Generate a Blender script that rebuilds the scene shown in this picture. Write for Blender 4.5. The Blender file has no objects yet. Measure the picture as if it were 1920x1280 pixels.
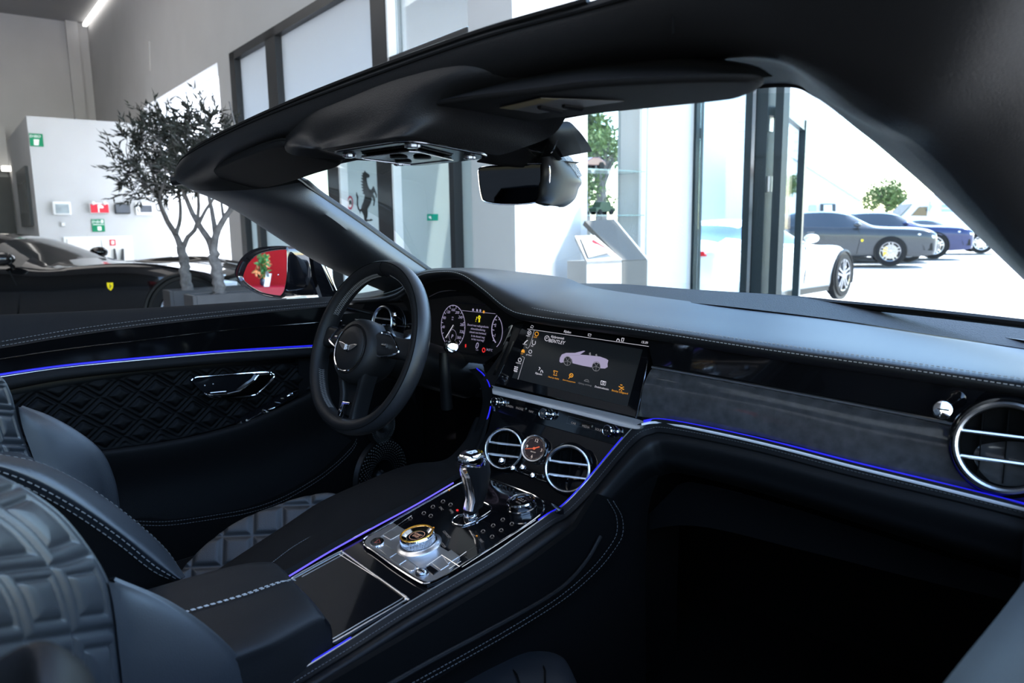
import bpy, bmesh, math, random
from mathutils import Vector, Matrix
random.seed(7)
PI = math.pi
SC = bpy.context.scene
COL = SC.collection
# ------------------------------------------------------------------ camera
FPX = 1380.0
CAM = Vector((0.906, -0.873, 1.18))
YAW, TP, ROLL = math.radians(45), 215 / FPX, math.radians(0.8)
PH = math.atan(TP)
_f = Vector((-math.sin(YAW) * math.cos(PH), math.cos(YAW) * math.cos(PH), -math.sin(PH)))
_r = Vector((math.cos(YAW), math.sin(YAW), 0))
_u = _r.cross(_f)
CF = _f
CR = _r * math.cos(ROLL) - _u * math.sin(ROLL)
CU = _u * math.cos(ROLL) + _r * math.sin(ROLL)
cam = bpy.data.cameras.new('camera')
cam.sensor_width = 36.0
cam.lens = FPX / 1920 * 36
cam.clip_start = 0.02
cam.clip_end = 400
cam.dof.use_dof = True
cam.dof.focus_distance = 1.45
cam.dof.aperture_fstop = 6.3
camo = bpy.data.objects.new('camera', cam)
COL.objects.link(camo)
camo.matrix_world = Matrix(((CR.x, CU.x, -CF.x, CAM.x), (CR.y, CU.y, -CF.y, CAM.y), (CR.z, CU.z, -CF.z, CAM.z), (0, 0, 0, 1)))
SC.camera = camo
AX = {'x': 0, 'y': 1, 'z': 2}


def ray(px, py):
    return CF + CR * ((px - 960) / FPX) + CU * ((640 - py) / FPX)


def W(px, py, ax, v=None):
    """the point of the place seen at a pixel of the photograph, on the plane ax = v (or ('n', point, normal), or 'd' = depth)"""
    d = ray(px, py)
    if ax == 'd':
        return CAM + d * v
    if isinstance(ax, tuple):
        p, n = ax
        return CAM + d * ((p - CAM).dot(n) / d.dot(n))
    k = AX[ax]
    return CAM + d * ((v - CAM[k]) / d[k])


def L(ax, v, *pts):
    """pixel polyline -> points on one plane; a third number in a point overrides v"""
    return [W(p[0], p[1], ax, p[2] if len(p) > 2 else v) for p in pts]


def proj(p):
    d = Vector(p) - CAM
    z = d.dot(CF)
    return (960 + FPX * d.dot(CR) / z, 640 - FPX * d.dot(CU) / z)


# ------------------------------------------------------------------ materials
MATS = {}


def mat(name, col, rough=.5, metal=0., spec=.5, coat=0., emit=None, es=1., bump=0., bscale=300., var=0., vscale=8., trans=0., ior=1.45, sheen=0., btype='noise', alpha=1.0):
    m = bpy.data.materials.new(name)
    m.use_nodes = True
    nt = m.node_tree
    b = nt.nodes['Principled BSDF']
    b.inputs['Base Color'].default_value = (*col, 1)
    b.inputs['Roughness'].default_value = rough
    b.inputs['Metallic'].default_value = metal
    b.inputs['Specular IOR Level'].default_value = spec
    b.inputs['Coat Weight'].default_value = coat
    b.inputs['Coat Roughness'].default_value = .03
    b.inputs['Transmission Weight'].default_value = trans
    b.inputs['IOR'].default_value = ior
    b.inputs['Sheen Weight'].default_value = sheen
    b.inputs['Alpha'].default_value = alpha
    if emit:
        b.inputs['Emission Color'].default_value = (*emit, 1)
        b.inputs['Emission Strength'].default_value = es
    tc = nt.nodes.new('ShaderNodeTexCoord')
    if bump:
        if btype == 'voronoi':
            t = nt.nodes.new('ShaderNodeTexVoronoi')
            out = t.outputs['Distance']
        else:
            t = nt.nodes.new('ShaderNodeTexNoise')
            t.inputs['Detail'].default_value = 3
            out = t.outputs[0]
        t.inputs['Scale'].default_value = bscale
        nt.links.new(tc.outputs['Object'], t.inputs['Vector'])
        bp = nt.nodes.new('ShaderNodeBump')
        bp.inputs['Strength'].default_value = bump
        bp.inputs['Distance'].default_value = .002
        nt.links.new(out, bp.inputs['Height'])
        nt.links.new(bp.outputs[0], b.inputs['Normal'])
    if var:
        n = nt.nodes.new('ShaderNodeTexNoise')
        n.inputs['Scale'].default_value = vscale
        n.inputs['Detail'].default_value = 4
        nt.links.new(tc.outputs['Object'], n.inputs['Vector'])
        r = nt.nodes.new('ShaderNodeValToRGB')
        r.color_ramp.elements[0].position = .3
        r.color_ramp.elements[1].position = .7
        r.color_ramp.elements[0].color = (*[c * (1 - var) for c in col], 1)
        r.color_ramp.elements[1].color = (*[min(1, c * (1 + var)) for c in col], 1)
        nt.links.new(n.outputs[0], r.inputs[0])
        nt.links.new(r.outputs[0], b.inputs['Base Color'])
    MATS[name] = m
    return m


def thin_glass(name, tint, refl=1.0, rough=0.0):
    """a thin pane: looks through with a tint, reflects by Fresnel"""
    m = bpy.data.materials.new(name)
    m.use_nodes = True
    nt = m.node_tree
    nt.nodes.clear()
    o = nt.nodes.new('ShaderNodeOutputMaterial')
    t = nt.nodes.new('ShaderNodeBsdfTransparent')
    t.inputs[0].default_value = (*tint, 1)
    g = nt.nodes.new('ShaderNodeBsdfGlossy')
    g.inputs['Roughness'].default_value = rough
    fr = nt.nodes.new('ShaderNodeFresnel')
    fr.inputs[0].default_value = 1.25
    mu = nt.nodes.new('ShaderNodeMath')
    mu.operation = 'MULTIPLY'
    mu.inputs[1].default_value = refl
    mx = nt.nodes.new('ShaderNodeMixShader')
    nt.links.new(fr.outputs[0], mu.inputs[0])
    nt.links.new(mu.outputs[0], mx.inputs[0])
    nt.links.new(t.outputs[0], mx.inputs[1])
    nt.links.new(g.outputs[0], mx.inputs[2])
    nt.links.new(mx.outputs[0], o.inputs[0])
    MATS[name] = m
    return m


def emis(name, col, s=1.0):
    return mat(name, (0.01, 0.01, 0.01), .4, emit=col, es=s)


# ------------------------------------------------------------------ mesh helpers
class MB:
    def __init__(self):
        self.v, self.f = [], []

    def add(self, vf):
        o = len(self.v)
        self.v += [Vector(p) for p in vf[0]]
        self.f += [tuple(i + o for i in fc) for fc in vf[1]]
        return self


def new(name, vf, m=None, parent=None, smooth=True, label=None, bev=0., sub=0, ang=40, solid=0., seg=2, kind=None):
    if isinstance(vf, MB):
        vf = (vf.v, vf.f)
    me = bpy.data.meshes.new(name)
    me.from_pydata([tuple(p) for p in vf[0]], [], vf[1])
    bm = bmesh.new()
    bm.from_mesh(me)
    bmesh.ops.recalc_face_normals(bm, faces=bm.faces)
    bm.to_mesh(me)
    bm.free()
    if smooth:
        for p in me.polygons:
            p.use_smooth = True
        if ang < 180:
            me.set_sharp_from_angle(angle=math.radians(ang))
    if m:
        me.materials.append(MATS[m] if isinstance(m, str) else m)
    o = bpy.data.objects.new(name, me)
    COL.objects.link(o)
    if parent:
        o.parent = parent
    if solid:
        s = o.modifiers.new('s', 'SOLIDIFY')
        s.thickness = solid
        s.offset = 0
    if bev:
        b = o.modifiers.new('b', 'BEVEL')
        b.width = bev
        b.segments = seg
        b.limit_method = 'ANGLE'
        b.angle_limit = math.radians(30)
    if sub:
        s = o.modifiers.new('u', 'SUBSURF')
        s.levels = s.render_levels = sub
    if label:
        o['label'] = label
    if kind:
        o['kind'] = kind
    return o


def tag(o, label, cat, group=None):
    o['label'] = label
    o['category'] = cat
    if group:
        o['group'] = group
    return o


def struct(o):
    o['kind'] = 'structure'
    return o


def empty(name, loc, label=None, cat=None, group=None):
    o = bpy.data.objects.new(name, None)
    COL.objects.link(o)
    o.location = loc
    o.empty_display_size = .1
    if label:
        tag(o, label, cat, group)
    return o


def put(children, root):
    """parent objects already standing in world coordinates to a root at a translation"""
    for c in children:
        c.parent = root
        c.matrix_parent_inverse = Matrix.Translation(-Vector(root.location))


def cr(pts, n, closed=False):
    """Catmull-Rom through pts, n+1 points (n if closed)"""
    pts = [Vector(p) for p in pts]
    k = len(pts)
    if k == 2 and not closed:
        return [pts[0].lerp(pts[1], i / n) for i in range(n + 1)]
    out = []
    segs = k if closed else k - 1
    for i in range(n + (0 if closed else 1)):
        t = i / n * segs
        s = min(int(t), segs - 1)
        t -= s
        if closed:
            p0, p1, p2, p3 = pts[(s - 1) % k], pts[s % k], pts[(s + 1) % k], pts[(s + 2) % k]
        else:
            p1, p2 = pts[s], pts[s + 1]
            p0 = pts[s - 1] if s > 0 else p1 * 2 - p2
            p3 = pts[s + 2] if s + 2 < k else p2 * 2 - p1
        out.append(.5 * ((2 * p1) + (p2 - p0) * t + (2 * p0 - 5 * p1 + 4 * p2 - p3) * t * t + (3 * p1 - p0 - 3 * p2 + p3) * t ** 3))
    return out


def resample(path, step):
    """points at equal distances along a polyline"""
    out = [path[0].copy()]
    acc = 0.
    for a, b in zip(path, path[1:]):
        d = (b - a).length
        if d < 1e-9:
            continue
        t = step - acc
        while t <= d:
            out.append(a.lerp(b, t / d))
            t += step
        acc = (acc + d) % step if d >= step - acc else acc + d
    return out


def grid(rows, closed=False):
    nv, nu = len(rows), len(rows[0])
    v = [p for r in rows for p in r]
    f = []
    for j in range(nv - 1):
        for i in range(nu if closed else nu - 1):
            a, b = j * nu + i, j * nu + (i + 1) % nu
            f.append((a, b, b + nu, a + nu))
    return v, f


def loft(lines, nu=24, nv=None, closed=False, straight=False):
    ls = [cr(l, nu, closed) for l in lines]
    if nv and not straight:
        cols = [cr([l[i] for l in ls], nv) for i in range(len(ls[0]))]
        ls = [[c[j] for c in cols] for j in range(nv + 1)]
    return grid(ls, closed)


def frames(path, closed=False):
    n = len(path)
    T = []
    for i in range(n):
        a = path[(i - 1) % n] if (closed or i > 0) else path[i]
        b = path[(i + 1) % n] if (closed or i < n - 1) else path[i]
        T.append((b - a).normalized())
    ref = Vector((0, 0, 1)) if abs(T[0].z) < .9 else Vector((1, 0, 0))
    N = [(ref - T[0] * ref.dot(T[0])).normalized()]
    for i in range(1, n):
        q = N[-1] - T[i] * N[-1].dot(T[i])
        N.append(q.normalized() if q.length > 1e-6 else N[-1])
    return T, N, [t.cross(m) for t, m in zip(T, N)]


def tube(path, r, seg=8, closed=False, flat=1.0, cap=True):
    path = [Vector(p) for p in path]
    T, N, B = frames(path, closed)
    rows = []
    for i, p in enumerate(path):
        rr = r(i / max(1, len(path) - 1)) if callable(r) else r
        rows.append([p + (N[i] * math.cos(2 * PI * k / seg) + B[i] * math.sin(2 * PI * k / seg) * flat) * rr for k in range(seg)])
    if closed:
        rows.append(rows[0])
    v, f = grid(rows, True)
    if cap and not closed:
        f.append(tuple(range(seg - 1, -1, -1)))
        m = (len(rows) - 1) * seg
        f.append(tuple(range(m, m + seg)))
    return v, f


def box(c, s, M=None):
    c = Vector(c)
    v = []
    for z in (-.5, .5):
        for y in (-.5, .5):
            for x in (-.5, .5):
                p = Vector((x * s[0], y * s[1], z * s[2]))
                v.append(c + (M @ p if M else p))
    return v, [(0, 2, 3, 1), (4, 5, 7, 6), (0, 1, 5, 4), (2, 6, 7, 3), (0, 4, 6, 2), (1, 3, 7, 5)]


def lathe(prof, c, axis, seg=32, close=False):
    """prof: (radius, height along axis)"""
    c, axis = Vector(c), Vector(axis).normalized()
    ref = Vector((0, 0, 1)) if abs(axis.z) < .9 else Vector((1, 0, 0))
    a = (ref - axis * ref.dot(axis)).normalized()
    b = axis.cross(a)
    rows = [[c + axis * h + (a * math.cos(2 * PI * k / seg) + b * math.sin(2 * PI * k / seg)) * r for k in range(seg)] for r, h in prof]
    v, f = grid(rows, True)
    if close:
        f.append(tuple(range(seg - 1, -1, -1)))
        m = (len(prof) - 1) * seg
        f.append(tuple(range(m, m + seg)))
    return v, f


def ball(c, r, seg=12, rings=8, sc=(1, 1, 1)):
    c = Vector(c)
    rows = []
    for j in range(rings + 1):
        a = -PI / 2 + PI * j / rings
        rows.append([c + Vector((math.cos(a) * math.cos(2 * PI * k / seg) * r * sc[0], math.cos(a) * math.sin(2 * PI * k / seg) * r * sc[1], math.sin(a) * r * sc[2])) for k in range(seg)])
    return grid(rows, True)


def prism(poly, off):
    """closed polygon of points pulled along a vector"""
    n = len(poly)
    poly = [Vector(p) for p in poly]
    off = Vector(off)
    v = poly + [p + off for p in poly]
    f = [tuple(range(n - 1, -1, -1)), tuple(range(n, 2 * n))]
    f += [(i, (i + 1) % n, (i + 1) % n + n, i + n) for i in range(n)]
    return v, f


def sheet(poly):
    return [Vector(p) for p in poly], [tuple(range(len(poly)))]


def ribbon(path, w, n, closed=False):
    """a flat line of width w lying on a surface with normal n"""
    path = [Vector(p) for p in path]
    n = Vector(n).normalized()
    k = len(path)
    rows = []
    for i, p in enumerate(path):
        a = path[(i - 1) % k] if (closed or i > 0) else p
        b = path[(i + 1) % k] if (closed or i < k - 1) else p
        s = (b - a).cross(n).normalized() * (w / 2)
        rows.append([p + s, p - s])
    if closed:
        rows.append(rows[0])
    return grid(rows)


def dashes(path, dash=.0042, gap=.0026, r=.00075, lift=None):
    """stitches along a path, one mesh"""
    mb = MB()
    pts = resample(path, dash + gap)
    for a, b in zip(pts, pts[1:]):
        d = (b - a) * (dash / (dash + gap))
        mid = a + d * .5
        if lift:
            mid = mid + lift
        mb.add(tube([a, mid, a + d], r, 5))
    return mb


class Plane:
    """a flat face of the place: point o, axes ex (to the right), ey (up) and normal n towards the viewer"""

    def __init__(s, o, ex, ey):
        s.o = Vector(o)
        s.ex = Vector(ex).normalized()
        e = Vector(ey)
        s.ey = (e - s.ex * e.dot(s.ex)).normalized()
        s.n = s.ex.cross(s.ey)

    def px(s, x, y, up=0.):
        return W(x, y, (s.o + s.n * up, s.n))

    def at(s, a, b, up=0.):
        return s.o + s.ex * a + s.ey * b + s.n * up

    def ab(s, p):
        d = Vector(p) - s.o
        return d.dot(s.ex), d.dot(s.ey)

    def circle(s, c, r, n=40, up=0., a0=0., a1=2 * PI, ry=None):
        ca, cb = s.ab(c)
        full = abs(a1 - a0 - 2 * PI) < 1e-6
        m = n if full else n + 1
        return [s.at(ca + r * math.cos(a0 + (a1 - a0) * i / n), cb + (ry or r) * math.sin(a0 + (a1 - a0) * i / n), up) for i in range(m)]

    def rrect(s, a0, b0, a1, b1, r, up=0., k=5):
        out = []
        for cx, cy, st in ((a1 - r, b1 - r, 0), (a0 + r, b1 - r, 1), (a0 + r, b0 + r, 2), (a1 - r, b0 + r, 3)):
            for i in range(k + 1):
                t = (st + i / k) * PI / 2
                out.append(s.at(cx + r * math.cos(t), cy + r * math.sin(t), up))
        return out


def text_vf(s, pl, pos, size, up=.0006, ext=0., align='CENTER', shear=0., slant=None):
    """lettering as a mesh lying on plane pl, centred at the point pos"""
    cu = bpy.data.curves.new('t', 'FONT')
    cu.body = s
    cu.size = size
    cu.align_x = align
    cu.align_y = 'CENTER'
    cu.extrude = ext
    cu.resolution_u = 2
    cu.shear = shear
    o = bpy.data.objects.new('t', cu)
    COL.objects.link(o)
    dg = bpy.context.evaluated_depsgraph_get()
    me = bpy.data.meshes.new_from_object(o.evaluated_get(dg))
    a0, b0 = pl.ab(pos)
    ex, ey = (pl.ex, pl.ey) if slant is None else (pl.ex * math.cos(slant) + pl.ey * math.sin(slant), pl.ey * math.cos(slant) - pl.ex * math.sin(slant))
    base = pl.at(a0, b0, up)
    v = [base + ex * p.co.x + ey * p.co.y + pl.n * p.co.z for p in me.vertices]
    f = [tuple(p.vertices) for p in me.polygons]
    bpy.data.objects.remove(o)
    bpy.data.curves.remove(cu)
    bpy.data.meshes.remove(me)
    return v, f


def boolean(o, cutters, op='DIFFERENCE'):
    """cut meshes out of o and drop the cutters"""
    for vf in cutters:
        c = new('cut', vf, smooth=False)
        md = o.modifiers.new('cut', 'BOOLEAN')
        md.object = c
        md.operation = op
        md.solver = 'EXACT'
        dg = bpy.context.evaluated_depsgraph_get()
        me = bpy.data.meshes.new_from_object(o.evaluated_get(dg))
        old = o.data
        o.modifiers.clear()
        o.data = me
        bpy.data.meshes.remove(old)
        cm = c.data
        bpy.data.objects.remove(c)
        bpy.data.meshes.remove(cm)


def ell(pl, cx, cy, rx, ry, n=48, a0=0, a1=2 * PI, rot=0., up=.001):
    """points of an ellipse given as it is seen, standing on the face pl"""
    out = []
    m = n if abs(a1 - a0 - 2 * PI) < 1e-6 else n + 1
    for i in range(m):
        a = a0 + (a1 - a0) * i / n
        x, y = rx * math.cos(a), ry * math.sin(a)
        out.append(pl.px(cx + x * math.cos(rot) - y * math.sin(rot), cy - x * math.sin(rot) - y * math.cos(rot), up))
    return out



# palette
mat('leather', (.0045, .0045, .0048), .45, spec=.29, bump=.08, bscale=900)
mat('leather_soft', (.0045, .0045, .0048), .52, spec=.24, bump=.15, bscale=700)
mat('leather_matt', (.003, .003, .0031), .7, spec=.12, bump=.4, bscale=1100)
mat('leather_seat', (.010, .012, .015), .42, spec=.9, bump=.2, bscale=800)
mat('suede', (.0022, .0022, .0022), .9, spec=.08, bump=.3, bscale=1500)
mat('carpet', (.002, .002, .002), 1., spec=.05, bump=.5, bscale=2500)
mat('gloss_deep', (.0015, .0015, .0017), .08, spec=.15)
mat('gloss_black', (.003, .003, .0035), .06, spec=.5, coat=.3)
mat('veneer', (.035, .034, .035), .16, spec=.5, coat=.6, bump=.12, bscale=160, var=.25, vscale=60)
mat('plastic_black', (.0035, .0035, .0036), .4, spec=.25)
mat('chrome', (.82, .80, .80), .08, metal=1.)
mat('chrome_satin', (.62, .61, .61), .28, metal=1., bump=.05, bscale=500)
mat('chrome_dark', (.25, .25, .26), .15, metal=1.)
mat('alu', (.60, .60, .61), .34, metal=1., bump=.04, bscale=700)
mat('thread', (.26, .25, .235), .7, bump=.2, bscale=2000)
mat('thread_dark', (.06, .06, .06), .7, bump=.2, bscale=2000)
emis('led_blue', (.012, .010, 1.0), .85)
mat('trim_pale', (.75, .72, .74), .55, metal=.35, spec=.6, bump=.03, bscale=400)
mat('ledge_metal', (.72, .71, .71), .42, metal=.85, bump=.05, bscale=500)
mat('frame_leather', (.0045, .0045, .0047), .5, spec=.24, bump=.3, bscale=700)
mat('leather_sheen', (.006, .007, .009), .5, spec=.95, bump=.2, bscale=700)  # bluer, glossier copy of the frame leather, carries the left pillar's sheen
emis('scr_white', (.9, .88, 1.0), .75)
emis('scr_grey', (.55, .55, .6), .3)
emis('scr_orange', (1.0, .42, .02), .75)
emis('scr_yellow', (1.0, .85, .02), .85)
emis('scr_red', (1.0, .03, .03), .8)
emis('scr_lilac', (.60, .54, .82), .55)
emis('scr_bg', (.0012, .0012, .0014), .3)
# =================================================================== THE SHOWROOM
TH = math.radians(82.8)
RU, RV = Vector((-math.sin(TH), math.cos(TH), 0)), Vector((math.cos(TH), math.sin(TH), 0))
RO = Vector((CAM.x, CAM.y, 0))


def R(u, v, z=0.):
    return RO + RU * u + RV * v + Vector((0, 0, z))


def uvz(p):
    d = Vector(p) - RO
    return d.dot(RU), d.dot(RV), p.z


def rbox(u0, u1, v0, v1, z0, z1):
    v = [R(u, w, z) for z in (z0, z1) for w in (v0, v1) for u in (u0, u1)]
    return v, [(0, 2, 3, 1), (4, 5, 7, 6), (0, 1, 5, 4), (2, 6, 7, 3), (0, 4, 6, 2), (1, 3, 7, 5)]


mat('wall_paint', (.56, .55, .55), .85, spec=.2, bump=.1, bscale=120, var=.03, vscale=1.5)
mat('wall_white', (.50, .50, .505), .8, spec=.2, bump=.08, bscale=120, var=.02, vscale=2)
mat('wall_bright', (.62, .62, .62), .8, spec=.2, bump=.08, bscale=120)
mat('ceiling_grey', (.36, .355, .36), .9, spec=.1, var=.05, vscale=.6)
mat('floor_tile', (.34, .34, .335), .22, spec=.5, var=.08, vscale=1.2)
mat('paving', (.52, .515, .51), .9, spec=.1, bump=.3, bscale=20, var=.12, vscale=.8)
mat('frame_dark', (.022, .024, .027), .4, spec=.5, bump=.05, bscale=300)
mat('frame_teal', (.010, .018, .022), .35, spec=.25, bump=.05, bscale=300)
mat('white_plastic', (.8, .8, .8), .4, spec=.4, bump=.03, bscale=300)
mat('grey_plastic', (.07, .08, .10), .35, spec=.5, bump=.03, bscale=300)
mat('sign_green', (.0, .21, .09), .45, spec=.3, var=.05)
mat('sign_white', (.85, .87, .85), .5, spec=.3, var=.02)
mat('sign_red', (.62, .02, .04), .4, spec=.4, var=.05)
VA = 3.3
WA = (R(0, VA, 0), RV)
uA = lambda px: uvz(W(px, 430, WA))[0]
zT = W(455, 88, WA).z
uP = uvz(W(272, 228, WA))[0]
WPn = (R(uP, 0, 0), RU)
pTop = W(49, 217, WPn)
vP, zP = uvz(pTop)[1], pTop.z
UB, HC = 20.0, 5.9
u428, u455, u890, u970 = uA(430), uA(455), uA(890), uA(970)


def S_(name, vf, m, **k):
    return struct(new(name, vf, m, smooth=False, **k))


T0 = .3
S_('floor', rbox(-9, UB + 3, -7.2, 5.5, -.10, 0), 'floor_tile')
S_('ceiling', rbox(-.9, UB + 3, -7.2, VA + T0, HC, HC + .2), 'ceiling_grey')
S_('sun_block_slab', rbox(-2.2, u970 + .02, 1.1, 4.9, HC - .01, HC + .2), 'ceiling_grey')  # unseen slab added to keep the sun off the cabin
S_('ground', [[R(u, v, -.11) for u, v in ((-120, -60), (90, -60), (90, 160), (-120, 160))], [(0, 1, 2, 3)]], 'paving')
fw_ = MB()
T_ = .3
for u0, u1, z0, z1 in ((uP - .0, UB + .2, 0, HC), (u428, uP, zT, HC), (u455, u428, 0, HC), (u890, u455, zT, HC)):
    fw_.add(rbox(u0, u1, VA, VA + T_, z0, z1))
S_('wall_front', fw_, 'wall_paint')
S_('pillar', rbox(u970, u890, VA - .02, VA + .62, 0, HC), 'wall_white')
S_('wall_back', rbox(UB, UB + .2, -7.2, VA, 0, HC), 'wall_paint')
S_('wall_rear', rbox(-.9, UB, -7.4, -7.2, 0, HC), mat('wall_rear_dark', (.03, .03, .032), .8, var=.1))  # unseen wall, coloured dark so the gloss trim reflects black
pb = W(140, 120, (R(UB, 0, 0), RU))
S_('trim_1', rbox(UB - .12, UB, uvz(pb)[1] - .12, uvz(pb)[1] + .12, 0, HC), 'wall_paint')
# white partition block with its low cupboard doors
S_('partition', rbox(uP, UB, vP, VA, 0, zP), 'wall_white')
vent_p = [W(x, y, WA) for x, y in ((275, 76), (281, 78), (283, 134), (277, 133))]
tag(new('wall_grille', prism(vent_p, RV * -.02), 'wall_paint', smooth=False), 'narrow upright grille high on the grey front wall', 'grille')
# soffit line on the back wall and the dark passage at the far left
for i, (x0, y0, x1, y1) in enumerate(((-80, 238, 44, 246),)):
    a, b = W(x0, y0, (R(UB, 0, 0), RU)), W(x1, y1, (R(UB, 0, 0), RU))
    S_('trim_2', rbox(UB - .5, UB, uvz(a)[1], min(uvz(b)[1], vP), a.z - .9, a.z), 'wall_paint')
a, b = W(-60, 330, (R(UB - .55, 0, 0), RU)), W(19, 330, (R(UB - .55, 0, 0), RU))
S_('passage_shade', rbox(UB - .56, UB - .5, uvz(a)[1], uvz(b)[1], 0, a.z), mat('passage_dark', (.012, .011, .011), .4, var=.2))  # near-black slab stands in for the shade inside the passage
lm = W(14, 316, (R(UB - .8, 0, 0), RU))
tag(new('wall_lamp', rbox(UB - .9, UB - .7, uvz(lm)[1] - .10, uvz(lm)[1] + .10, lm.z - .05, lm.z + .05), emis('lamp_warm', (1, .95, .85), 4), smooth=False), 'small lit lamp above the dark passage at the far left', 'lamp')
# picture on the shaded side of the partition
sp = (R(0, vP, 0), RV)
pc_ = [W(x, y, sp) for x, y in ((35, 325), (52, 311), (70, 423), (47, 425))]
u_a, u_b = uvz(pc_[1])[0], uvz(pc_[0])[0]
pf = new('picture_frame', rbox(u_a, u_b, vP - .05, vP, pc_[2].z, pc_[1].z), 'frame_dark', smooth=False)
tag(pf, 'tall dark framed picture on the shaded side of the white partition', 'picture')
new('picture_print', rbox(u_a + .25, u_b - .25, vP - .055, vP - .04, pc_[2].z + .25, pc_[1].z - .25), mat('print_dark', (.05, .05, .055), .2, var=.9, vscale=1.2), pf, smooth=False)

# signs, control boxes and cupboard on the partition's lit face
PP = Plane(R(uP, 0, 0), RV, (0, 0, 1))     # ex runs to the right in the photo


def pbox(px, d=.03, up=0.):
    """a slab on the partition from four corner pixels' extent"""
    q = [PP.ab(PP.px(x, y)) for x, y in px]
    a0, a1 = min(p[0] for p in q), max(p[0] for p in q)
    b0, b1 = min(p[1] for p in q), max(p[1] for p in q)
    return (a0, b0, a1, b1), prism([PP.at(a, b, up) for a, b in ((a0, b0), (a1, b0), (a1, b1), (a0, b1))], PP.n * d)


def sign(name, px, label, word, white):
    (a0, b0, a1, b1), vf = pbox(px, .02)
    o = tag(new(name, vf, 'sign_green', smooth=False), label, 'sign')
    w, h = a1 - a0, b1 - b0
    m = MB().add(text_vf(word, PP, PP.at(a0 + w * .42, b1 - h * .22), h * .30, .021, shear=.15))
    for q in white:
        m.add(sheet([PP.at(a0 + w * x, b0 + h * y, .0215) for x, y in q]))
    new('sign_symbol', m, 'sign_white', o, smooth=False, label='white lettering and symbol')
    return o


sign('safety_sign', ((54, 250), (82, 275)), 'green first aid sign high on the corner of the white partition', 'EHBO', (((.28, .08), (.62, .08), (.70, .55), (.30, .55)),))
sign('safety_sign', ((171, 411), (197, 434)), 'green first aid sign below the red alarm box', 'EHBO', (((.08, .55), (.95, .55), (.95, .6), (.08, .6)), ((.42, .10), (.72, .10), (.72, .42), (.42, .42)), ((.74, .70), (.92, .70), (.92, .95), (.74, .95))))
ext, vf = pbox(((96, 378), (133, 403)), .10)
o = tag(new('control_panel', vf, 'white_plastic', smooth=False, bev=.02), 'white control box with grey display, leftmost of the wall boxes', 'control panel')
e2, vf = pbox(((102, 383), (129, 400)), .012, .10)
new('panel_screen', vf, mat('lcd_grey', (.28, .33, .36), .25, var=.25, vscale=6), o, smooth=False)
ext, vf = pbox(((165, 380), (203, 400)), .12)
o = tag(new('alarm_box', vf, mat('clear_cover', (.75, .72, .73), .2), smooth=False, bev=.02), 'red alarm box with white emblem under a clear cover', 'alarm box')
e2, vf = pbox(((167, 383), (202, 399)), .012, .12)
new('alarm_face', vf, 'sign_red', o, smooth=False)
(a0, b0, a1, b1) = e2
m = MB()
for q in (((.40, .05), (.47, .05), (.47, .95), (.40, .95)), ((.47, .55), (.70, .55), (.72, .72), (.60, .95), (.47, .95))):
    m.add(sheet([PP.at(a0 + (a1 - a0) * x, b0 + (b1 - b0) * y, .134) for x, y in q]))
new('alarm_emblem', m, 'sign_white', o, smooth=False)
for x in (172, 193):
    q = PP.px(x, 381)
    new('cover_clip', ball(q + PP.n * .13, .035, 8, 6), 'white_plastic', o)
ext, vf = pbox(((213, 382), (244, 401)), .08)
o = tag(new('control_panel', vf, 'frame_dark', smooth=False, bev=.02), 'dark touch panel between the alarm box and the white thermostat', 'control panel')
e2, vf = pbox(((215, 384), (242, 399)), .006, .08)
new('panel_screen', vf, 'grey_plastic', o, smooth=False)
ext, vf = pbox(((252, 380), (291, 403)), .06)
o = tag(new('thermostat', vf, 'white_plastic', smooth=False, bev=.015), 'white thermostat with dark display behind the tree branches', 'thermostat')
e2, vf = pbox(((261, 385), (284, 398)), .008, .06)
new('panel_screen', vf, 'grey_plastic', o, smooth=False)
ext, vf = pbox(((113, 416), (123, 425)), .03)
o = tag(new('wall_socket', vf, mat('socket_grey', (.45, .45, .45), .5), smooth=False, bev=.01), 'small grey socket below the leftmost control box', 'socket')
(a0, b0, a1, b1) = ext
new('socket_plate', prism([PP.at(a0 + (a1 - a0) * x, b0 + (b1 - b0) * y, .03) for x, y in ((.2, .2), (.8, .2), (.8, .8), (.2, .8))], PP.n * .01), 'white_plastic', o, smooth=False)
# low double door
ext, vf = pbox(((118, 444), (257, 560)), .04)
dr = S_('door_1', vf, 'white_plastic')
for x0, x1 in ((124, 188), (189, 251)):
    e2, vf = pbox(((x0, 448), (x1, 556)), .02, .04)
    new('door_leaf', vf, mat('door_ivory', (.78, .77, .74), .5, var=.02) if 'door_ivory' not in MATS else 'door_ivory', dr, smooth=False, bev=.01)
for q in (((213, 466), (215, 466), (219, 488), (214, 488)), ((228, 466), (231, 466), (232, 488), (226, 488))):
    new('door_handle', prism([PP.px(x, y, .06) for x, y in q], PP.n * .06), 'frame_dark', dr, smooth=False)
ext, vf = pbox(((204, 449), (216, 460)), .012, .06)
o = tag(new('safety_sign', vf, 'sign_red', smooth=False), 'small red fire sign on the low white double door', 'sign')
(a0, b0, a1, b1) = ext
new('sign_symbol', sheet([PP.at(a0 + (a1 - a0) * x, b0 + (b1 - b0) * y, .0735) for x, y in ((.25, .2), (.75, .2), (.75, .8), (.25, .8))]), 'sign_white', o, smooth=False)

# ------------------------------------------------------------------ glazing of the front wall


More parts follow.
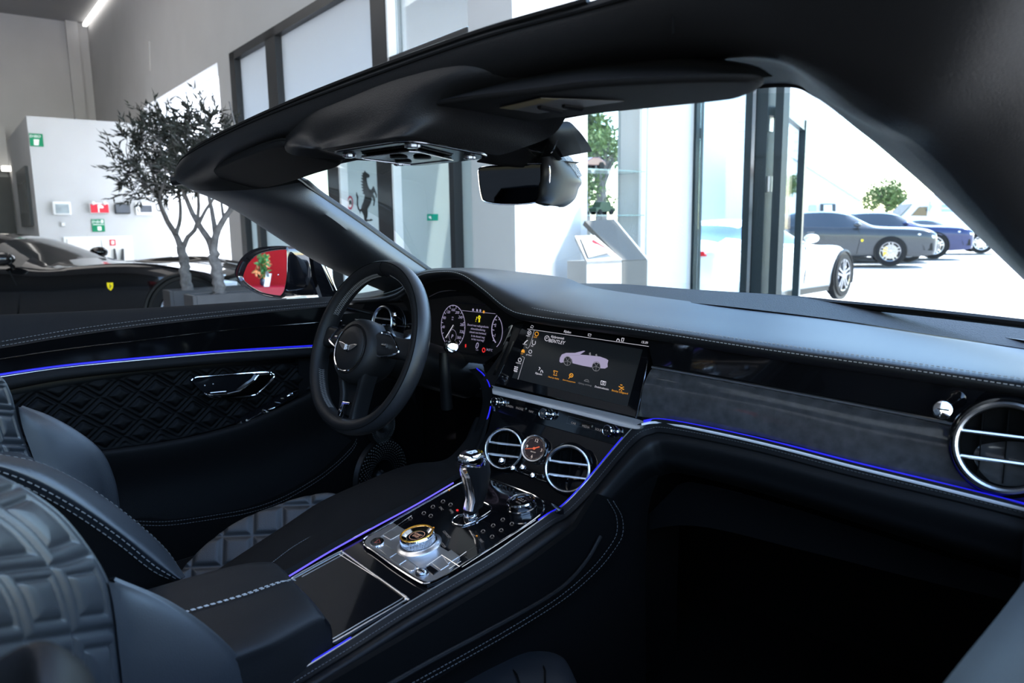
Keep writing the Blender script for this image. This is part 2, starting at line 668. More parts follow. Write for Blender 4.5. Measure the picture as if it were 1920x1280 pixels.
def translucent(name, col, mixc):
    m = bpy.data.materials.new(name)
    m.use_nodes = True
    nt = m.node_tree
    nt.nodes.clear()
    o = nt.nodes.new('ShaderNodeOutputMaterial')
    t = nt.nodes.new('ShaderNodeBsdfTranslucent')
    d = nt.nodes.new('ShaderNodeBsdfDiffuse')
    t.inputs[0].default_value = (*col, 1)
    d.inputs[0].default_value = (*mixc, 1)
    mx = nt.nodes.new('ShaderNodeMixShader')
    mx.inputs[0].default_value = .35
    n = nt.nodes.new('ShaderNodeTexNoise')
    n.inputs['Scale'].default_value = 900
    b = nt.nodes.new('ShaderNodeBump')
    b.inputs['Strength'].default_value = .1
    nt.links.new(n.outputs[0], b.inputs['Height'])
    nt.links.new(b.outputs[0], t.inputs['Normal'])
    nt.links.new(t.outputs[0], mx.inputs[1])
    nt.links.new(d.outputs[0], mx.inputs[2])
    nt.links.new(mx.outputs[0], o.inputs[0])
    MATS[name] = m


translucent('milk_glass', (.95, .95, .95), (.9, .9, .9))
translucent('frosted_glass', (.50, .515, .535), (.6, .62, .64))
translucent('frosted_mint', (.40, .43, .425), (.7, .76, .75))
thin_glass('clear_glass', (.93, .97, .97), .7)
thin_glass('blue_glass', (.88, .95, .98), .8)


def mull(px, w, z0, z1, m='frame_dark', d=.14, v0=None):
    """upright frame bar whose left face is seen at pixel px, w wide in pixels"""
    a, b = uA(px), uA(px + w)
    return rbox(b, a, VA - .03, VA + d, z0, z1)


w1 = S_('window_1', rbox(u428, uP, VA + .27, VA + .29, 0, zT), 'milk_glass')
w2 = S_('window_2', mull(456, 9, 0, zT), 'frame_dark')
fr_ = MB()
zD = W(815, 86, WA).z
zq = W(530, 60, WA).z
for a, b, z0, z1 in ((523, 18, 1.95, zT), (716, 26, 0, zT), (624, 20, 0, 1.95), (850, 9, 0, zD), (486, 6, 0, 1.9)):
    fr_.add(mull(a, b, z0, z1))
for a, b, z0, z1 in ((456, 742, zT - .10, zT), (742, 890, zD, zD + .035), (456, 742, 1.9, 2.0)):
    fr_.add(rbox(uA(b), uA(a), VA - .03, VA + .12, z0, z1))
new('window_frame', fr_, 'frame_dark', w2, smooth=False)
for a, b, z0, z1, m in ((465, 523, 1.95, zT, 'frosted_glass'), (541, 716, 1.95, zT, 'frosted_glass'), (465, 560, 0, 1.95, 'frosted_mint'), (560, 624, 0, 1.95, 'clear_glass'), (644, 716, 0, 1.95, 'frosted_mint'), (742, 850, 0, 2.2, 'frosted_mint'), (859, 890, 0, 2.2, 'frosted_mint'), (742, 890, 2.2, zT, 'clear_glass')):
    new('window_pane', rbox(uA(b), uA(a), VA + .05, VA + .06, z0, z1), m, w2, smooth=False)
# slim light profile beside the bars
for px in (645, 744):
    new('window_bead', mull(px, 3, 0, zT if px > 700 else 1.95, d=.05), 'chrome_satin' if False else 'white_plastic', w2, smooth=False)
# decal of the rearing horse on the pane
WPl = Plane(R(0, VA + .045, 0), -RU, (0, 0, 1))
hx = lambda pts, up=.004: [WPl.px(540 + X / 5.333, 290 + Y / 5.333, up) for X, Y in pts]
horse = [(770, 155), (778, 175), (790, 180), (812, 198), (818, 218), (805, 232), (790, 228), (785, 240), (790, 270), (800, 310), (815, 340), (832, 352), (845, 330), (855, 312), (864, 330), (880, 375), (890, 400), (888, 430), (880, 432), (878, 405), (862, 372), (852, 395), (868, 420), (872, 450), (862, 510), (853, 512), (858, 465), (850, 435), (835, 420), (838, 450), (825, 490), (808, 520), (795, 545), (798, 580), (795, 620), (785, 645), (815, 650), (830, 640), (852, 652), (835, 662), (790, 664), (782, 680), (788, 705), (800, 725), (785, 725), (770, 690), (765, 650), (760, 610), (742, 575), (728, 560), (724, 590), (715, 565), (700, 545), (688, 500), (690, 440), (682, 400), (685, 370), (694, 400), (705, 420), (700, 460), (703, 510), (715, 545), (730, 545), (738, 510), (755, 470), (765, 430), (768, 400), (745, 385), (758, 372), (738, 355), (755, 345), (732, 325), (752, 318), (728, 295), (752, 290), (727, 262), (752, 260), (730, 232), (752, 230), (732, 205), (752, 202), (740, 182), (760, 180)]
hd_ = tag(new('horse_sticker', prism(hx(horse), WPl.n * .002), mat('sticker_black', (.012, .016, .017), .5, var=.3), smooth=False), 'black rearing horse sticker on the pale door glass', 'sticker')
ns = Plane(WPl.o, WPl.ex, WPl.ey)
c_ = WPl.px(657, 380)
nd = tag(new('prohibition_sticker', ribbon(ell(WPl, 656.5, 380, 4.6, 11, 28, up=.004), .022, WPl.n, True), mat('sticker_red', (.45, .03, .08), .5, var=.1), smooth=False), 'small round red-rimmed sticker left of the horse sticker', 'sticker')
new('sticker_face', sheet(ell(WPl, 656.5, 380, 4.2, 10.4, 24, up=.003)), 'sign_white', nd, smooth=False)
new('sticker_symbol', sheet(hx(((612, 500), (608, 465), (618, 452), (632, 455), (636, 478), (640, 500), (630, 500), (626, 486), (620, 500)), .005)), 'sticker_black', nd, smooth=False)
ex_ = [W(x, y, (R(0, VA + .03, 0), RV)) for x, y in ((810, 401), (821.5, 401), (821.5, 413.5), (810, 413.5))]
es = tag(new('exit_sign', prism(ex_, RV * -.05), mat('exit_green', (.0, .22, .15), .4, emit=(0, .30, .20), es=.35), smooth=False), 'small green exit sign seen through the windscreen, right of the horse', 'sign')
new('sign_symbol', prism([ex_[0].lerp(ex_[2], .35) - RV * .052, ex_[1].lerp(ex_[3], .3) - RV * .052, ex_[2].lerp(ex_[0], .2) - RV * .052, ex_[3].lerp(ex_[1], .4) - RV * .052], RV * -.002), 'sign_white', es, smooth=False)
# canopy soffit outside, above the door bay
S_('roof', rbox(u890, u455 + .3, VA + T_ + .005, VA + 1.9, zT + .06, zT + .2), 'wall_white')

# ------------------------------------------------------------------ side wall of the entrance bay with a glazed opening
uB = u970
WB = (R(uB, 0, 0), RU)
vB = lambda px: uvz(W(px, 430, WB))[1]
VF = vB(1299)
o0, o1 = vB(1101), vB(1213)
zs0 = W(1120, 531, WB).z - .35
TB = .34
sb = MB()
for a, b, z0, z1 in ((VA + .62, o0, 0, 3.3), (o1, VF, 0, 3.3), (o0, o1, 2.6, 3.3), (o0, o1, 0, .55)):
    sb.add(rbox(uB, uB + TB, a, b, z0, z1))
S_('wall_side', sb, 'wall_bright')
new_w = S_('window_3', rbox(uB + .02, uB + .05, o1 - .05, o1, .55, 2.6), 'white_plastic')
new('window_pane', rbox(uB + TB - .03, uB + TB - .02, o0, o1, .55, 2.6), 'clear_glass', new_w, smooth=False)
shz = []
for y in (316, 402):
    p = W(1130, y, WB)
    z = p.z
    shz.append(z)
    s_ = tag(new('glass_shelf', rbox(uB + .02, uB + TB - .04, o0 + .01, o1 - .01, z - .012, z), mat('shelf_glass', (.35, .5, .47), .1, trans=.0, alpha=.35) if 'shelf_glass' not in MATS else 'shelf_glass', smooth=False), ('upper' if y == 316 else 'lower') + ' glass shelf in the display opening right of the mirror', 'shelf')
# entrance: fixed pane, dark posts, door leaf standing open
WF_ = (R(0, VF, 0), RV)
uF = lambda px: uvz(W(px, 430, WF_))[0]
w4 = S_('window_4', rbox(uF(1304), uF(1297), VF - .02, VF + .08, 0, 3.3), 'frame_teal')
new('window_pane', rbox(uF(1396), uF(1304), VF + .03, VF + .04, 0, 3.3), 'blue_glass', w4, smooth=False)
S_('trim_3', rbox(uF(1438), uF(1397), VF - .05, VF + .14, 0, 3.3), 'frame_teal')
S_('trim_4', rbox(uF(1418), uF(1412), VF - .065, VF - .05, 0, 3.3), 'chrome_dark')
d3 = S_('door_3', rbox(uF(1464), uF(1449), VF - .03, VF + .05, 0, 3.3), 'frame_teal')
for y in (232, 345):
    p = W(1443, y, WF_)
    new('door_hinge', rbox(uvz(p)[0] - .02, uvz(p)[0] + .02, VF - .03, VF + .02, p.z - .06, p.z + .06), 'alu', d3, smooth=False)
p0 = W(1463, 194, WF_)
zl = p0.z
p1 = W(1500, 227, 'z', zl)
dl = (p1 - p0)
dl.z = 0
nl = Vector((dl.y, -dl.x, 0)).normalized()
lf = MB()
lf.add(prism([p0 + Vector((0, 0, 0)), p1, p1 - Vector((0, 0, .09)), p0 - Vector((0, 0, .09))], nl * .05))
e_ = dl.normalized()
lf.add(prism([p1 + e_ * .08, p1 - e_ * .04, p1 - e_ * .04 - Vector((0, 0, zl)), p1 + e_ * .08 - Vector((0, 0, zl))], nl * .06))
new('door_leaf_frame', lf, 'frame_teal', d3, smooth=False)
new('door_leaf_glass', prism([p0, p1, p1 - Vector((0, 0, zl)), p0 - Vector((0, 0, zl))], nl * .01), thin_glass('leaf_glass', (.93, .96, .96), .15), d3, smooth=False)
# =================================================================== THE OPEN-TOP CAR (one thing; the photograph is taken over its passenger door)
CAR = empty('convertible_car', (0, 0, 0), 'dark open-top car with black leather cabin and blue light strips, filling the photo', 'car')


def P(name, vf, m, label=None, parent=None, **k):
    return new(name, vf, m, parent or CAR, label=label, **k)


X1, Y1, Z1 = Vector((1, 0, 0)), Vector((0, 1, 0)), Vector((0, 0, 1))

# ------------------------------------------------------------------ dashboard top
lip = L('y', .17, (640, 563, .30), (700, 560, .27), (745, 549, .23), (780, 519, .19), (824, 509, .17), (865, 514), (905, 541), (950, 577), (1000, 592), (1200, 619), (1430, 654), (1700, 692), (1990, 735))
mid = L('y', .20, (640, 560, .34), (705, 552, .31), (752, 538, .27), (785, 512, .23), (830, 506, .215), (880, 508), (930, 532), (985, 562), (1040, 578), (1220, 606), (1440, 638), (1710, 676), (1995, 718))
ridge = L('y', .30, (650, 556, .40), (715, 545, .38), (762, 528, .36), (792, 508, .34), (840, 503, .33), (895, 504, .33), (960, 520), (1025, 543), (1085, 556), (1260, 588), (1480, 617), (1740, 652), (2000, 694))
back = L('y', .43, (660, 552, .46), (725, 540, .45), (768, 522, .45), (800, 505, .45), (848, 502, .45), (905, 503, .45), (985, 511), (1060, 521), (1120, 540), (1340, 571), (1560, 597), (1760, 628), (2000, 664))
fold = [p + Vector((0, .012, -.016)) for p in lip]
under = [p + Vector((0, .07, -.022)) for p in lip]
P('dashboard_top', loft([under, fold, lip, mid, ridge, back], 96, 30), 'leather')
# double row of pale stitches following the front lip
s_lo = cr([p + Vector((0, -.0005, .000)) for p in lip], 200)
s_hi = cr([a.lerp(b, .55) + Vector((0, -.001, .0030)) for a, b in zip(lip, mid)], 200)
P('dashboard_stitching', dashes(s_lo, r=.0006), 'thread')
P('dashboard_stitching', dashes(s_hi, r=.0006), 'thread')
P('dashboard_seam', tube([p + Vector((0, -.0005, .0006)) for p in cr([a.lerp(b, .28) for a, b in zip(lip, mid)], 160)], .0016, 6), 'suede')
# dark perforated strip under the windscreen
cowl0 = L('y', .43, (1085, 534, .44), (1120, 541), (1165, 556), (1340, 571), (1560, 597), (1760, 628), (2000, 664))
cowl1 = L('y', .56, (1085, 531), (1140, 531.5), (1180, 533), (1310, 543), (1510, 556), (1715, 581), (2000, 618))
P('demister_strip', loft([[p + Vector((0, -.012, .001)) for p in cowl0], cowl1], 60, 2), mat('grille_plastic', (.010, .0095, .0095), .6, spec=.2, bump=.3, bscale=420, btype='voronoi'))
fr = [Vector((x, .585 - .35 * x * x, 1.028)) for x in [i / 20 * .72 for i in range(-20, 21)]]
P('windscreen_lower_seal', tube(fr, .007, 6), 'plastic_black')

# ------------------------------------------------------------------ instrument cluster behind the wheel
CLU = Plane(W(890, 620, 'y', .235), (1, 0, 0), (0, .30, .95))
hood = L('y', .2, (745, 552, .24), (780, 527, .2), (824, 517, .18), (865, 521, .178), (905, 549, .178), (950, 585, .178), (985, 602, .18))
inner = [CLU.px(*q) for q in ((770, 590), (800, 556), (840, 546), (880, 552), (912, 572), (938, 598), (950, 615))]
P('cluster_hood', loft([hood, [a.lerp(b, .5) + Vector((0, .0, .004)) for a, b in zip(hood, inner)], inner], 40, 8), 'suede')
P('cluster_rim', tube(cr([CLU.px(*q, up=.004) for q in ((805, 556), (825, 547), (850, 544), (875, 547), (898, 553))], 30), .0012, 6), 'chrome_satin')
P('cluster_rim', tube(cr([CLU.px(*q, up=.004) for q in ((851, 566), (880, 569), (903, 571), (914, 567))], 20), .0009, 6), 'chrome_dark')
clu = P('instrument_screen', prism([CLU.px(*q) for q in ((775, 560), (830, 535), (905, 545), (955, 590), (950, 650), (905, 682), (770, 668))], CLU.n * -.01), 'gloss_black', label='gloss black instrument display', smooth=False)
g = MB()


gc = (849.5, 611.5, 22.3, 39.5)
g.add(ribbon(ell(CLU, *gc, a0=math.radians(-125), a1=math.radians(235)), .0016, CLU.n))
for i in range(19):
    a = math.radians(232 - i * 284 / 18)
    k = .86 if i % 2 == 0 else .93
    g.add(ribbon([CLU.px(gc[0] + gc[2] * q * math.cos(a), gc[1] - gc[3] * q * math.sin(a), .001) for q in (k, .99)], .0014, CLU.n))
for s, x, y in (('40', 832, 613), ('80', 834, 596), ('120', 841, 585), ('160', 850, 581), ('200', 858, 586), ('240', 864, 595), ('280', 867, 609), ('320', 866, 622), ('360', 861, 633), ('P', 848.5, 631)):
    g.add(text_vf(s, CLU, CLU.px(x, y), .0095 if s != 'P' else .013, .001))
g.add(ribbon(ell(CLU, 848.5, 629, 7, 11.5, 24), .0006, CLU.n, True))
g.add(ribbon(ell(CLU, 951, 618, 29, 36, 24, math.radians(122), math.radians(222)), .0026, CLU.n))
g.add(ribbon(ell(CLU, 921, 620, 21, 34, 24, math.radians(-62), math.radians(52)), .0016, CLU.n))
for i, (x, y) in enumerate(((925, 608), (923, 618), (922.5, 628), (924, 638), (928, 599))):
    g.add(ribbon([CLU.px(x, y, .001), CLU.px(x + 3.5, y + .8, .001)], .0014, CLU.n))
for s, x, y, z in (('3', 937, 597, .011), ('2', 929.5, 610, .010), ('1', 928.5, 629, .010), ('0', 895, 648.5, .021), ('km/h', 895, 656, .004), ('34,5°C', 918, 656, .007), ('km', 849, 599, .005), ('150', 849, 595, .005)):
    g.add(text_vf(s, CLU, CLU.px(x, y), z, .001))
for s, y in (('Sleutel met radiografische', 611), ('afstandsbediening', 617.5), ('sleutel niet herkend.', 624), ('Is de sleutel nog', 631), ('in het voertuig?', 637)):
    g.add(text_vf(s, CLU, CLU.px(896.5, y), .0068, .001))
for x, y in ((887, 580.5), (894.5, 581.5), (900.5, 582)):
    g.add(sheet(ell(CLU, x, y, 1.6, 2.6, 10)))
g.add(ribbon([CLU.px(866, 582, .001), CLU.px(935, 588.5, .001)], .0008, CLU.n))
P('gauge_markings', g, 'scr_lilac', parent=clu, smooth=False, label='pale lilac dial rings, figures and message')
P('gauge_needle', ribbon([CLU.px(850, 609, .0018), CLU.px(835.5, 633, .0018)], .0022, CLU.n), 'scr_white', parent=clu, smooth=False)
y_ = MB().add(text_vf('?', CLU, CLU.px(893.5, 599), .017, .001))
y_.add(ribbon([CLU.px(898.6, 597, .001), CLU.px(898.4, 604, .001)], .004, CLU.n)).add(ribbon(ell(CLU, 898.6, 594.5, 1.7, 2.4, 12), .0028, CLU.n, True))
P('key_warning', y_, 'scr_yellow', parent=clu, smooth=False, label='yellow question mark and key symbol')
P('warning_light', ribbon(ell(CLU, 906.8, 656, 2.5, 3.8, 16), .0022, CLU.n, True), 'scr_red', parent=clu, smooth=False, label='red ring symbol')
P('warning_light', ribbon([CLU.px(873, 645, .001), CLU.px(873, 651, .001)], .004, CLU.n), 'scr_red', parent=clu, smooth=False, label='red symbol')
P('warning_light', sheet(ell(CLU, 907, 584.5, 1.9, 2.8, 12)), 'scr_orange', parent=clu, smooth=False)

# ------------------------------------------------------------------ centre display
_bl, _br, _tl, _tr = W(922, 724, 'y', .15), W(1192, 786, 'y', .15), W(985, 600, 'y', .23), W(1222, 640, 'y', .23)
SCR = Plane((_bl + _br + _tl + _tr) / 4, (_br - _bl) + (_tr - _tl), (_tl + _tr) - (_bl + _br))
scr = P('display_panel', prism([SCR.px(*q) for q in ((928, 719), (1192, 783), (1221, 641), (984, 601))], SCR.n * -.02), 'gloss_black', label='gloss black centre touch display', bev=.0015, smooth=False)
P('display_side', prism([SCR.px(*q, up=-.003) for q in ((900, 717), (927, 722), (984, 601), (966, 598), (955, 640))], SCR.n * -.02), 'plastic_black', parent=scr, smooth=False)
for a, b, w in (((951, 640), (926, 703), .007), ((963, 640), (945, 686), .004), ((966, 598), (944, 646), .003)):
    P('display_side_trim', ribbon([SCR.px(*a, up=.0005), SCR.px(*b, up=.0005)], w, SCR.n), 'chrome_dark', parent=scr, smooth=False)
lit = [SCR.px(*q, up=.0006) for q in ((960, 708), (1176, 762), (1205, 655), (994, 617))]
P('screen_glow', sheet(lit), 'scr_bg', parent=scr, smooth=False)
a, b = MB(), MB()
a.add(ribbon([SCR.px(989, 616.5, .001), SCR.px(1219, 649.5, .001)], .0007, SCR.n))
a.add(ribbon(cr([SCR.px(*q, up=.001) for q in ((1002, 618), (998, 633), (993, 648), (989, 652.5), (986, 650))], 20), .0006, SCR.n))
a.add(ribbon([SCR.px(*q, up=.001) for q in ((979, 668), (983.5, 670), (971, 711))], .0007, SCR.n))
for s, x, y, z in (('Rijden', 1064.5, 622.5, .0075), ('15:39', 1209, 642.3, .0068), ('Rijdynamiek', 1046, 633, .0072), ('BENTLEY', 1044.5, 641, .0105), ('MEDIA', 990.5, 630, .0036), ('PHONE', 984.5, 646, .0036), ('TIRE', 998, 649, .0036), ('SETTINGS', 992, 666, .0036), ('CLIMATE', 972.5, 681, .0036), ('APPS', 967.5, 697, .0036),
                   ('Rijassist.', 1011, 701, .0058), ('Dodehoekassist.', 1129, 727.5, .0050)):
    a.add(text_vf(s, SCR, SCR.px(x, y), z, .001))
for x, y, r in ((992.5, 623.5, 3.2), (1025.5, 634, 4.2), (994.3, 659, 2.8), (974.5, 674.5, 3), (1200 - 44, 635, 0)):
    if r:
        a.add(ribbon(ell(SCR, x, y, r, r * 1.15, 16), .0011, SCR.n, True))
a.add(text_vf('H', SCR, SCR.px(1025.5, 634), .0062, .001)).add(sheet([SCR.px(*q, up=.001) for q in ((991.6, 622), (991.3, 625), (994, 623.8))]))
a.add(ribbon([SCR.px(*q, up=.001) for q in ((994.5, 613.5), (997, 609.5), (1000, 611), (999, 615), (994.5, 613.8))], .0008, SCR.n))
a.add(ribbon(cr([SCR.px(*q, up=.001) for q in ((983, 644), (985, 641), (989.5, 637.5))], 8), .0022, SCR.n))
a.add(ribbon(cr([SCR.px(*q, up=.001) for q in ((999, 637), (998, 644), (1000.5, 646), (1003.5, 644.5), (1004, 639))], 10), .0012, SCR.n))
for i in range(3):
    for j in range(3):
        a.add(box(SCR.px(965.6 + i * 2.4 + j * -.7, 687.5 + i * .6 + j * 3.4, .001), (.0022, .0003, .0026)))
a.add(ribbon([SCR.px(*q, up=.001) for q in ((1103, 625.5), (1108.5, 626.3), (1107.5, 630), (1102.5, 629.3), (1103, 625.5))], .0009, SCR.n))
a.add(ribbon([SCR.px(*q, up=.001) for q in ((1166, 633.5), (1170, 634), (1168.5, 640), (1165, 639.5), (1166, 633.5))], .0012, SCR.n))
a.add(ribbon(cr([SCR.px(*q, up=.001) for q in ((1156, 639), (1158, 635), (1161, 637), (1161, 640))], 10), .0014, SCR.n))
for q in (((1010, 694), (1013, 690)), ((1013.5, 698), (1015, 693)), ((1018, 698.5), (1016.5, 694)), ((1010.5, 688), (1013, 690))):
    a.add(ribbon([SCR.px(*k, up=.001) for k in q], .0014, SCR.n))
a.add(ribbon([SCR.px(*q, up=.001) for q in ((1127, 713.5), (1136, 715.5), (1135, 722), (1126.5, 720.5), (1127, 713.5))], .0013, SCR.n)).add(ribbon(ell(SCR, 1131.5, 717.5, 1.7, 2, 10), .001, SCR.n, True))
P('screen_symbols', a, 'scr_white', parent=scr, smooth=False, label='small white menu symbols and writing')
for x, y, r in ((1006.3, 625.8, 3.2),):
    b.add(ribbon(ell(SCR, x, y, r, r * 1.15, 16), .0016, SCR.n, True))
bs = [b]
b.add(text_vf('DRIVE', SCR, SCR.px(1004, 632.5), .0036, .001))
b = MB()
bs.append(b)
b.add(text_vf('CAR', SCR, SCR.px(979, 663.5), .0036, .001))
b.add(sheet([SCR.px(*q, up=.001) for q in ((977, 660), (978, 656.5), (980, 654.5), (983, 655.3), (984, 658), (983.5, 661.5))]))
b = MB()
bs.append(b)
b.add(ribbon([SCR.px(*q, up=.001) for q in ((1038, 694.5), (1046, 696.5), (1043, 700), (1044.5, 704), (1037.5, 702.5), (1039.5, 699), (1038, 694.5))], .0013, SCR.n))
b.add(text_vf('Head-up display', SCR, SCR.px(1038.5, 708.5), .0044, .001))
b = MB().add(text_vf('Start-/stopsysteem', SCR, SCR.px(1067.5, 714.5), .0042, .001))
bs.append(b)
b.add(ribbon(ell(SCR, 1071, 703.5, 3.4, 3.4, 14), .0016, SCR.n, True)).add(ribbon([SCR.px(1066, 709.5, .001), SCR.px(1070, 705, .001)], .0016, SCR.n)).add(ribbon([SCR.px(1068, 701, .0012), SCR.px(1074, 706, .0012)], .0013, SCR.n))
b = MB().add(text_vf('Bentley Safeguard', SCR, SCR.px(1162.5, 735), .0050, .001))
bs.append(b)
for q in (((1160, 724), (1165, 726.5), (1170, 725)), ((1160.5, 731), (1165, 728), (1170, 730)), ((1163, 721), (1167, 722)), ((1164.5, 731.5), (1166, 732.5))):
    b.add(ribbon([SCR.px(*k, up=.001) for k in q], .0015, SCR.n))
for b in bs:
    P('menu_symbol', b, 'scr_orange', parent=scr, smooth=False, label='small orange menu symbol')
c_ = MB().add(ribbon(ell(SCR, 1099.5, 714, 4, 2.6, 14, 0, PI), .001, SCR.n)).add(ribbon([SCR.px(1095, 713.5, .001), SCR.px(1105, 716, .001)], .001, SCR.n)).add(text_vf('Opberg. omhoog', SCR, SCR.px(1097, 720.5), .0046, .001))
P('screen_symbols', c_, 'scr_grey', parent=scr, smooth=False)
# the pale open car shown on the screen
q6 = lambda *pts: [SCR.px(900 + x / 4.2675, 560 + y / 4.2675, .0012) for x, y in pts]
body = q6((635, 500), (640, 470), (655, 445), (690, 432), (760, 432), (830, 415), (842, 418), (800, 446), (870, 452), (960, 462), (1010, 480), (1027, 492), (1020, 520), (1022, 545), (1000, 558), (965, 556), (955, 520), (930, 508), (905, 520), (893, 548), (820, 535), (740, 515), (735, 485), (715, 462), (690, 462), (672, 480), (668, 508), (645, 512))
pic = P('car_picture', sheet(body), 'scr_lilac', parent=scr, smooth=False, label='pale lilac open car shown on the screen')
wh = MB()
for x, y, rx, ry in ((700, 497, 30, 36), (930, 540, 32, 38)):
    wh.add(ribbon([SCR.px(900 + (x + rx * math.cos(t)) / 4.2675, 560 + (y + ry * math.sin(t)) / 4.2675, .0014) for t in [i / 20 * 2 * PI for i in range(20)]], .0012, SCR.n, True))
    for k in range(5):
        t = k * 2 * PI / 5 + .4
        wh.add(ribbon([SCR.px(900 + x / 4.2675, 560 + y / 4.2675, .0014), SCR.px(900 + (x + rx * math.cos(t)) / 4.2675, 560 + (y + ry * math.sin(t)) / 4.2675, .0014)], .001, SCR.n))
wh.add(ribbon(q6((655, 470), (700, 452), (800, 452)), .0006, SCR.n)).add(sheet(q6((872, 432), (886, 428), (888, 452), (874, 452)))).add(sheet(q6((922, 445), (935, 440), (940, 460), (925, 460))))
P('car_picture_detail', wh, 'scr_grey', parent=scr, smooth=False)

# ------------------------------------------------------------------ satin ledge and control strip under the display
t0 = L('y', .15, (921, 722, .152), (1000, 740), (1100, 763), (1193, 785), (1209, 793, .14))
t1 = L('y', .128, (923, 730), (1000, 749), (1100, 773), (1190, 796), (1207, 797, .13))
t2 = L('y', .122, (925, 739), (1000, 757), (1100, 782), (1186, 804), (1206, 799, .125))
P('display_ledge', loft([t0, [a_.lerp(b_, .5) + Vector((0, .004, .000)) for a_, b_ in zip(t0, t1)], t1, t2, [p + Vector((0, .02, -.002)) for p in t2]], 40, 10), 'ledge_metal', label='satin metal ledge below the display')
STR = Plane(W(1040, 790, 'y', .135), (1, 0, 0), (0, .25, .97))
STR = Plane(STR.o, W(1158, 838, 'y', .132) - W(926, 773, 'y', .132), (0, .25, .97))
strip_px = ((922, 738), (1000, 755), (1100, 780), (1188, 804), (1160, 838), (1040, 805), (930, 774), (924, 768))
strip = P('control_strip', prism([STR.px(*q) for q in strip_px], STR.n * -.02), 'gloss_black', smooth=False)
P('control_strip_border', tube([STR.px(*q, up=.001) for q in ((1205, 798), (1188, 806), (1162, 838), (1157, 839), (1100, 822), (1000, 794), (932, 774.5), (926, 771), (924, 752))], .0014, 6), 'chrome', parent=strip)
P('control_strip_keys', MB().add(ribbon([STR.px(*q, up=.001) for q in ((949, 752), (1009, 768), (1006, 777), (946, 761), (949, 752))], .0005, STR.n)).add(ribbon([STR.px(*q, up=.001) for q in ((1066, 780), (1139, 800), (1136, 813), (1062, 793), (1066, 780))], .0005, STR.n)), 'chrome_dark', parent=strip, smooth=False)
tx = MB()
for s, x, y in (('SCREEN', 956, 761.5), ('PHONE', 977, 766.5), ('NAV', 996.5, 771.5), ('CAR', 1076, 793.5), ('MEDIA', 1101, 800), ('SOURCE', 1126, 806.5)):
    tx.add(text_vf(s, STR, STR.px(x, y), .0060, .0042 if s in ('PHONE', 'MEDIA') else .0012))
P('key_lettering', tx, 'scr_grey', parent=strip, smooth=False)
for x, y in ((977, 767), (1101, 800)):
    P('roller_switch', tube([STR.px(x - 9, y - 5.6, .0005), STR.px(x + 9, y - 1, .0005)], .0022, 8), 'chrome_dark', parent=strip)
for x, y, r in ((937.5, 754, .0095), (1029, 776, .0105), (1149, 808, .0105)):
    c0 = STR.px(x, y)
    k = P('control_knob', lathe([(0, .018), (r * .8, .018), (r * .86, .0185), (r, .017), (r, .012), (r * .93, .011), (r, .010), (r, .001), (r * 1.1, 0)], c0, STR.n, 28), 'chrome', parent=strip)
    P('knob_cap', lathe([(0, .0185), (r * .8, .0185), (r * .8, .016)], c0, STR.n, 24), 'gloss_black', parent=strip)
    tx = text_vf('OK' if x == 1029 else '< >' if x == 1149 else '+', Plane(STR.at(*STR.ab(c0), .019), STR.ex, STR.ey), STR.at(*STR.ab(c0), .019), .0055, .0004)
    P('knob_lettering', tx, 'scr_grey', parent=strip, smooth=False)

# ------------------------------------------------------------------ centre fascia with vents and clock
FAS = Plane(W(1006, 850, 'y', .10), (1, 0, 0), (0, .5, .85))
fas_px = ((926, 774), (1040, 806), (1160, 838), (1178, 818), (1110, 898), (1060, 950), (1018, 945), (912, 893), (898, 845), (915, 810))
fas = P('centre_fascia', prism([FAS.px(*q) for q in ((924, 770), (1040, 803), (1158, 836), (1184, 806), (1156, 840), (1098, 910), (1054, 956), (1010, 942), (905, 892), (893, 846), (915, 808))], FAS.n * -.02), 'gloss_black', label='gloss black fascia around the round vents', smooth=False)


def air_vent(c, pl, r, name='air_vent', slat_px=None):
    """round vent: bezel ring, dark bore, two chrome bars"""
    v = P(name, lathe([(r * 1.18, -.002), (r * 1.14, .006), (r * 1.05, .010), (r, .006), (r * .98, -.006)], c, pl.n, 48), 'gloss_black', label='round vent with chrome ring and two bars')
    P('vent_ring', lathe([(r * .92, .006), (r * .95, .0115), (r, .013), (r * 1.05, .0115), (r * 1.07, .006)], c, pl.n, 56), 'chrome_satin', parent=v, label='chrome ring')
    P('vent_bore', lathe([(0, -.022), (r * .5, -.02), (r * .9, -.012), (r * .95, .006)], c, pl.n, 40), 'suede', parent=v)
    ca, cb = pl.ab(c)
    for h in (.27, -.33):
        w = r * math.sqrt(max(0, .90 - h * h))
        P('vent_bar', tube([pl.at(ca - w, cb + r * h, .004), pl.at(ca + w, cb + r * h, .004)], .0026, 8), 'chrome_satin', parent=v, label='chrome bar')
    for k in (-.5, 0, .5):
        w = r * math.sqrt(.8 - k * k)
        P('vent_vane', box(pl.at(ca + r * k, cb, -.009), (.0015, .012, w * 1.9), Matrix((pl.ex, pl.n, pl.ey)).transposed()), 'suede', parent=v, smooth=False)
    return v


N1 = Plane(FAS.o, (1, .0, 0), (0, .45, .9))
va = Plane(FAS.px(948, 842, .012), (.93, .36, 0), (-.12, .32, .93))
vb = Plane(FAS.px(1067, 879, .013), (.93, .36, 0), (-.12, .30, .93))
air_vent(va.o, va, .0375)
air_vent(vb.o, vb, .040)
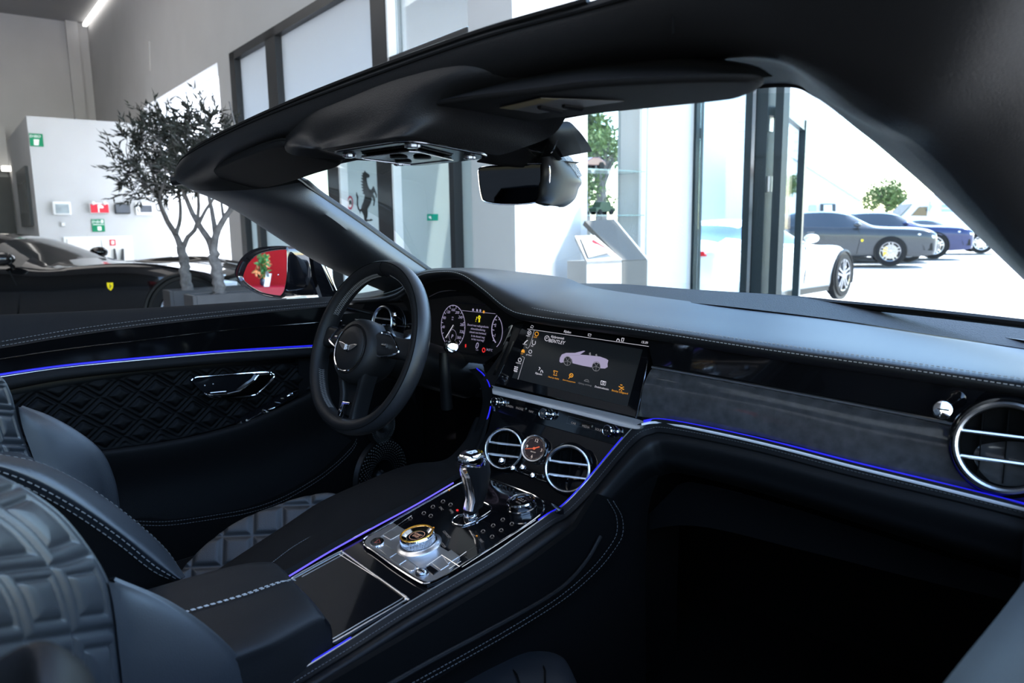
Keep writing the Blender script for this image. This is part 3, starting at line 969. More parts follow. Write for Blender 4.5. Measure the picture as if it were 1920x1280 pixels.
# clock
ck = Plane(FAS.px(1005.5, 842, .002), (.93, .36, 0), (-.12, .42, .9))
ck = Plane(ck.o, (.97, .22, -.09), ck.ey)
cl = P('clock', lathe([(.0265, 0), (.0265, .010), (.025, .013), (.0225, .0125), (.0215, .008)], ck.o, ck.n, 44), 'chrome', label='round chrome-rimmed clock with an orange hand')
P('clock_face', lathe([(0, .0085), (.022, .0085), (.022, .002)], ck.o, ck.n, 40), mat('clock_brown', (.035, .016, .012), .3, var=.3, vscale=200), parent=cl)
m_ = MB()
for s, a_, b_ in (('12', 0, .015), ('3', .0155, 0), ('6', 0, -.0155), ('9', -.0155, 0)):
    m_.add(text_vf(s, ck, ck.at(a_, b_), .0085, .0092))
m_.add(text_vf('BENTLEY', ck, ck.at(0, -.007), .0028, .0092))
for i in range(60):
    t = i / 60 * 2 * PI
    m_.add(ribbon([ck.at(.0205 * math.cos(t), .0205 * math.sin(t), .0092), ck.at((.0188 if i % 5 == 0 else .0198) * math.cos(t), (.0188 if i % 5 == 0 else .0198) * math.sin(t), .0092)], .0004, ck.n))
P('clock_figures', m_, mat('dial_cream', (.8, .62, .45), .5, emit=(1., .6, .35), es=.35), parent=cl, smooth=False)
hd = MB()
for a_, ln, w in ((math.radians(28), .0115, .0022), (math.radians(196), .018, .0014)):
    hd.add(ribbon([ck.at(0, 0, .010), ck.at(ln * math.cos(a_), ln * math.sin(a_), .010)], w, ck.n))
hd.add(lathe([(0, .0105), (.0025, .0105), (.0025, .009)], ck.o, ck.n, 12))
P('clock_hand', hd, emis('dial_orange', (1, .16, .05), .7), parent=cl, smooth=False, label='orange clock hands')
# four little organ-stop pulls
for x, y, r in ((941, 863, .0065), (962, 877.5, .0062), (980, 876, .0062), (999, 891, .0062)):
    p0 = FAS.px(x + 7, y + 7, 0)
    p1 = FAS.px(x, y, .03)
    P('organ_stop_pull', MB().add(tube([p0, p1], .0022, 8)).add(lathe([(0, .004), (r * .6, .0035), (r, 0), (r, -.003), (r * .55, -.006), (.003, -.008)], p1, (p1 - p0), 18)), 'chrome', label='small chrome pull knob')

# ------------------------------------------------------------------ passenger side fascia
f0 = L('y', .19, (1212, 628, .19), (1430, 661, .19), (1700, 699, .188), (1830, 720, .18), (1990, 745, .175))
f1 = L('y', .20, (1225, 688), (1430, 725), (1640, 765), (1806, 798, .19), (1990, 836, .185))
f2 = L('y', .165, (1198, 780, .165), (1400, 813, .165), (1600, 863, .16), (1800, 912, .155), (1990, 960, .15))
P('upper_fascia', loft([f0, f1], 40, 4, straight=True), 'gloss_black', label='gloss black upper fascia')
fm = [a_.lerp(b_, .45) + Vector((0, -.012, .004)) for a_, b_ in zip(f1, f2)]
P('trim_panel', loft([f1, [a_.lerp(b_, .12) + Vector((0, -.007, .002)) for a_, b_ in zip(f1, f2)], fm, f2], 60, 14), 'veneer', label='glossy dark trim panel with a soft reflection')
P('trim_chrome_strip', tube([p + Vector((0, -.004, .001)) for p in cr(f1[:4], 50)], .0024, 6), 'chrome_satin', label='thin chrome strip')
edge = [SCR.px(1222, 642, .001), SCR.px(1193, 784, .001)]
P('panel_gap', tube(edge, .0012, 6), 'chrome_dark')
blue = L('y', .15, (1209, 793, .135), (1228, 789.5, .145), (1250, 790.5), (1300, 799), (1400, 820), (1500, 844), (1600, 870, .148), (1760, 909, .143), (1920, 949, .138), (1990, 967, .135))
bl = cr(blue, 80)
P('light_strip', tube([p + Vector((0, -.004, .0035)) for p in bl], .0026, 6), 'led_blue', label='glowing blue light strip across the dashboard')
P('light_strip_trim', tube([p + Vector((0, -.0095, -.0005)) for p in bl], .0022, 6), 'trim_pale', label='chrome trim under the blue strip')
# round vent at the passenger end, with a drilled lock cylinder above it
pv = Plane(W(1886, 838, 'y', .155), (.97, .18, 0), (0, .2, .97))
air_vent(pv.o, pv, .052)
lk = Plane(W(1769, 767, 'y', .178), (.97, .2, 0), (0, .2, .97))
k = P('organ_stop_pull', lathe([(.010, -.018), (.0095, .004), (.0115, .008), (.0125, .013), (.0108, .018), (.005, .0195), (0, .0195)], lk.o, lk.n, 28), 'chrome', label='chrome pull knob beside the right vent')
P('knob_slot', box(lk.at(.0005, 0, .0196), (.013, .002, .002)), 'plastic_black', parent=k)
# leather lip of the dash running into the console rail
# ------------------------------------------------------------------ centre console
_a, _b, _c = W(540, 1080, 'x', -.115), W(850, 905, 'x', -.12), W(610, 1227, 'x', .115)
_n = (_c - _a).cross(_b - _a).normalized()
if _n.z < 0:
    _n = -_n
CON = Plane(W(760, 1040, (_a, _n)), (1, 0, 0) - _n * _n.x if False else Vector((1, 0, 0)) - _n * _n.x, Vector((0, 1, 0)) - _n * _n.y)
con = P('console_deck', prism([CON.px(*q, up=-.001) for q in ((490, 1115), (540, 1078), (700, 988), (860, 900), (905, 890), (1000, 928), (1056, 953), (1027, 970), (980, 1003), (924, 1042), (841, 1092), (754, 1143), (660, 1203), (600, 1240), (540, 1280))], CON.n * -.02), 'gloss_black', smooth=False, label='gloss black deck of the centre console')


def conl(up, *pts):
    return [CON.px(*p, up=up) if len(p) == 2 else W(p[0], p[1], 'y', p[2]) for p in pts]


# rail that sweeps up from the console and turns into the lower lip of the dashboard
R0 = conl(.001, (520, 1293), (560, 1265), (660, 1203), (754, 1143), (841, 1092), (924, 1043), (980, 1004), (1028, 970), (1056, 953, .022), (1097, 911, .075), (1156, 841, .11), (1186, 807, .125), (1212, 795, .135), (1250, 792, .14), (1400, 822, .143), (1600, 873, .14), (1800, 921, .135), (1990, 969, .13))
o1 = ((8, 12), (8, 12), (8, 12), (8, 12), (8, 12), (7, 13), (7, 13), (9, 12), (10, 12), (12, 11), (11, 12), (12, 15), (8, 17), (3, 18), (0, 17), (0, 18), (0, 18), (0, 19))


def off(base, offs, up, dy):
    out = []
    for p, (dx, dy_) in zip(base, offs):
        x, y = proj(p)
        out.append(W(x + dx, y + dy_, 'y', p.y + dy) + Vector((0, 0, up)))
    return out


R1 = off(R0, o1, .0, -.004)
R1b = off(R0, [(a_ * 1.3, b_ * 1.35) for a_, b_ in o1], 0, -.006)
o2 = ((22, 36), (22, 36), (22, 36), (22, 36), (23, 36), (24, 36), (25, 36), (28, 34), (32, 32), (36, 28), (34, 38), (34, 52), (22, 58), (14, 60), (4, 62), (0, 68), (0, 78), (0, 84))
R2 = off(R0, o2, 0, -.006)
o3 = [(a_ * 1.15, b_ * 1.35) for a_, b_ in o2]
R3 = off(R0, o3, 0, .004)
R4 = [p + Vector((-.015, .05, -.03)) for p in R3]
P('console_rail', loft([R0, [a_ + Vector((0, 0, .004)) for a_ in R0], R1, R1b, [a_.lerp(b_, .5) + Vector((.004, -.006, .006)) for a_, b_ in zip(R1b, R2)], R2, R3, R4], 110, 32), 'leather_soft', label='black leather rail sweeping from the console into the dashboard')
P('rail_stitching', dashes([p + Vector((.0005, -.0015, .0012)) for p in cr([a_.lerp(b_, .6) for a_, b_ in zip(R0, R1)], 260)], .003, .002, .0006), 'thread_dark')
P('rail_seam', tube([p + Vector((0, -.001, .001)) for p in cr([a_.lerp(b_, .5) for a_, b_ in zip(R1, R1b)], 160)], .0012, 5), 'suede')
# chrome and blue light lines along the deck edge
redge = cr([a_ + Vector((-.001, 0, .004)) for a_ in R0[1:12]], 80)
P('deck_edge_trim', tube(redge, .0011, 6), 'chrome_satin')
P('light_strip', tube([p + Vector((-.0022, .001, .0008)) for p in redge[45:76]], .0014, 6), 'led_blue', label='blue light line along the fascia edge')
P('light_strip', tube([p + Vector((-.0022, .001, .0008)) for p in redge[0:9]], .0012, 6), 'led_blue')
ledge_ = cr(conl(.004, (500, 1104), (540, 1081), (620, 1033), (700, 989), (780, 946), (850, 905)), 50)
P('light_strip', tube(ledge_, .0016, 6), mat('led_violet', (.01, .01, .01), .4, emit=(.16, .12, 1.), es=1.2), label='blue light line along the left console edge')
# left rail of the console (driver's side)
l0 = conl(.004, (470, 1118), (536, 1080), (620, 1031), (700, 987), (780, 944), (850, 903), (880, 880, .05), (905, 830, .10), (918, 782, .13))
l1 = off(l0, ((-10, -8),) * 6 + ((-8, -6), (-10, -2), (-8, 0)), 0, 0)
l2 = off(l0, ((-40, -22), (-40, -22), (-42, -24), (-46, -26), (-48, -28), (-44, -26), (-30, -16), (-24, -6), (-20, 0)), 0, .0)
l2b = off(l0, ((-80, -38), (-84, -42), (-90, -44), (-100, -46), (-100, -40), (-90, -30), (-50, -16), (-34, -4), (-28, 4)), 0, 0)
l3 = [p + Vector((-.03, 0, -.05)) for p in l2b]
P('console_rail', loft([l0, [a_.lerp(b_, .5) + Vector((0, 0, .005)) for a_, b_ in zip(l0, l1)], l1, l2, l2b, l3], 60, 20), 'leather_matt', label='matt black console flank beside the driver seat')
sp = cr(conl(.004, (505, 1062), (560, 1022), (640, 980), (720, 935)), 80)
P('rail_stitching', dashes([p + Vector((0, 0, .0035)) for p in sp], .0028, .0016, .0007), 'thread_dark')
# blue line running up the left edge of the fascia to the display
bl2 = cr([W(897, 840, 'y', .105), W(908, 810, 'y', .12), W(920, 775, 'y', .135), W(924, 750, 'y', .145), W(921, 722, 'y', .155), W(911, 703, 'y', .17), W(897, 690, 'y', .18)], 40)
P('light_strip', tube([p + Vector((-.001, -.004, 0)) for p in bl2[:18] + []], .0017, 6), 'led_blue', label='blue light line left of the round vent')
P('light_strip', tube([p + Vector((-.001, -.004, 0)) for p in bl2[26:]], .0014, 6), 'led_blue', label='blue light line left of the display')
g0 = [p + Vector((-.002, 0, 0)) for p in bl2]
g1 = [p + Vector((-.03, .0, -.006)) for p in bl2]
g2 = [p + Vector((-.07, .07, -.02)) for p in bl2]
P('knee_rail', loft([g0, [a_.lerp(b_, .5) + Vector((0, -.008, 0)) for a_, b_ in zip(g0, g1)], g1, g2], 30, 12), 'suede')

# panel of keys with the chrome loop
loop_px = [(681, 1016), (688, 1006), (740, 975), (810, 935), (870, 902), (897, 894), (915, 896), (960, 912), (1004, 930), (1018, 941), (1020, 954), (1012, 966), (980, 989), (930, 1020), (880, 1050), (840, 1076), (818, 1088), (800, 1094), (783, 1089), (740, 1062), (700, 1033), (686, 1024)]
key = P('key_panel', prism([CON.px(*q, up=.0035) for q in loop_px], CON.n * -.004), 'gloss_black', smooth=False, label='gloss black key panel round the gear lever')
P('panel_border', tube(cr([CON.px(*q, up=.004) for q in loop_px], 120, True), .0016, 6, closed=True), 'chrome', parent=key)
P('metal_plate', prism([CON.px(*q, up=.005) for q in ((684, 1015), (690, 1007), (737, 980), (758, 992), (800, 985), (826, 1025), (862, 1046), (840, 1074), (817, 1086), (800, 1090), (785, 1085), (740, 1057), (703, 1031), (688, 1022))], CON.n * -.003), 'alu', parent=key, smooth=False, label='brushed metal plate of the key panel')


def keyface(pts, m='plastic_black', up=.0062):
    q = [CON.px(*p, up=up) for p in pts]
    return prism(q, CON.n * -.003)


for i, q in enumerate((((712, 1030), (722, 1023), (744, 1036), (730, 1045)), ((731, 1046), (745, 1037), (762, 1049), (748, 1058)), ((749, 1059), (763, 1050), (780, 1062), (776, 1069), (766, 1069)))):
    P('metal_key', keyface(q), 'alu', parent=key, smooth=False, bev=.0006)
P('key_border', tube(cr([CON.px(*q, up=.0062) for q in ((710, 1029), (718, 1023), (726, 1023), (780, 1060), (780, 1066), (770, 1070), (762, 1068))], 50, True), .0007, 5, closed=True), 'chrome', parent=key)
P('metal_key', keyface(((716, 1002), (734, 991), (748, 1002), (732, 1011))), 'alu', parent=key, smooth=False, bev=.0006)
P('hazard_key', prism(ell(CON, 707, 1015, 13, 7.5, 28, rot=.25, up=.0068), CON.n * -.004), 'chrome', parent=key, label='oval chrome hazard key')
P('hazard_triangle', ribbon([CON.px(*q, up=.0071) for q in ((702, 1017), (711, 1010.5), (713, 1016.5), (702, 1017))], .0008, CON.n), mat('dull_red', (.5, .08, .06), .4), parent=key, smooth=False)
P('metal_key', keyface(((828, 1040), (846, 1030), (862, 1042), (840, 1056)), up=.0058), 'alu', parent=key, smooth=False, bev=.0006)
P('metal_key', keyface(((808, 1054), (824, 1045), (842, 1058), (826, 1068)), up=.0058), 'alu', parent=key, smooth=False, bev=.0006)
P('dark_key', keyface(((798, 1064), (806, 1059), (822, 1070), (812, 1077))), 'gloss_black', parent=key, smooth=False)
P('thumb_wheel', ball(CON.px(791, 1074, .006), .0105, 16, 10, (1, 1, .7)), 'chrome_dark', parent=key, label='dark chrome thumb wheel')
lines_ = MB()
for a_, b_ in (((714, 1005), (737, 990)), ((737, 990), (772, 966)), ((735, 1011), (760, 996)), ((800, 1060), (828, 1041)), ((828, 1040), (862, 1062)), ((842, 1066), (864, 1052)), ((862, 1043), (874, 1034)), ((866, 1063), (1004, 975))):
    lines_.add(tube([CON.px(*a_, up=.0062), CON.px(*b_, up=.0062)], .0006, 5))
P('key_panel_trim', lines_, 'chrome', parent=key)
gl = MB()
for x0, y0, x1, y1 in ((760, 970, 850, 915), (775, 985, 862, 930), (866, 1040, 980, 965), (884, 1050, 1000, 975)):
    gl.add(ribbon([CON.px(x0, y0, .0042), CON.px(x1, y1, .0042)], .0005, CON.n))
for k in range(5):
    for bx, by, dx, dy in ((768, 977, 19, -11.5), (874, 1045, 24, -15)):
        x, y = bx + dx * k, by + dy * k
        gl.add(ribbon([CON.px(x - 6, y - 5, .0042), CON.px(x + 10, y + 7, .0042)], .0005, CON.n))
P('key_gap', gl, 'chrome_dark', parent=key, smooth=False)
sy = MB()
for s, x, y in (('COMFORT', 838, 1006), ('CUSTOM', 830, 1024.5), ('A/C', 888, 1008), ('MAX', 903, 1018), ('SYNC', 828, 957), ('PARK', 847, 962), ('P', 848, 966)):
    sy.add(text_vf(s, CON, CON.px(x, y), .0062, .0044, slant=-.35))
for x, y in ((812, 950), (831, 940), (845, 946), (795, 962), (808, 967), (906, 996), (925, 985), (943, 974), (923, 1006), (940, 994), (960, 982), (770, 972)):
    sy.add(ribbon(cr([CON.px(x - 4, y + 1, .0044), CON.px(x - 2, y - 3, .0044), CON.px(x + 2, y - 3, .0044), CON.px(x + 3, y, .0044)], 8), .0012, CON.n))
    sy.add(ribbon([CON.px(x - 3, y + 2.5, .0044), CON.px(x + 2, y + 2, .0044)], .0009, CON.n))
P('key_symbols', sy, 'scr_grey', parent=key, smooth=False, label='small white key symbols')
P('indicator_light', sheet(ell(CON, 857.5, 956, 2.6, 2, 10, up=.0045)), 'scr_red', parent=key, smooth=False)
ol = MB()
for x, y in ((813, 988.5), (894, 1004), (842, 918)):
    ol.add(sheet(ell(CON, x, y, 1.7, 1.1, 8, up=.0045)))
P('indicator_light', ol, 'scr_orange', parent=key, smooth=False)
# drive-mode dial with start button
dc = CON.px(786, 1022, .004)
dial = P('drive_dial', lathe([(.0365, 0), (.0365, .002), (.034, .004), (.031, .005), (.030, .006)], dc, CON.n, 56), 'chrome_satin', label='knurled metal drive dial with start button')
P('dial_grip', lathe([(.0265, .004), (.0275, .006), (.0275, .017), (.0265, .019)], dc, CON.n, 96), mat('knurl', (.45, .45, .46), .22, metal=1., bump=1., bscale=900, btype='voronoi'), parent=dial)
kn = MB()
for i in range(72):
    t = i / 72 * 2 * PI
    kn.add(tube([dc + CON.ex * math.cos(t + s_ * .03) * .0277 + CON.ey * math.sin(t + s_ * .03) * .0277 + CON.n * h for s_, h in ((-1, .006), (1, .017))], .0006, 4))
P('dial_knurling', kn, 'chrome', parent=dial)
P('dial_top', lathe([(.0275, .017), (.0285, .019), (.0275, .0215), (.025, .0215), (.0185, .0165), (.017, .0165)], dc, CON.n, 56), 'chrome', parent=dial)
P('dial_ring', lathe([(.0268, .0215), (.0262, .0225), (.0245, .0222), (.0243, .021)], dc, CON.n, 56), mat('brass_glow', (.75, .45, .08), .2, metal=1., emit=(1., .5, .05), es=.12), parent=dial, label='golden ring')  # brass tone with a weak emission of its own
P('start_button', lathe([(0, .0175), (.0165, .0175), (.017, .0165)], dc, CON.n, 40), 'gloss_black', parent=dial)
pt = Plane(dc, CON.ex, CON.ey)
st = MB().add(text_vf('START', pt, pt.at(0, .0025), .006, .0178)).add(text_vf('STOP', pt, pt.at(0, -.0032), .006, .0178)).add(ribbon(pt.circle(dc, .0125, 36, .0178), .0006, CON.n, True))
P('start_lettering', st, mat('copper_glow', (.3, .15, .08), .4, emit=(1., .55, .4), es=.5), parent=dial, smooth=False)
# climate dial
cc = CON.px(979, 952, .004)
cd = P('climate_dial', lathe([(.025, 0), (.025, .003), (.0235, .004), (.0235, .012), (.0245, .014), (.0225, .016), (.020, .015), (.0195, .0125)], cc, CON.n, 48), 'chrome_dark', label='climate dial with a small lit figure')
P('dial_ring', lathe([(.0247, .0135), (.0238, .016), (.0215, .0162), (.0213, .0145)], cc, CON.n, 48), 'chrome', parent=cd)
P('dial_face', lathe([(0, .0128), (.020, .0128), (.020, .011)], cc, CON.n, 36), 'gloss_black', parent=cd)
pc = Plane(cc, CON.ex, CON.ey)
P('dial_figures', MB().add(text_vf('22.5', pc, pc.at(0, .003), .010, .0131, slant=-.2)).add(text_vf('AUTO', pc, pc.at(0, -.0065), .0048, .0131, slant=-.2)), 'scr_grey', parent=cd, smooth=False)
# speaker-like front edge of the deck (row of chrome buttons behind the lever)
ch = MB()
for i in range(7):
    ch.add(box(CON.px(918 + i * 7.5, 901 + i * 3.0, .006), (.004, .002, .004)))
P('deck_button_row', ch, 'chrome_dark', smooth=False)
# stowage lid with chrome border
tray_px = ((543, 1088), (560, 1076), (634, 1036), (643, 1036), (650, 1040), (757, 1117), (760, 1122), (754, 1129), (690, 1166), (628, 1202), (612, 1207))
tr = P('tray_lid', prism([CON.px(*q, up=.002) for q in tray_px + ((560, 1190), (520, 1110))], CON.n * -.004), 'gloss_black', smooth=False, label='gloss black tray lid with chrome border')
P('tray_border', tube(cr([CON.px(*q, up=.003) for q in tray_px], 90), .0017, 6), 'chrome_satin', parent=tr)
P('tray_border', tube(cr([CON.px(q[0] + (6 if q[0] < 640 and q[1] < 1100 else -4), q[1] + (5 if q[1] < 1100 else -5), .002) for q in tray_px[1:]], 90), .0008, 6), 'chrome_satin', parent=tr)
# gear lever
gb = CON.px(883, 968, .004)
gt = W(886, 853, 'y', gb.y - .012)
ax_ = (gt - gb)
gp = Plane(gb, (1, .1, 0), (-.1, 1, 0))
P('gear_gate', tube(cr([CON.px(*q, up=.005) for q in ((849, 974), (858, 966), (870, 962), (884, 958), (896, 945), (905, 941), (919, 948), (921, 955), (912, 963), (890, 976), (870, 984), (856, 983), (849, 979))], 60, True), .0012, 6, closed=True), 'chrome')
rows = []
for h, w, d, sx, sy in ((0, .010, .010, .0, 0), (.12, .012, .012, .0, 0), (.16, .0125, .014, .003, .004), (.30, .0135, .016, .004, .008), (.50, .0158, .021, .003, .010), (.68, .0188, .026, .001, .009), (.80, .0205, .028, -.001, .005), (.90, .0205, .0255, -.002, .001), (.97, .019, .0225, -.002, 0), (1.0, .016, .019, -.002, 0)):
    c0 = gb + ax_ * h + gp.ex * sx + gp.ey * sy
    rows.append([c0 + gp.ex * w * math.copysign(abs(math.cos(t)) ** .75, math.cos(t)) + gp.ey * d * math.copysign(abs(math.sin(t)) ** .75, math.sin(t)) for t in [2 * PI * i / 28 for i in range(28)]])
v_, f_ = grid(rows, True)
gear = P('gear_lever', (v_, f_), 'leather', label='gear lever with polished cap')
cap_rows = []
for h, k in ((.84, 1.05), (.90, 1.06), (.97, 1.04), (1.02, .88), (1.035, .78)):
    c0 = gb + ax_ * h + gp.ex * -.002 + gp.ey * (.003 if h < .88 else 0)
    cap_rows.append([c0 + gp.ex * .020 * k * math.copysign(abs(math.cos(t)) ** .75, math.cos(t)) + gp.ey * .0235 * k * math.copysign(abs(math.sin(t)) ** .75, math.sin(t)) for t in [2 * PI * i / 32 for i in range(32)]])
P('lever_cap', grid(cap_rows, True), 'chrome', parent=gear, label='chrome cap')
P('lever_badge', prism(cap_rows[-1], ax_.normalized() * .0008), 'gloss_black', parent=gear)
tp = Plane(gb + ax_ * 1.035 + gp.ex * -.002, gp.ex, gp.ey)
P('lever_letter', text_vf('B', tp, tp.at(0, 0), .026, .0012, .0004, slant=-.3), mat('white_enamel', (.75, .75, .75), .3), parent=gear, smooth=False, label='white letter B')
strip_rows = [[gb + ax_ * h + gp.ex * (sx + .0105 * q) + gp.ey * (sy - d - .0016 + .0025 * q * q) for q in (-1, -.5, 0, .5, 1)] for h, d, sx, sy in ((.14, .0125, .002, .001), (.30, .016, .004, .008), (.50, .021, .003, .010), (.68, .026, .001, .009), (.82, .028, -.001, .004), (.90, .0255, -.002, .001))]
P('lever_strip', grid(strip_rows), 'chrome', parent=gear, label='chrome front strip with P mark')
fp = Plane(gb + ax_ * .64 + gp.ey * (.010 - .0285), gp.ex, ax_)
P('lever_mark', MB().add(text_vf('P', fp, fp.at(0, .010), .012, .0012)).add(ribbon([fp.at(-.006, -.006, .0012), fp.at(.007, -.008, .0012)], .0012, fp.n)), 'gloss_black', parent=gear, smooth=False)
P('lever_collar', lathe([(.013, -.002), (.014, .004), (.012, .009), (.011, .012)], gb, ax_, 28), 'chrome', parent=gear)
# armrest box
az = .70
A = [W(236, 1118, 'z', az), W(450, 1056, 'z', az), W(515, 1058, 'z', az), W(540, 1080, 'z', az - .002), W(574, 1111, 'z', az - .004), W(600, 1138, 'z', az - .008), W(606, 1160, 'z', az - .016)]
far = L('z', az, (180, 1136), (300, 1098), (440, 1060), (505, 1056, az - .003), (528, 1070, az - .012))
midl = L('z', az + .004, (220, 1190), (330, 1155), (450, 1120), (535, 1091, az + .001), (556, 1096, az - .008))
nea = L('z', az, (330, 1260), (420, 1225), (500, 1195), (585, 1152, az - .004), (606, 1152, az - .012))
nea2 = L('z', az - .022, (345, 1290), (440, 1258), (520, 1225), (596, 1180), (610, 1172))
low = [p + Vector((.004, -.002, -.06)) for p in nea2]
fdown = [p + Vector((0, .0, -.05)) for p in far]
P('armrest', loft([fdown, far, [a_.lerp(b_, .5) + Vector((0, 0, .003)) for a_, b_ in zip(far, midl)], midl, [a_.lerp(b_, .5) + Vector((0, 0, .003)) for a_, b_ in zip(midl, nea)], nea, nea2, low], 40, 28), 'leather_soft', ang=180, label='padded black leather armrest with a double pale seam')
fr_ = [l_[-1] for l_ in (far, midl, nea, nea2, low)]
P('armrest_front', loft([fr_, [p + Vector((.0, .008, -.02)) for p in fr_], [p + Vector((0, .006, -.08)) for p in fr_]], 16, 6), 'leather_soft')
for k in (-.0045, .0045):
    P('armrest_stitching', dashes([p + Vector((k * .3, k, .0026 - (.0006 if k > 0 else 0))) for p in cr(midl[:4] + [midl[4]], 120)], .0050, .003, .0008), 'thread')
P('console_body', box((0, -.35, .45), (.20, .95, .36)), 'carpet', smooth=False)
P('console_front', box((0, .30, .50), (.26, .16, .50)), 'plastic_black', smooth=False)
# side of the console towards the passenger with its double stitch
cs0 = [p + Vector((-.012, .035, -.02)) for p in R3[:12]]
cs1 = [Vector((.185, p.y + .02, p.z - .12)) for p in cs0]
cs2 = [Vector((.19, p.y + .02, .30)) for p in cs0]
P('console_side_panel', loft([cs0, cs1, cs2], 40, 8, straight=False), 'suede')
sx_ = .2
for d in ((0, 0), (11, 3)):
    pth = [W(x + d[0], y + d[1], 'x', sx_) for x, y in ((1139, 936), (1155, 965), (1157, 995), (1148, 1017), (1115, 1060), (1060, 1110), (990, 1157), (900, 1210), (770, 1282), (700, 1320))]
    P('side_panel_stitching', dashes(cr(pth, 200), .0042, .0026, .0007), 'thread_dark')
pth = [W(x, y, 'x', sx_) for x, y in ((1126, 1005), (1100, 1050), (1060, 1095), (1000, 1135), (900, 1190), (800, 1243), (700, 1300))]
P('side_panel_edge', tube(cr(pth, 60), .0035, 8), 'leather_soft')
pn = [W(x, y, 'x', sx_ - .006) for x, y in ((1120, 925), (1150, 935), (1175, 985), (1165, 1025), (1075, 1115), (900, 1225), (640, 1380), (500, 1400), (600, 1290), (820, 1160), (1000, 1050), (1080, 990))]
P('side_panel', prism(pn, Vector((-.01, 0, 0))), 'suede', smooth=False)
# glovebox catch
gbp = [W(x, y, 'y', .16) for x, y in ((1330, 910), (1392, 925))]
P('glovebox_face', loft([[p + Vector((0, .05, -.03)) for p in R4[11:]], L('y', .2, (1180, 1000), (1300, 985), (1500, 1030), (1700, 1080), (1990, 1150))], 20, 3, straight=True), 'suede')
P('glovebox_catch', tube(gbp, .0012, 6), 'chrome_dark')
# floor pan, firewall and sills keep light out of the footwells
P('floor_carpet', box((0, -.1, .27), (1.5, 1.9, .04)), 'carpet', smooth=False)
P('firewall', box((0, .66, .62), (1.44, .04, .72)), 'carpet', smooth=False)
P('footwell_liner', box((-.47, .52, .60), (.5, .02, .6)), 'carpet', smooth=False)
P('under_dash_panel', box((.40, .40, .82), (.60, .40, .02)), 'suede', smooth=False)
P('under_dash_panel', box((-.42, .42, .80), (.56, .34, .02)), 'suede', smooth=False)
# ------------------------------------------------------------------ steering wheel
WC = Vector((-.37, -.022, .938))
tau = math.radians(21)
we, wu = Vector((1, 0, 0)), Vector((0, math.sin(tau), math.cos(tau)))
wn = we.cross(wu)          # towards the driver
WP = Plane(WC, we, wu)
sw = P('steering_wheel', lathe([(0, -.05), (.035, -.05), (.04, -.02), (.05, .0)], WC, WP.n, 32), 'plastic_black', label='black leather steering wheel')


def rimc(t):
    x, y = .168 * math.cos(t), .171 * math.sin(t)
    if y < -.13:
        y = -.13 - (-.13 - y) * .9
    return x, y


def rim_pt(t, ph, ra=.0165, rb=.020):
    x, y = rimc(t)
    d = Vector((x, y)).normalized()
    return WP.at(x + d.x * ra * math.cos(ph), y + d.y * ra * math.cos(ph), rb * math.sin(ph))


rows = [[rim_pt(2 * PI * i / 120, 2 * PI * k / 20) for k in range(20)] for i in range(121)]
mat('leather_perforated', (.011, .011, .012), .36, spec=.45, bump=.16, bscale=1100, btype='voronoi')
P('wheel_rim', grid(rows, True), 'leather_perforated', parent=sw, label='leather wheel rim')
# smooth inner half of the rim, with sewn edge
rows = [[rim_pt(2 * PI * i / 120, a_, .0170, .0205) for a_ in [math.radians(62 + 208 * k / 14) for k in range(15)]] for i in range(121)]
P('rim_inner_leather', grid(rows), 'leather_soft', parent=sw)
for a_ in (62,):
    P('rim_seam', tube([rim_pt(2 * PI * i / 120, math.radians(a_), .0172, .0208) for i in range(120)], .0009, 5, closed=True), 'suede', parent=sw)
P('rim_seam', tube([rim_pt(math.radians(90), math.radians(p_), .0174, .0210) for p_ in range(60, 200, 10)], .001, 5), 'suede', parent=sw)
if 'thread_grey' not in MATS:
    mat('thread_grey', (.13, .125, .12), .7, bump=.2, bscale=2000)
for a0, a1 in ((97, 158), (205, 246), (20, 80)):
    zz = MB()
    n_ = int((a1 - a0) * .62)
    for i in range(n_):
        t = math.radians(a0 + (a1 - a0) * i / n_)
        t2 = math.radians(a0 + (a1 - a0) * (i + 1) / n_)
        for q in ((150, 185), (185, 150)):
            zz.add(tube([rim_pt(t, math.radians(q[0]), .0176, .0212), rim_pt(t2, math.radians(q[1]), .0176, .0212)], .00045, 4))
    P('rim_stitching', zz, 'thread_grey', parent=sw)
# airbag hub
hub_rows = []
for r, h in ((.050, -.045), (.066, -.02), (.068, .010), (.066, .026), (.060, .034), (.052, .037)):
    hub_rows.append([WP.at(-.002 + r * 1.02 * math.cos(t), -.010 + r * math.sin(t) * (1.04 if math.sin(t) < 0 else .96), h) for t in [2 * PI * i / 48 for i in range(48)]])
P('wheel_hub', grid(hub_rows, True), 'leather_soft', parent=sw, label='rounded airbag hub')
HP = Plane(WP.at(-.004, -.011, .037), we, wu)
P('horn_pad', lathe([(0, .005), (.030, .0045), (.044, .002), (.0475, -.002), (.052, -.001)], HP.o, HP.n, 56), 'leather_soft', parent=sw, label='round horn pad')
P('horn_pad_ring', ribbon(HP.circle(HP.o, .0485, 60, .0015), .0016, HP.n, True), 'chrome_dark', parent=sw)
P('horn_pad_arc', tube(HP.circle(HP.o, .0485, 40, .002, math.radians(140), math.radians(292)), .0017, 6), 'chrome', parent=sw, label='chrome arc')
wing = []
for s in (1, -1):
    w_ = [(.004, .004), (.012, .0065), (.022, .0085), (.033, .009), (.030, .0055), (.026, .0025), (.021, -.001), (.015, -.004), (.009, -.006), (.004, -.006)]
    wing.append(prism([HP.at(s * x, y, .006) for x, y in w_], HP.n * .002))
em = P('winged_emblem', MB().add(wing[0]).add(wing[1]), 'chrome_satin', parent=sw, smooth=False, bev=.0006, label='chrome winged emblem with letter B')
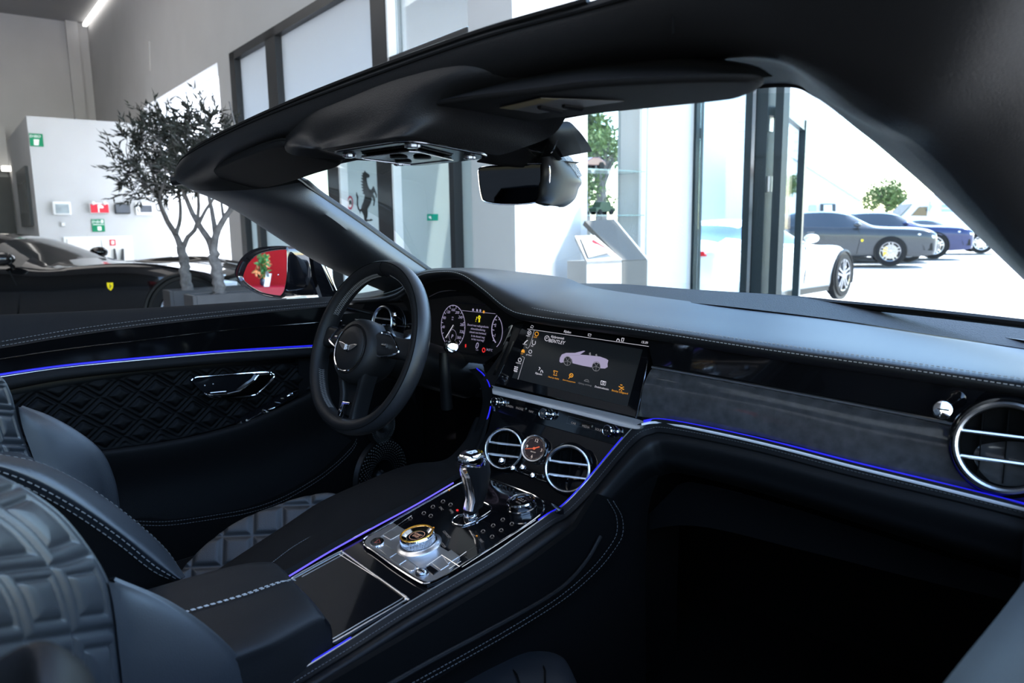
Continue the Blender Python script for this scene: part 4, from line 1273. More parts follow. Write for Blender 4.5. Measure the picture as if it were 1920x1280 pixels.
P('emblem_disc', lathe([(0, .0092), (.0065, .0088), (.0075, .0075), (.0075, .005)], HP.at(0, -.001), HP.n, 24), 'gloss_black', parent=sw)
P('emblem_letter', text_vf('B', Plane(HP.o, we, wu), HP.at(0, -.001), .0165, .0095, .0014), 'trim_pale', parent=sw, smooth=False)
# spokes
for s in (-1, 1):
    up_, lo_ = [], []
    for x, h in ((.055, .020), (.085, .012), (.115, .008), (.152, .006)):
        k = (.026, .024, .022, .026)[[.055, .085, .115, .152].index(x)]
        up_.append(WP.at(s * x, .012 + k * .75, h))
        lo_.append(WP.at(s * x, .012 - k, h))
    midu = [a_.lerp(b_, .5) + WP.n * .004 for a_, b_ in zip(up_, lo_)]
    bk = [p - WP.n * .03 for p in up_]
    bl_ = [p - WP.n * .03 for p in lo_]
    P('wheel_spoke', loft([bk, up_, midu, lo_, bl_], 20, 16), 'leather_soft', parent=sw)
    q = [(s * .062, .034), (s * .088, .033), (s * .118, .010), (s * .121, -.003), (s * .064, -.014)]
    P('switch_bezel', tube(cr([WP.at(x, y, .020 - abs(x) * .06) for x, y in q + [q[0]]], 50), .0022, 6), 'chrome', parent=sw, label='chrome switch bezel')
    P('switch_pad', prism([WP.at(x * .97, y * .9 + .001, .019 - abs(x) * .06) for x, y in q], WP.n * -.006), 'gloss_black', parent=sw, smooth=False)
    P('switch_roller', tube([WP.at(s * .080, .008, .021), WP.at(s * .092, .008, .019)], .004, 12), 'chrome', parent=sw)
    P('shift_paddle', prism([WP.at(s * x, y, -.035) for x, y in ((.06, .05), (.10, .062), (.125, .06), (.132, .03), (.12, .018), (.07, .02))], WP.n * -.005), 'chrome_dark', parent=sw, smooth=False, bev=.001)
# lower split spoke
for s in (-1, 1):
    ol = [WP.at(s * x, y, h) for x, y, h in ((.058, -.030, .024), (.045, -.070, .018), (.034, -.105, .010), (.029, -.135, .006), (.029, -.150, .004))]
    il = [WP.at(s * x, y, h) for x, y, h in ((.028, -.058, .026), (.026, -.080, .016), (.019, -.105, .010), (.015, -.135, .008), (.013, -.150, .006))]
    P('wheel_spoke', loft([[p - WP.n * .03 for p in ol], ol, [a_.lerp(b_, .5) + WP.n * .003 for a_, b_ in zip(ol, il)], il, [p - WP.n * .016 for p in il]], 18, 14), 'leather_soft', parent=sw)
P('spoke_infill', prism([WP.at(x, y, .002) for x, y in ((-.03, -.05), (.03, -.05), (.017, -.145), (-.017, -.145))], WP.n * -.02), 'leather_matt', parent=sw, smooth=False)
P('spoke_badge', prism([WP.at(x, y, .014) for x, y in ((-.019, -.137), (-.013, -.120), (.012, -.118), (.010, -.123), (-.006, -.125), (-.010, -.150), (-.018, -.150))], WP.n * -.006), 'chrome', parent=sw, smooth=False, bev=.0008, label='chrome badge at the foot of the wheel')
P('spoke_badge', tube([WP.at(.002, -.130, .013), WP.at(-.002, -.152, .012)], .0015, 6), 'chrome', parent=sw)
P('spoke_badge_dot', lathe([(0, .002), (.004, .001), (.0055, -.001)], WP.at(-.013, -.140, .015), WP.n, 14), 'gloss_black', parent=sw)
P('steering_column', tube([WC - WP.n * .04, WC - WP.n * .30], .05, 20), 'plastic_black')
# column stalk with the knurled chrome tip, chrome paddle end behind the rim
s0 = W(846, 650, 'y', .10)
s1 = W(832, 652, 'y', .115)
P('column_stalk', tube(cr([W(838, 765, 'y', .12), W(836, 735, 'y', .115), W(834, 700, 'y', .11), W(832, 660, 'y', .11)], 20), lambda t: .013 - .002 * t, 12), 'plastic_black', label='black column stalk with chrome tip')
dd = (W(850, 650, 'y', .06) - s1).normalized()
P('stalk_tip', lathe([(0, -.012), (.012, -.012), (.0125, .000), (.0135, .002), (.0135, .012), (.011, .017), (.006, .0155), (0, .0165)], s0, dd, 28), 'chrome', label='knurled chrome stalk tip')
P('stalk_collar', lathe([(.0115, -.022), (.0135, -.018), (.0135, -.004), (.012, -.002)], s0, dd, 24), 'gloss_black')
P('paddle_tip', prism([W(x, y, 'x', -.20) for x, y in ((795, 640), (796, 650), (787, 690), (781, 697), (779, 690), (786, 660))], Vector((0, .006, 0))), 'chrome', smooth=False, bev=.001)
P('paddle_tip', prism([W(x, y, 'x', -.315) for x, y in ((718, 610), (728, 612), (738, 630), (741, 645), (735, 640), (726, 626))], Vector((0, .006, 0))), 'chrome', smooth=False, bev=.001)
# left end of the dashboard seen through the wheel: vent, pull knob, glossy fascia
P('left_fascia', loft([L('y', .27, (610, 572), (680, 570), (740, 566), (775, 560)), L('y', .26, (605, 612), (680, 610), (740, 612), (775, 618)), L('y', .24, (600, 650), (680, 660), (740, 690), (780, 760))], 20, 8), 'gloss_black')
P('left_fascia_strip', tube(L('y', .255, (608, 604), (650, 604), (690, 606), (760, 612)), .0014, 6), 'chrome_satin')
lv = Plane(W(722, 606, 'y', .25), (1, 0, 0), (0, .2, .97))
air_vent(lv.o, lv, .043)
P('organ_stop_pull', MB().add(lathe([(0, .006), (.006, .005), (.0085, 0), (.006, -.005), (.003, -.008)], W(739, 591, 'y', .22), (0, -1, .2), 18)).add(tube([W(741, 592, 'y', .23), W(752, 600, 'y', .25)], .0025, 8)), 'chrome', label='small chrome pull knob above the left vent')
# far door mirror's quarter window etc. are with the door below
# ------------------------------------------------------------------ windscreen frame: header and both pillars, one leather-covered arch
def mir(l):
    return [Vector((-p.x, p.y, p.z)) for p in reversed(l)]


G_L = [W(815, 515, 'x', -.675), W(740, 463, 'x', -.64), W(680, 420, 'x', -.61), W(605, 369, 'x', -.58), W(568, 342, 'x', -.555)]
G_R = [W(1535, 179, 'x', .555), W(1610, 236, 'x', .585), W(1730, 332, 'x', .615), W(1840, 434, 'x', .65), W(1925, 514, 'x', .68)]
g_mid = [Vector(p) for p in ((-.525, -.075, 1.297), (-.36, -.07, 1.308), (-.18, -.06, 1.318), (0, -.055, 1.324), (.2, -.06, 1.332), (.38, -.066, 1.332), (.52, -.07, 1.330))]
l0 = G_L + g_mid + G_R
E_L = [W(745, 556, 'x', -.78), W(650, 515, 'x', -.76), W(581, 480, 'x', -.745), W(450, 396, 'x', -.71), W(372, 358, 'x', -.685)]
h2 = [Vector(p) for p in ((-.655, -.262, 1.285), (-.52, -.240, 1.322), (-.25, -.232, 1.348), (0, -.228, 1.352), (.25, -.232, 1.362), (.45, -.24, 1.356), (.60, -.262, 1.325))]
E_R = [Vector(p) for p in ((.69, -.22, 1.27), (.715, -.12, 1.235), (.75, .05, 1.145), (.77, .16, 1.09), (.79, .30, 1.03))]
l2 = E_L + h2 + E_R
F_L = [p + Vector((-.03, .01, .02)) for p in E_L[:4]] + [W(352, 338, 'x', -.69)]
h3 = [W(345, 303, 'x', -.668), W(372, 275, 'y', -.252), W(480, 221, 'y', -.245), W(640, 155, 'y', -.245), W(881, 68, 'y', -.245), W(1105, 3, 'y', -.25), Vector((.58, -.29, 1.40))]
F_R = [Vector(p) for p in ((.80, -.36, 1.40), (.82, -.2, 1.32), (.84, 0, 1.22), (.85, .15, 1.13), (.86, .31, 1.05))]
l3 = F_L + h3 + F_R
l1 = [a.lerp(b, .5) + Vector((0, 0, .006)) if 4 < i < 12 else (a + Vector((.006, -.024, -.048)) if i < 3 else a + Vector((.006, -.022, -.040)) if i == 3 else a.lerp(b, .4) + Vector((.004, -.012, -.01)) if i == 4 else a.lerp(b, .34) + Vector((-.014, -.02, .004))) for i, (a, b) in enumerate(zip(l0, l2))]
l5 = [p + (Vector((0, .03, .03)) if 5 < i < 11 else Vector((-.022, .018, .006)) if i < 6 else Vector((.02, .018, .012))) for i, p in enumerate(l0)]
l4 = [a.lerp(b, .5) + Vector((0, 0, .016)) for a, b in zip(l3, l5)]
ls = [cr(l, 150) for l in (l0, l1, l2, l3, l4, l5)]
rows = [cr([l[i] for l in ls], 30, True) for i in range(151)]
fv, ff = grid(rows, True)
WF = P('windscreen_frame', (fv, ff), 'frame_leather', label='leather-covered windscreen frame arching across the top')
for s_ in (0,):
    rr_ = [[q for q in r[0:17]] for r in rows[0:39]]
    P('pillar_sheen', grid([[q + (CAM - q).normalized() * .0012 for q in r] for r in rr_]), 'leather_sheen', parent=WF, label='left pillar leather with a pale blue sheen put into its colour')
P('frame_seam', tube([q + (CAM - q).normalized() * .0006 for q in [r[14].lerp(r[13], .2) for r in rows[36:112]]], .0022, 6), 'suede', parent=WF)
P('frame_edge_piping', tube([p + Vector((0, -.002, .001)) for p in cr(h3[:6], 90)], .0035, 6), 'plastic_black', parent=WF)
P('frame_seam', tube([W(1262, y, 'd', d_) for y, d_ in ((-5, .672), (20, .667), (50, .668), (64, .67))], .0012, 6), 'suede', parent=WF)
P('glass_seal', tube(cr([p + Vector((0, -.001, .0)) for p in l0], 150), .0035, 6), 'plastic_black', parent=WF)
P('frame_latch', tube([W(325, 338, 'x', -.70), W(345, 335, 'x', -.68)], .012, 10), 'plastic_black', parent=WF)
# left pillar overlay above is a lit copy of the frame leather; the windscreen pane itself
thin_glass('windscreen_glass', (.92, .98, .972), .22)
gb_ = [Vector((x, .60 - .38 * x * x, 1.02)) for x in (-.70, -.5, -.3, 0, .3, .5, .70)]
gt_ = [p + Vector((0, .006, .004)) for p in (l0[4], l0[6], l0[7], l0[8], l0[9], l0[10], l0[12])]
gm_ = [a.lerp(b, .5) + Vector((0, .05, .03)) for a, b in zip(gb_, gt_)]
P('windscreen', loft([gb_, gm_, gt_], 40, 16), 'windscreen_glass', label='tinted windscreen pane')

# ------------------------------------------------------------------ sun visors
def pad(name, corners, plane, thick, m, label, n=60):
    """a soft flat pad: outline on a plane, rounded rim"""
    pl, nn = plane
    if nn.dot(CAM - pl) < 0:
        nn = -nn
    o = cr([W(x, y, (pl, nn)) for x, y in corners], n, True)
    c = sum(o, Vector()) / n
    rows = []
    for k, h in ((1.0, 0), (1.0, .35), (.985, .75), (.96, .95), (.92, 1.0), (.5, 1.0), (.02, 1.0)):
        rows.append([c + (p - c) * k + nn * (h * thick) for p in o])
    v, f = grid(rows, True)
    f.append(tuple(range(n - 1, -1, -1)))
    return P(name, (v, f), m, label=label, ang=60)


def plane3(a, b, c):
    return (a, (b - a).cross(c - a).normalized())


vl = plane3(W(397, 308, 'x', -.60), W(548, 263, 'x', -.30), W(640, 300, 'x', -.29))
pad('sun_visor', ((382, 327), (384, 318), (400, 306), (445, 287), (490, 269), (525, 259), (545, 262), (575, 276), (636, 290), (640, 299), (600, 312), (555, 327), (520, 337), (487, 342), (440, 341), (405, 337)), vl, .014, 'leather_matt', 'driver sun visor folded up at the left')
P('visor_stitch', tube(cr([W(x, y, (vl[0] - Vector((0, .014, 0)), vl[1])) for x, y in ((392, 318), (412, 306), (450, 290), (492, 273), (525, 263), (542, 265))], 30), .0008, 5), 'suede')
vr = plane3(W(768, 196, 'x', .07), W(1425, 156, 'x', .575), W(1010, 217, 'x', .19))
pad('sun_visor', ((763, 196), (775, 206), (860, 215), (945, 232), (1010, 217), (1180, 198), (1360, 178), (1400, 170), (1426, 158), (1431, 146), (1400, 139), (1300, 140), (1180, 146), (1100, 152), (1000, 165), (900, 177), (830, 187)), vr, .006, 'leather_matt', 'passenger sun visor folded up with a pale warning label')
v0 = L('x', .1, (764, 195, .068), (830, 178, .13), (900, 158, .19), (1000, 132, .27), (1100, 113, .35), (1200, 106, .42), (1300, 110, .49), (1390, 124, .55), (1431, 146, .585))
v1 = L('x', .1, (764, 199, .072), (830, 184, .135), (900, 167, .195), (1000, 146, .28), (1100, 131, .36), (1200, 127, .43), (1300, 129, .50), (1390, 138, .555), (1431, 148, .585))
v2 = [W(x, y, (vr[0], vr[1])) for x, y in ((766, 200), (830, 187), (900, 177), (1000, 165), (1100, 152), (1200, 146), (1300, 141), (1390, 141), (1430, 149))]
v1 = [p + Vector((0, -.006, -.001)) for p in v1]
vb_ = [p + Vector((0, .02, .004)) for p in v0]
P('visor_roll', loft([vb_, v0, v1, v2], 60, 16), 'leather_soft', label='rolled rear edge of the passenger visor')
lbp = [W(x, y, (vr[0] - Vector((0, .0, .0075)), vr[1])) for x, y in ((937, 201), (1015, 183), (1170, 189), (1010, 212))]
lb = P('warning_label', prism(lbp, Vector((0, 0, -.0006))), mat('label_grey', (.05, .047, .045), .5), smooth=False, label='worn grey and yellow warning label')
lpl = Plane(lbp[0], lbp[2] - lbp[0], lbp[1] - lbp[0])
P('label_header', prism([a + Vector((0, 0, -.0008)) for a in (lbp[0], lbp[1], lbp[1].lerp(lbp[2], .22), lbp[0].lerp(lbp[3], .3))], Vector((0, 0, -.0003))), mat('label_yellow', (.10, .075, .02), .5), parent=lb, smooth=False)
for k_, e_ in ((.35, .3), (.55, .55)):
    P('label_print', tube([lbp[0].lerp(lbp[2], k_) + Vector((0, 0, -.001)), lbp[3].lerp(lbp[2], e_) + Vector((0, 0, -.001))], .004, 6), 'plastic_black', parent=lb)

# ------------------------------------------------------------------ overhead console
RL, RR, FRt, FL = Vector((-.10, -.248, 1.299)), Vector((.10, -.262, 1.303)), Vector((.10, -.102, 1.287)), Vector((-.10, -.10, 1.280))
OC = Plane((RL + RR + FRt + FL) / 4, (1, 0, 0), ((RL + RR) - (FRt + FL)))
if OC.n.z > 0:
    OC = Plane(OC.o, OC.ex, -OC.ey)
    OC.n = -OC.n if OC.n.z > 0 else OC.n


def ocl(k, dz, fr=1.0, dy=0.):
    """closed outline round the console at scale k"""
    o = []
    for a in [2 * PI * i / 48 for i in range(48)]:
        x = .112 * k * math.copysign(abs(math.cos(a)) ** .45, math.cos(a))
        y = .088 * k * fr * math.copysign(abs(math.sin(a)) ** .45, math.sin(a))
        o.append(OC.o + Vector((x, y + dy, dz + (-.08 * y))))
    return o


def mixl(*pts):
    return [W(x, y, k, v) for x, y, k, v in pts]


cb3 = [OC.o + Vector((x, y, -.08 * y)) for x, y in ((-.108, .04), (-.108, -.02), (-.106, -.084), (-.04, -.0885), (.04, -.0885), (.106, -.086), (.108, -.02), (.108, .04), (.106, .088))]
cm2 = mixl((548, 290, 'x', -.20), (556, 274, 'x', -.175), (600, 267, 'y', -.247), (668, 242, 'y', -.260), (752, 213, 'y', -.262), (840, 199, 'x', .150), (930, 212, 'x', .165), (1003, 230, 'x', .165), (1040, 250, 'x', .16))
cm1 = mixl((530, 262, 'y', -.19), (542, 256, 'y', -.222), (590, 236, 'y', -.248), (664, 203, 'y', -.256), (757, 168, 'y', -.256), (860, 142, 'y', -.249), (955, 140, 'y', -.22), (1040, 160, 'y', -.17), (1080, 180, 'y', -.14))
ctp = mixl((500, 244, 'y', -.17), (515, 232, 'y', -.20), (566, 207, 'y', -.236), (655, 170, 'y', -.241), (762, 126, 'y', -.241), (880, 88, 'y', -.230), (990, 70, 'y', -.20), (1080, 90, 'y', -.17), (1110, 120, 'y', -.14))
P('overhead_console', loft([[p + Vector((0, .0, -.001)) * 1 + (OC.o - p) * .06 for p in cb3], cb3, [a.lerp(b, .35) + Vector((0, 0, -.002)) for a, b in zip(cb3, cm2)], cm2, cm1, ctp], 60, 30), 'frame_leather', ang=180, label='leather-covered overhead console')
gp0 = [OC.o + Vector((x, y, -.001 - .08 * y)) for x, y in [(.103 * math.copysign(abs(math.cos(a)) ** .32, math.cos(a)), .080 * math.copysign(abs(math.sin(a)) ** .32, math.sin(a))) for a in [2 * PI * i / 48 for i in range(48)]]]
op = P('overhead_panel', prism(gp0, Vector((0, 0, -.004))), 'gloss_deep', bev=.0015, label='gloss black panel with reading lamps')


def oc(x, y, d=-.0058):
    return OC.o + Vector((x, y, d - .08 * y))


P('overhead_panel_border', tube([p + Vector((0, 0, -.002)) for p in gp0], .0011, 5, closed=True), 'chrome_dark', parent=op)
P('lamp_glass', prism([oc(x, y) for x, y in ((-.06, -.045), (.06, -.045), (.066, -.035), (.05, .04), (-.05, .04), (-.066, -.035))], Vector((0, 0, -.0035))), 'gloss_deep', parent=op, smooth=False, bev=.001)
P('lamp_trim', tube([oc(x, y, -.0098) for x, y in ((-.06, -.046), (.06, -.046), (.067, -.035), (.051, .041), (-.051, .041), (-.067, -.035))], .0010, 5, closed=True), 'chrome_dark', parent=op)
for x, y, r in ((.085, -.06, .011), (-.078, -.055, .010), (.078, .05, .009), (-.08, .04, .009)):
    P('reading_lamp', lathe([(0, .004), (r * .7, .004), (r * .8, .0025), (r, .003), (r * 1.05, .0)], oc(x, y), (0, 0, -1), 24), 'chrome_dark', parent=op)
    P('lamp_lens', lathe([(0, .0045), (r * .6, .0042)], oc(x, y), (0, 0, -1), 18), 'chrome', parent=op)
for x, y in ((-.03, .01), (.03, .0), (0, -.02)):
    P('overhead_button', lathe([(0, .003), (.012, .0025), (.014, .0)], oc(x, y, -.0095), (0, 0, -1), 20), 'plastic_black', parent=op)
# mirror foot running along the glass, with the sensor housing
ft0 = [W(x, y, 'x', xx) for x, y, xx in ((915, 284, .05), (960, 258, .07), (1003, 237, .09), (1026, 252, .10), (1046, 276, .10), (1056, 294, .10))]
ft1 = [W(x, y, 'x', xx) for x, y, xx in ((905, 295, .03), (950, 285, .04), (990, 275, .05), (1020, 278, .06), (1042, 290, .07), (1055, 298, .08))]
ft2 = [W(x, y, 'x', xx) for x, y, xx in ((895, 304, .0), (935, 309, .01), (975, 311, .02), (1010, 311, .02), (1036, 307, .04), (1052, 301, .06))]
P('mirror_foot', loft([[p + Vector((.02, .05, .01)) for p in ft0], ft0, ft1, ft2, [p + Vector((0, .05, .0)) for p in ft2]], 24, 16), 'plastic_black', label='black shroud of the mirror foot')
hs = []
for (ax0, ay0), (ax1, ay1), d_ in (((1012, 296), (1058, 293), 0), ((1013, 325), (1087, 335), 0), ((1010, 350), (1082, 352), 0), ((1008, 370), (1075, 372), 0), ((1004, 380), (1058, 385), .01), ((1020, 386), (1045, 387), .03)):
    a_, b_ = W(ax0, ay0, 'x', .04), W(ax1, ay1, 'x', .05)
    m1_ = a_.lerp(b_, .45) + Vector((.016, -.016, 0))
    hs.append([a_ + Vector((-.03, .05, 0)), a_, m1_, b_, b_ + Vector((-.04, .05, 0))])
P('sensor_housing', loft(hs, 20, 20), 'plastic_black', label='black sensor housing behind the mirror')
P('sensor_grille', ribbon([W(x, y, 'x', .052) for x, y in ((1054, 290), (1068, 300), (1080, 318), (1087, 333))], .012, Vector((.8, -.5, .3))), mat('grille_grey', (.30, .29, .28), .5, bump=.8, bscale=500, btype='voronoi'), smooth=False)
# rear-view mirror
MP = Plane(W(962, 345, 'x', -.0), (.84, .50, 0), (.03, -.04, 1))
mo = ((897, 318), (905, 313), (930, 309.5), (960, 308), (1000, 307), (1024, 307.5), (1030, 311), (1031, 330), (1029, 355), (1026, 372), (1020, 377), (990, 381.5), (960, 383), (930, 382), (908, 377), (903, 370), (899, 350), (897, 330))
mo3 = cr([MP.px(*q) for q in mo], 80, True)
mc = sum(mo3, Vector()) / 80
rows = [[mc + (p - mc) * k + MP.n * h for p in mo3] for k, h in ((.0, -.035), (.6, -.034), (.9, -.025), (1.0, -.012), (1.02, -.002), (1.0, .0005), (.975, .001))]
rv = P('rear_view_mirror', grid(rows, True), 'gloss_black', label='frameless rear-view mirror with a thin chrome edge')
P('mirror_rim', tube([p + MP.n * .0002 for p in mo3], .0011, 6, closed=True), 'chrome', parent=rv, label='chrome edge')
mg = cr([MP.px(*q, up=.0014) for q in ((899, 320), (907, 315), (960, 310), (1008, 309), (1013, 314), (1012, 350), (1006, 372), (990, 379), (955, 381), (912, 376), (904, 366), (900, 340))], 60, True)
P('mirror_glass', sheet(mg), mat('mirror_dark', (.003, .0035, .004), .02, metal=1.), parent=rv, smooth=False)

# ------------------------------------------------------------------ driver's door
dx = Vector((1, 0, 0))
d0 = L('x', -.86, (-60, 593), (0, 590), (150, 584), (300, 577), (450, 568), (600, 559), (640, 556))
d1 = L('x', -.80, (-60, 651), (7, 640), (150, 616), (300, 597), (450, 581), (600, 568), (640, 565))
d2 = L('x', -.785, (-60, 659), (7, 648), (150, 624), (300, 604), (450, 588), (600, 573), (640, 571))
d3 = L('x', -.771, (-60, 661), (7, 652), (150, 628), (300, 608), (450, 591), (600, 576), (640, 574))
d4 = L('x', -.772, (-60, 684), (7, 672), (120, 655), (251, 639), (420, 619), (596, 604), (640, 601))
d5 = L('x', -.774, (-60, 713), (0, 702), (120, 685), (251, 672), (420, 658), (585, 648), (640, 645))
d6 = L('x', -.758, (-60, 722), (0, 711), (120, 693), (251, 680), (420, 665), (585, 654), (640, 651))
d7 = L('x', -.762, (-60, 750), (0, 735), (120, 712), (251, 697), (420, 681), (585, 669), (640, 665))
P('door_cap', loft([[p + Vector((-.02, 0, -.03)) for p in d0], d0, [a.lerp(b, .4) + Vector((0, 0, .006)) for a, b in zip(d0, d1)], d1, d2, d3], 60, 24), 'leather_matt', label='leather cap along the top of the driver door')
for l_ in (d1, d2):
    P('door_stitching', dashes([p + Vector((.0008, 0, .0008)) for p in cr(l_, 160)], .0042, .0026, .0008), 'thread_dark')
P('door_fascia', loft([d3, d4, d5], 60, 10), 'gloss_deep', label='gloss black door inlay')
P('door_chrome_line', tube([p + dx * .001 for p in cr(d4, 80)], .0011, 6), 'chrome', label='thin chrome line in the door inlay')
bd = cr(d5, 90)
P('light_strip', tube([p + dx * .003 for p in bd], .0026, 6), 'led_blue', label='glowing blue light strip on the driver door')
P('light_strip_trim', tube([p + dx * .010 + Vector((0, 0, -.0042)) for p in bd], .0021, 6), 'trim_pale')
P('door_pad', loft([d5, [a.lerp(b, .5) + dx * .004 for a, b in zip(d5, d6)], d6, [a.lerp(b, .5) + dx * .008 for a, b in zip(d6, d7)], d7, [p + dx * -.03 for p in d7]], 60, 20), 'leather_matt')


def quilt_h(a, b, cell, depth):
    u, v = a / cell, b / cell
    fu, fv = u - math.floor(u), v - math.floor(v)
    d = min(fu, 1 - fu, fv, 1 - fv) * cell
    k = cell
    h = -math.exp(-(d / (.05 * k)) ** 2) - .75 * math.exp(-((d - .2 * k) / (.035 * k)) ** 2)
    if d > .2 * k:
        h += .75 * (1 - math.exp(-((d - .2 * k) / (.12 * k)) ** 2))
    return h * depth


qt = L('x', -.772, (-70, 757), (20, 742), (130, 722), (251, 704), (330, 696), (420, 689), (560, 680))
qb = L('x', -.772, (-70, 872), (60, 858), (185, 845), (330, 823), (440, 795), (520, 763), (585, 732))
ct, cb_ = cr(qt, 260), cr(qb, 260)
rows = []
for j in range(111):
    row = []
    for a, b in zip(ct, cb_):
        p = a.lerp(b, j / 110)
        q = (p.y * .82 + p.z, p.z - p.y * .82)
        e = min(1, min(j, 110 - j) / 8)
        row.append(p + dx * (quilt_h(q[0], q[1], .062, .0055) * e - .004))
    rows.append(row)
P('door_quilting', grid(rows), 'leather_quilt' if 'leather_quilt' in MATS else mat('leather_quilt', (.0016, .0016, .0017), .6, spec=.07, bump=.2, bscale=900), ang=180, label='diamond-quilted black door panel')
a0 = L('x', -.745, (-70, 872, -.772), (60, 858, -.772), (185, 846, -.772), (330, 824, -.772), (440, 796, -.772), (520, 764, -.772), (585, 732, -.772))
a1 = L('x', -.725, (-70, 868), (60, 863), (185, 849), (330, 828), (440, 802), (520, 770), (590, 735))
a2 = L('x', -.728, (-70, 890), (60, 880), (185, 866), (330, 846), (440, 820), (520, 788), (600, 750))
a3 = L('x', -.765, (-70, 960), (60, 950), (185, 925), (330, 900), (440, 880), (520, 850), (620, 800))
a4 = L('x', -.765, (-70, 1010), (100, 990), (265, 970), (330, 972), (470, 948), (590, 890), (660, 825))
P('door_armrest', loft([a0, [a.lerp(b, .5) + Vector((.004, 0, .004)) for a, b in zip(a0, a1)], a1, a2, a3, a4], 60, 24), 'leather_matt', label='curved armrest edge of the driver door')
for d_ in (0, 7):
    P('door_stitching', dashes(cr([W(x, y + d_, 'x', -.745) for x, y in ((200, 972), (265, 977), (320, 977), (400, 966), (470, 953), (530, 932), (590, 898), (630, 868), (660, 838), (670, 820))], 120), .0042, .0026, .0007), 'thread_dark')
P('door_lower_panel', loft([a4, L('x', -.76, (-70, 1100), (100, 1080), (265, 1060), (400, 1040), (560, 1000), (700, 980), (760, 900))], 30, 3, straight=True), 'suede')
P('door_front_panel', prism([W(x, y, 'x', -.775) for x, y in ((560, 660), (700, 640), (790, 700), (800, 980), (600, 1000), (560, 760))], Vector((-.02, 0, 0))), 'suede', smooth=False)
# door pull
xp = -.762
q5 = lambda pts, x=xp: [W(340 + X / 7.385, 680 + Y / 7.385, 'x', x) for X, Y in pts]
hb = P('door_handle', prism(q5(((140, 245), (180, 210), (260, 195), (700, 160), (1100, 130), (1220, 125), (1285, 190), (1200, 290), (1080, 400), (1010, 445), (800, 470), (600, 485), (430, 475), (320, 425), (240, 350), (150, 262))), Vector((-.012, 0, 0))), 'gloss_black', smooth=False, label='chrome door pull in a black recess')
P('handle_border', tube(cr(q5(((140, 245), (160, 222), (200, 205), (260, 195), (700, 160), (1100, 130), (1215, 125), (1255, 150), (1285, 188), (1200, 290), (1080, 400), (1010, 445), (800, 470), (600, 487), (430, 478), (320, 425))), 90), .0021, 8), 'chrome', parent=hb)
lv_ = q5(((1065, 160), (1245, 148), (1270, 190), (1190, 285), (1075, 395), (1005, 438), (800, 462), (600, 476), (440, 470), (350, 440), (640, 425), (800, 388), (930, 290), (1010, 235)), xp + .010)
lever = P('pull_lever', prism(lv_, Vector((-.016, 0, 0))), 'chrome', parent=hb, smooth=False, bev=.003, seg=3, label='chrome pull lever')
P('lock_marker', MB().add(ball(q5(((325, 312),))[0], .0016)).add(ball(q5(((440, 292),))[0], .0016)).add(tube(q5(((400, 412), (618, 392))), .001, 5)), 'chrome_satin', parent=hb)
# window and mirror switches on the sloping armrest
swb = P('switch_block', prism(q5(((780, 850), (800, 825), (1120, 640), (1480, 400), (1600, 355), (1625, 370), (1600, 430), (1400, 560), (1180, 690), (960, 825), (850, 855)), -.742), Vector((-.02, 0, 0))), 'gloss_black', smooth=False, label='window switch block')
for pts, r in ((((800, 835), (830, 830)), .0028), (((905, 795), (925, 800)), .0024), (((930, 790), (1110, 680), (1145, 690)), .0011), (((1130, 655), (1160, 660)), .0026), (((1180, 675), (1195, 678)), .002), (((950, 815), (1140, 700)), .0011), (((1300, 545), (1365, 555)), .0012), (((1375, 505), (1410, 500)), .0032), (((1290, 615), (1200, 650)), .0012), (((1460, 460), (1490, 445)), .002), (((1500, 445), (1540, 430)), .0036), (((1520, 395), (1600, 372)), .0032), (((1060, 755), (1030, 775)), .0016)):
    P('window_switch', tube([p + dx * .002 for p in q5(pts, -.742)], r, 8), 'chrome', parent=swb)
# drilled speaker grilles low on the door
for x, y, r in ((718, 893, .105), (718, 797, .052)):
    sp_ = Plane(W(x, y, 'x', -.745), (0, 1, 0), (0, 0, 1))
    sp_ = Plane(sp_.o, (-.25, .95, 0), (0, .0, 1))
    s_ = P('door_speaker', lathe([(0, -.02), (r * .3, -.015), (r * .45, -.004), (r * .7, .004), (r, 0), (r * 1.04, -.012)], sp_.o, sp_.n, 48), 'plastic_black', label='round drilled speaker grille')
    P('speaker_ring', tube(sp_.circle(sp_.o, r * .98, 60, .001), .0012, 6, closed=True), 'plastic_black', parent=s_)
    dm = MB()
    for ring in range(9):
        rr = r * (.46 + .06 * ring)
        hh = .004 if ring > 3 else -.002 + .0015 * ring
        for i in range(52):
            t = (i + ring * .5) / 52 * 2 * PI
            dm.add(ball(sp_.at(rr * math.cos(t), rr * math.sin(t), hh + (.001 if ring < 7 else -.001)), r * (.009 + .0014 * ring), 6, 4))
    P('speaker_dimples', dm, mat('dimple_black', (.10, .10, .10), .3, metal=.8) if 'dimple_black' not in MATS else 'dimple_black', parent=s_)
    P('speaker_dome', ball(sp_.at(0, 0, -.014), r * .2, 16, 8), 'plastic_black', parent=s_)
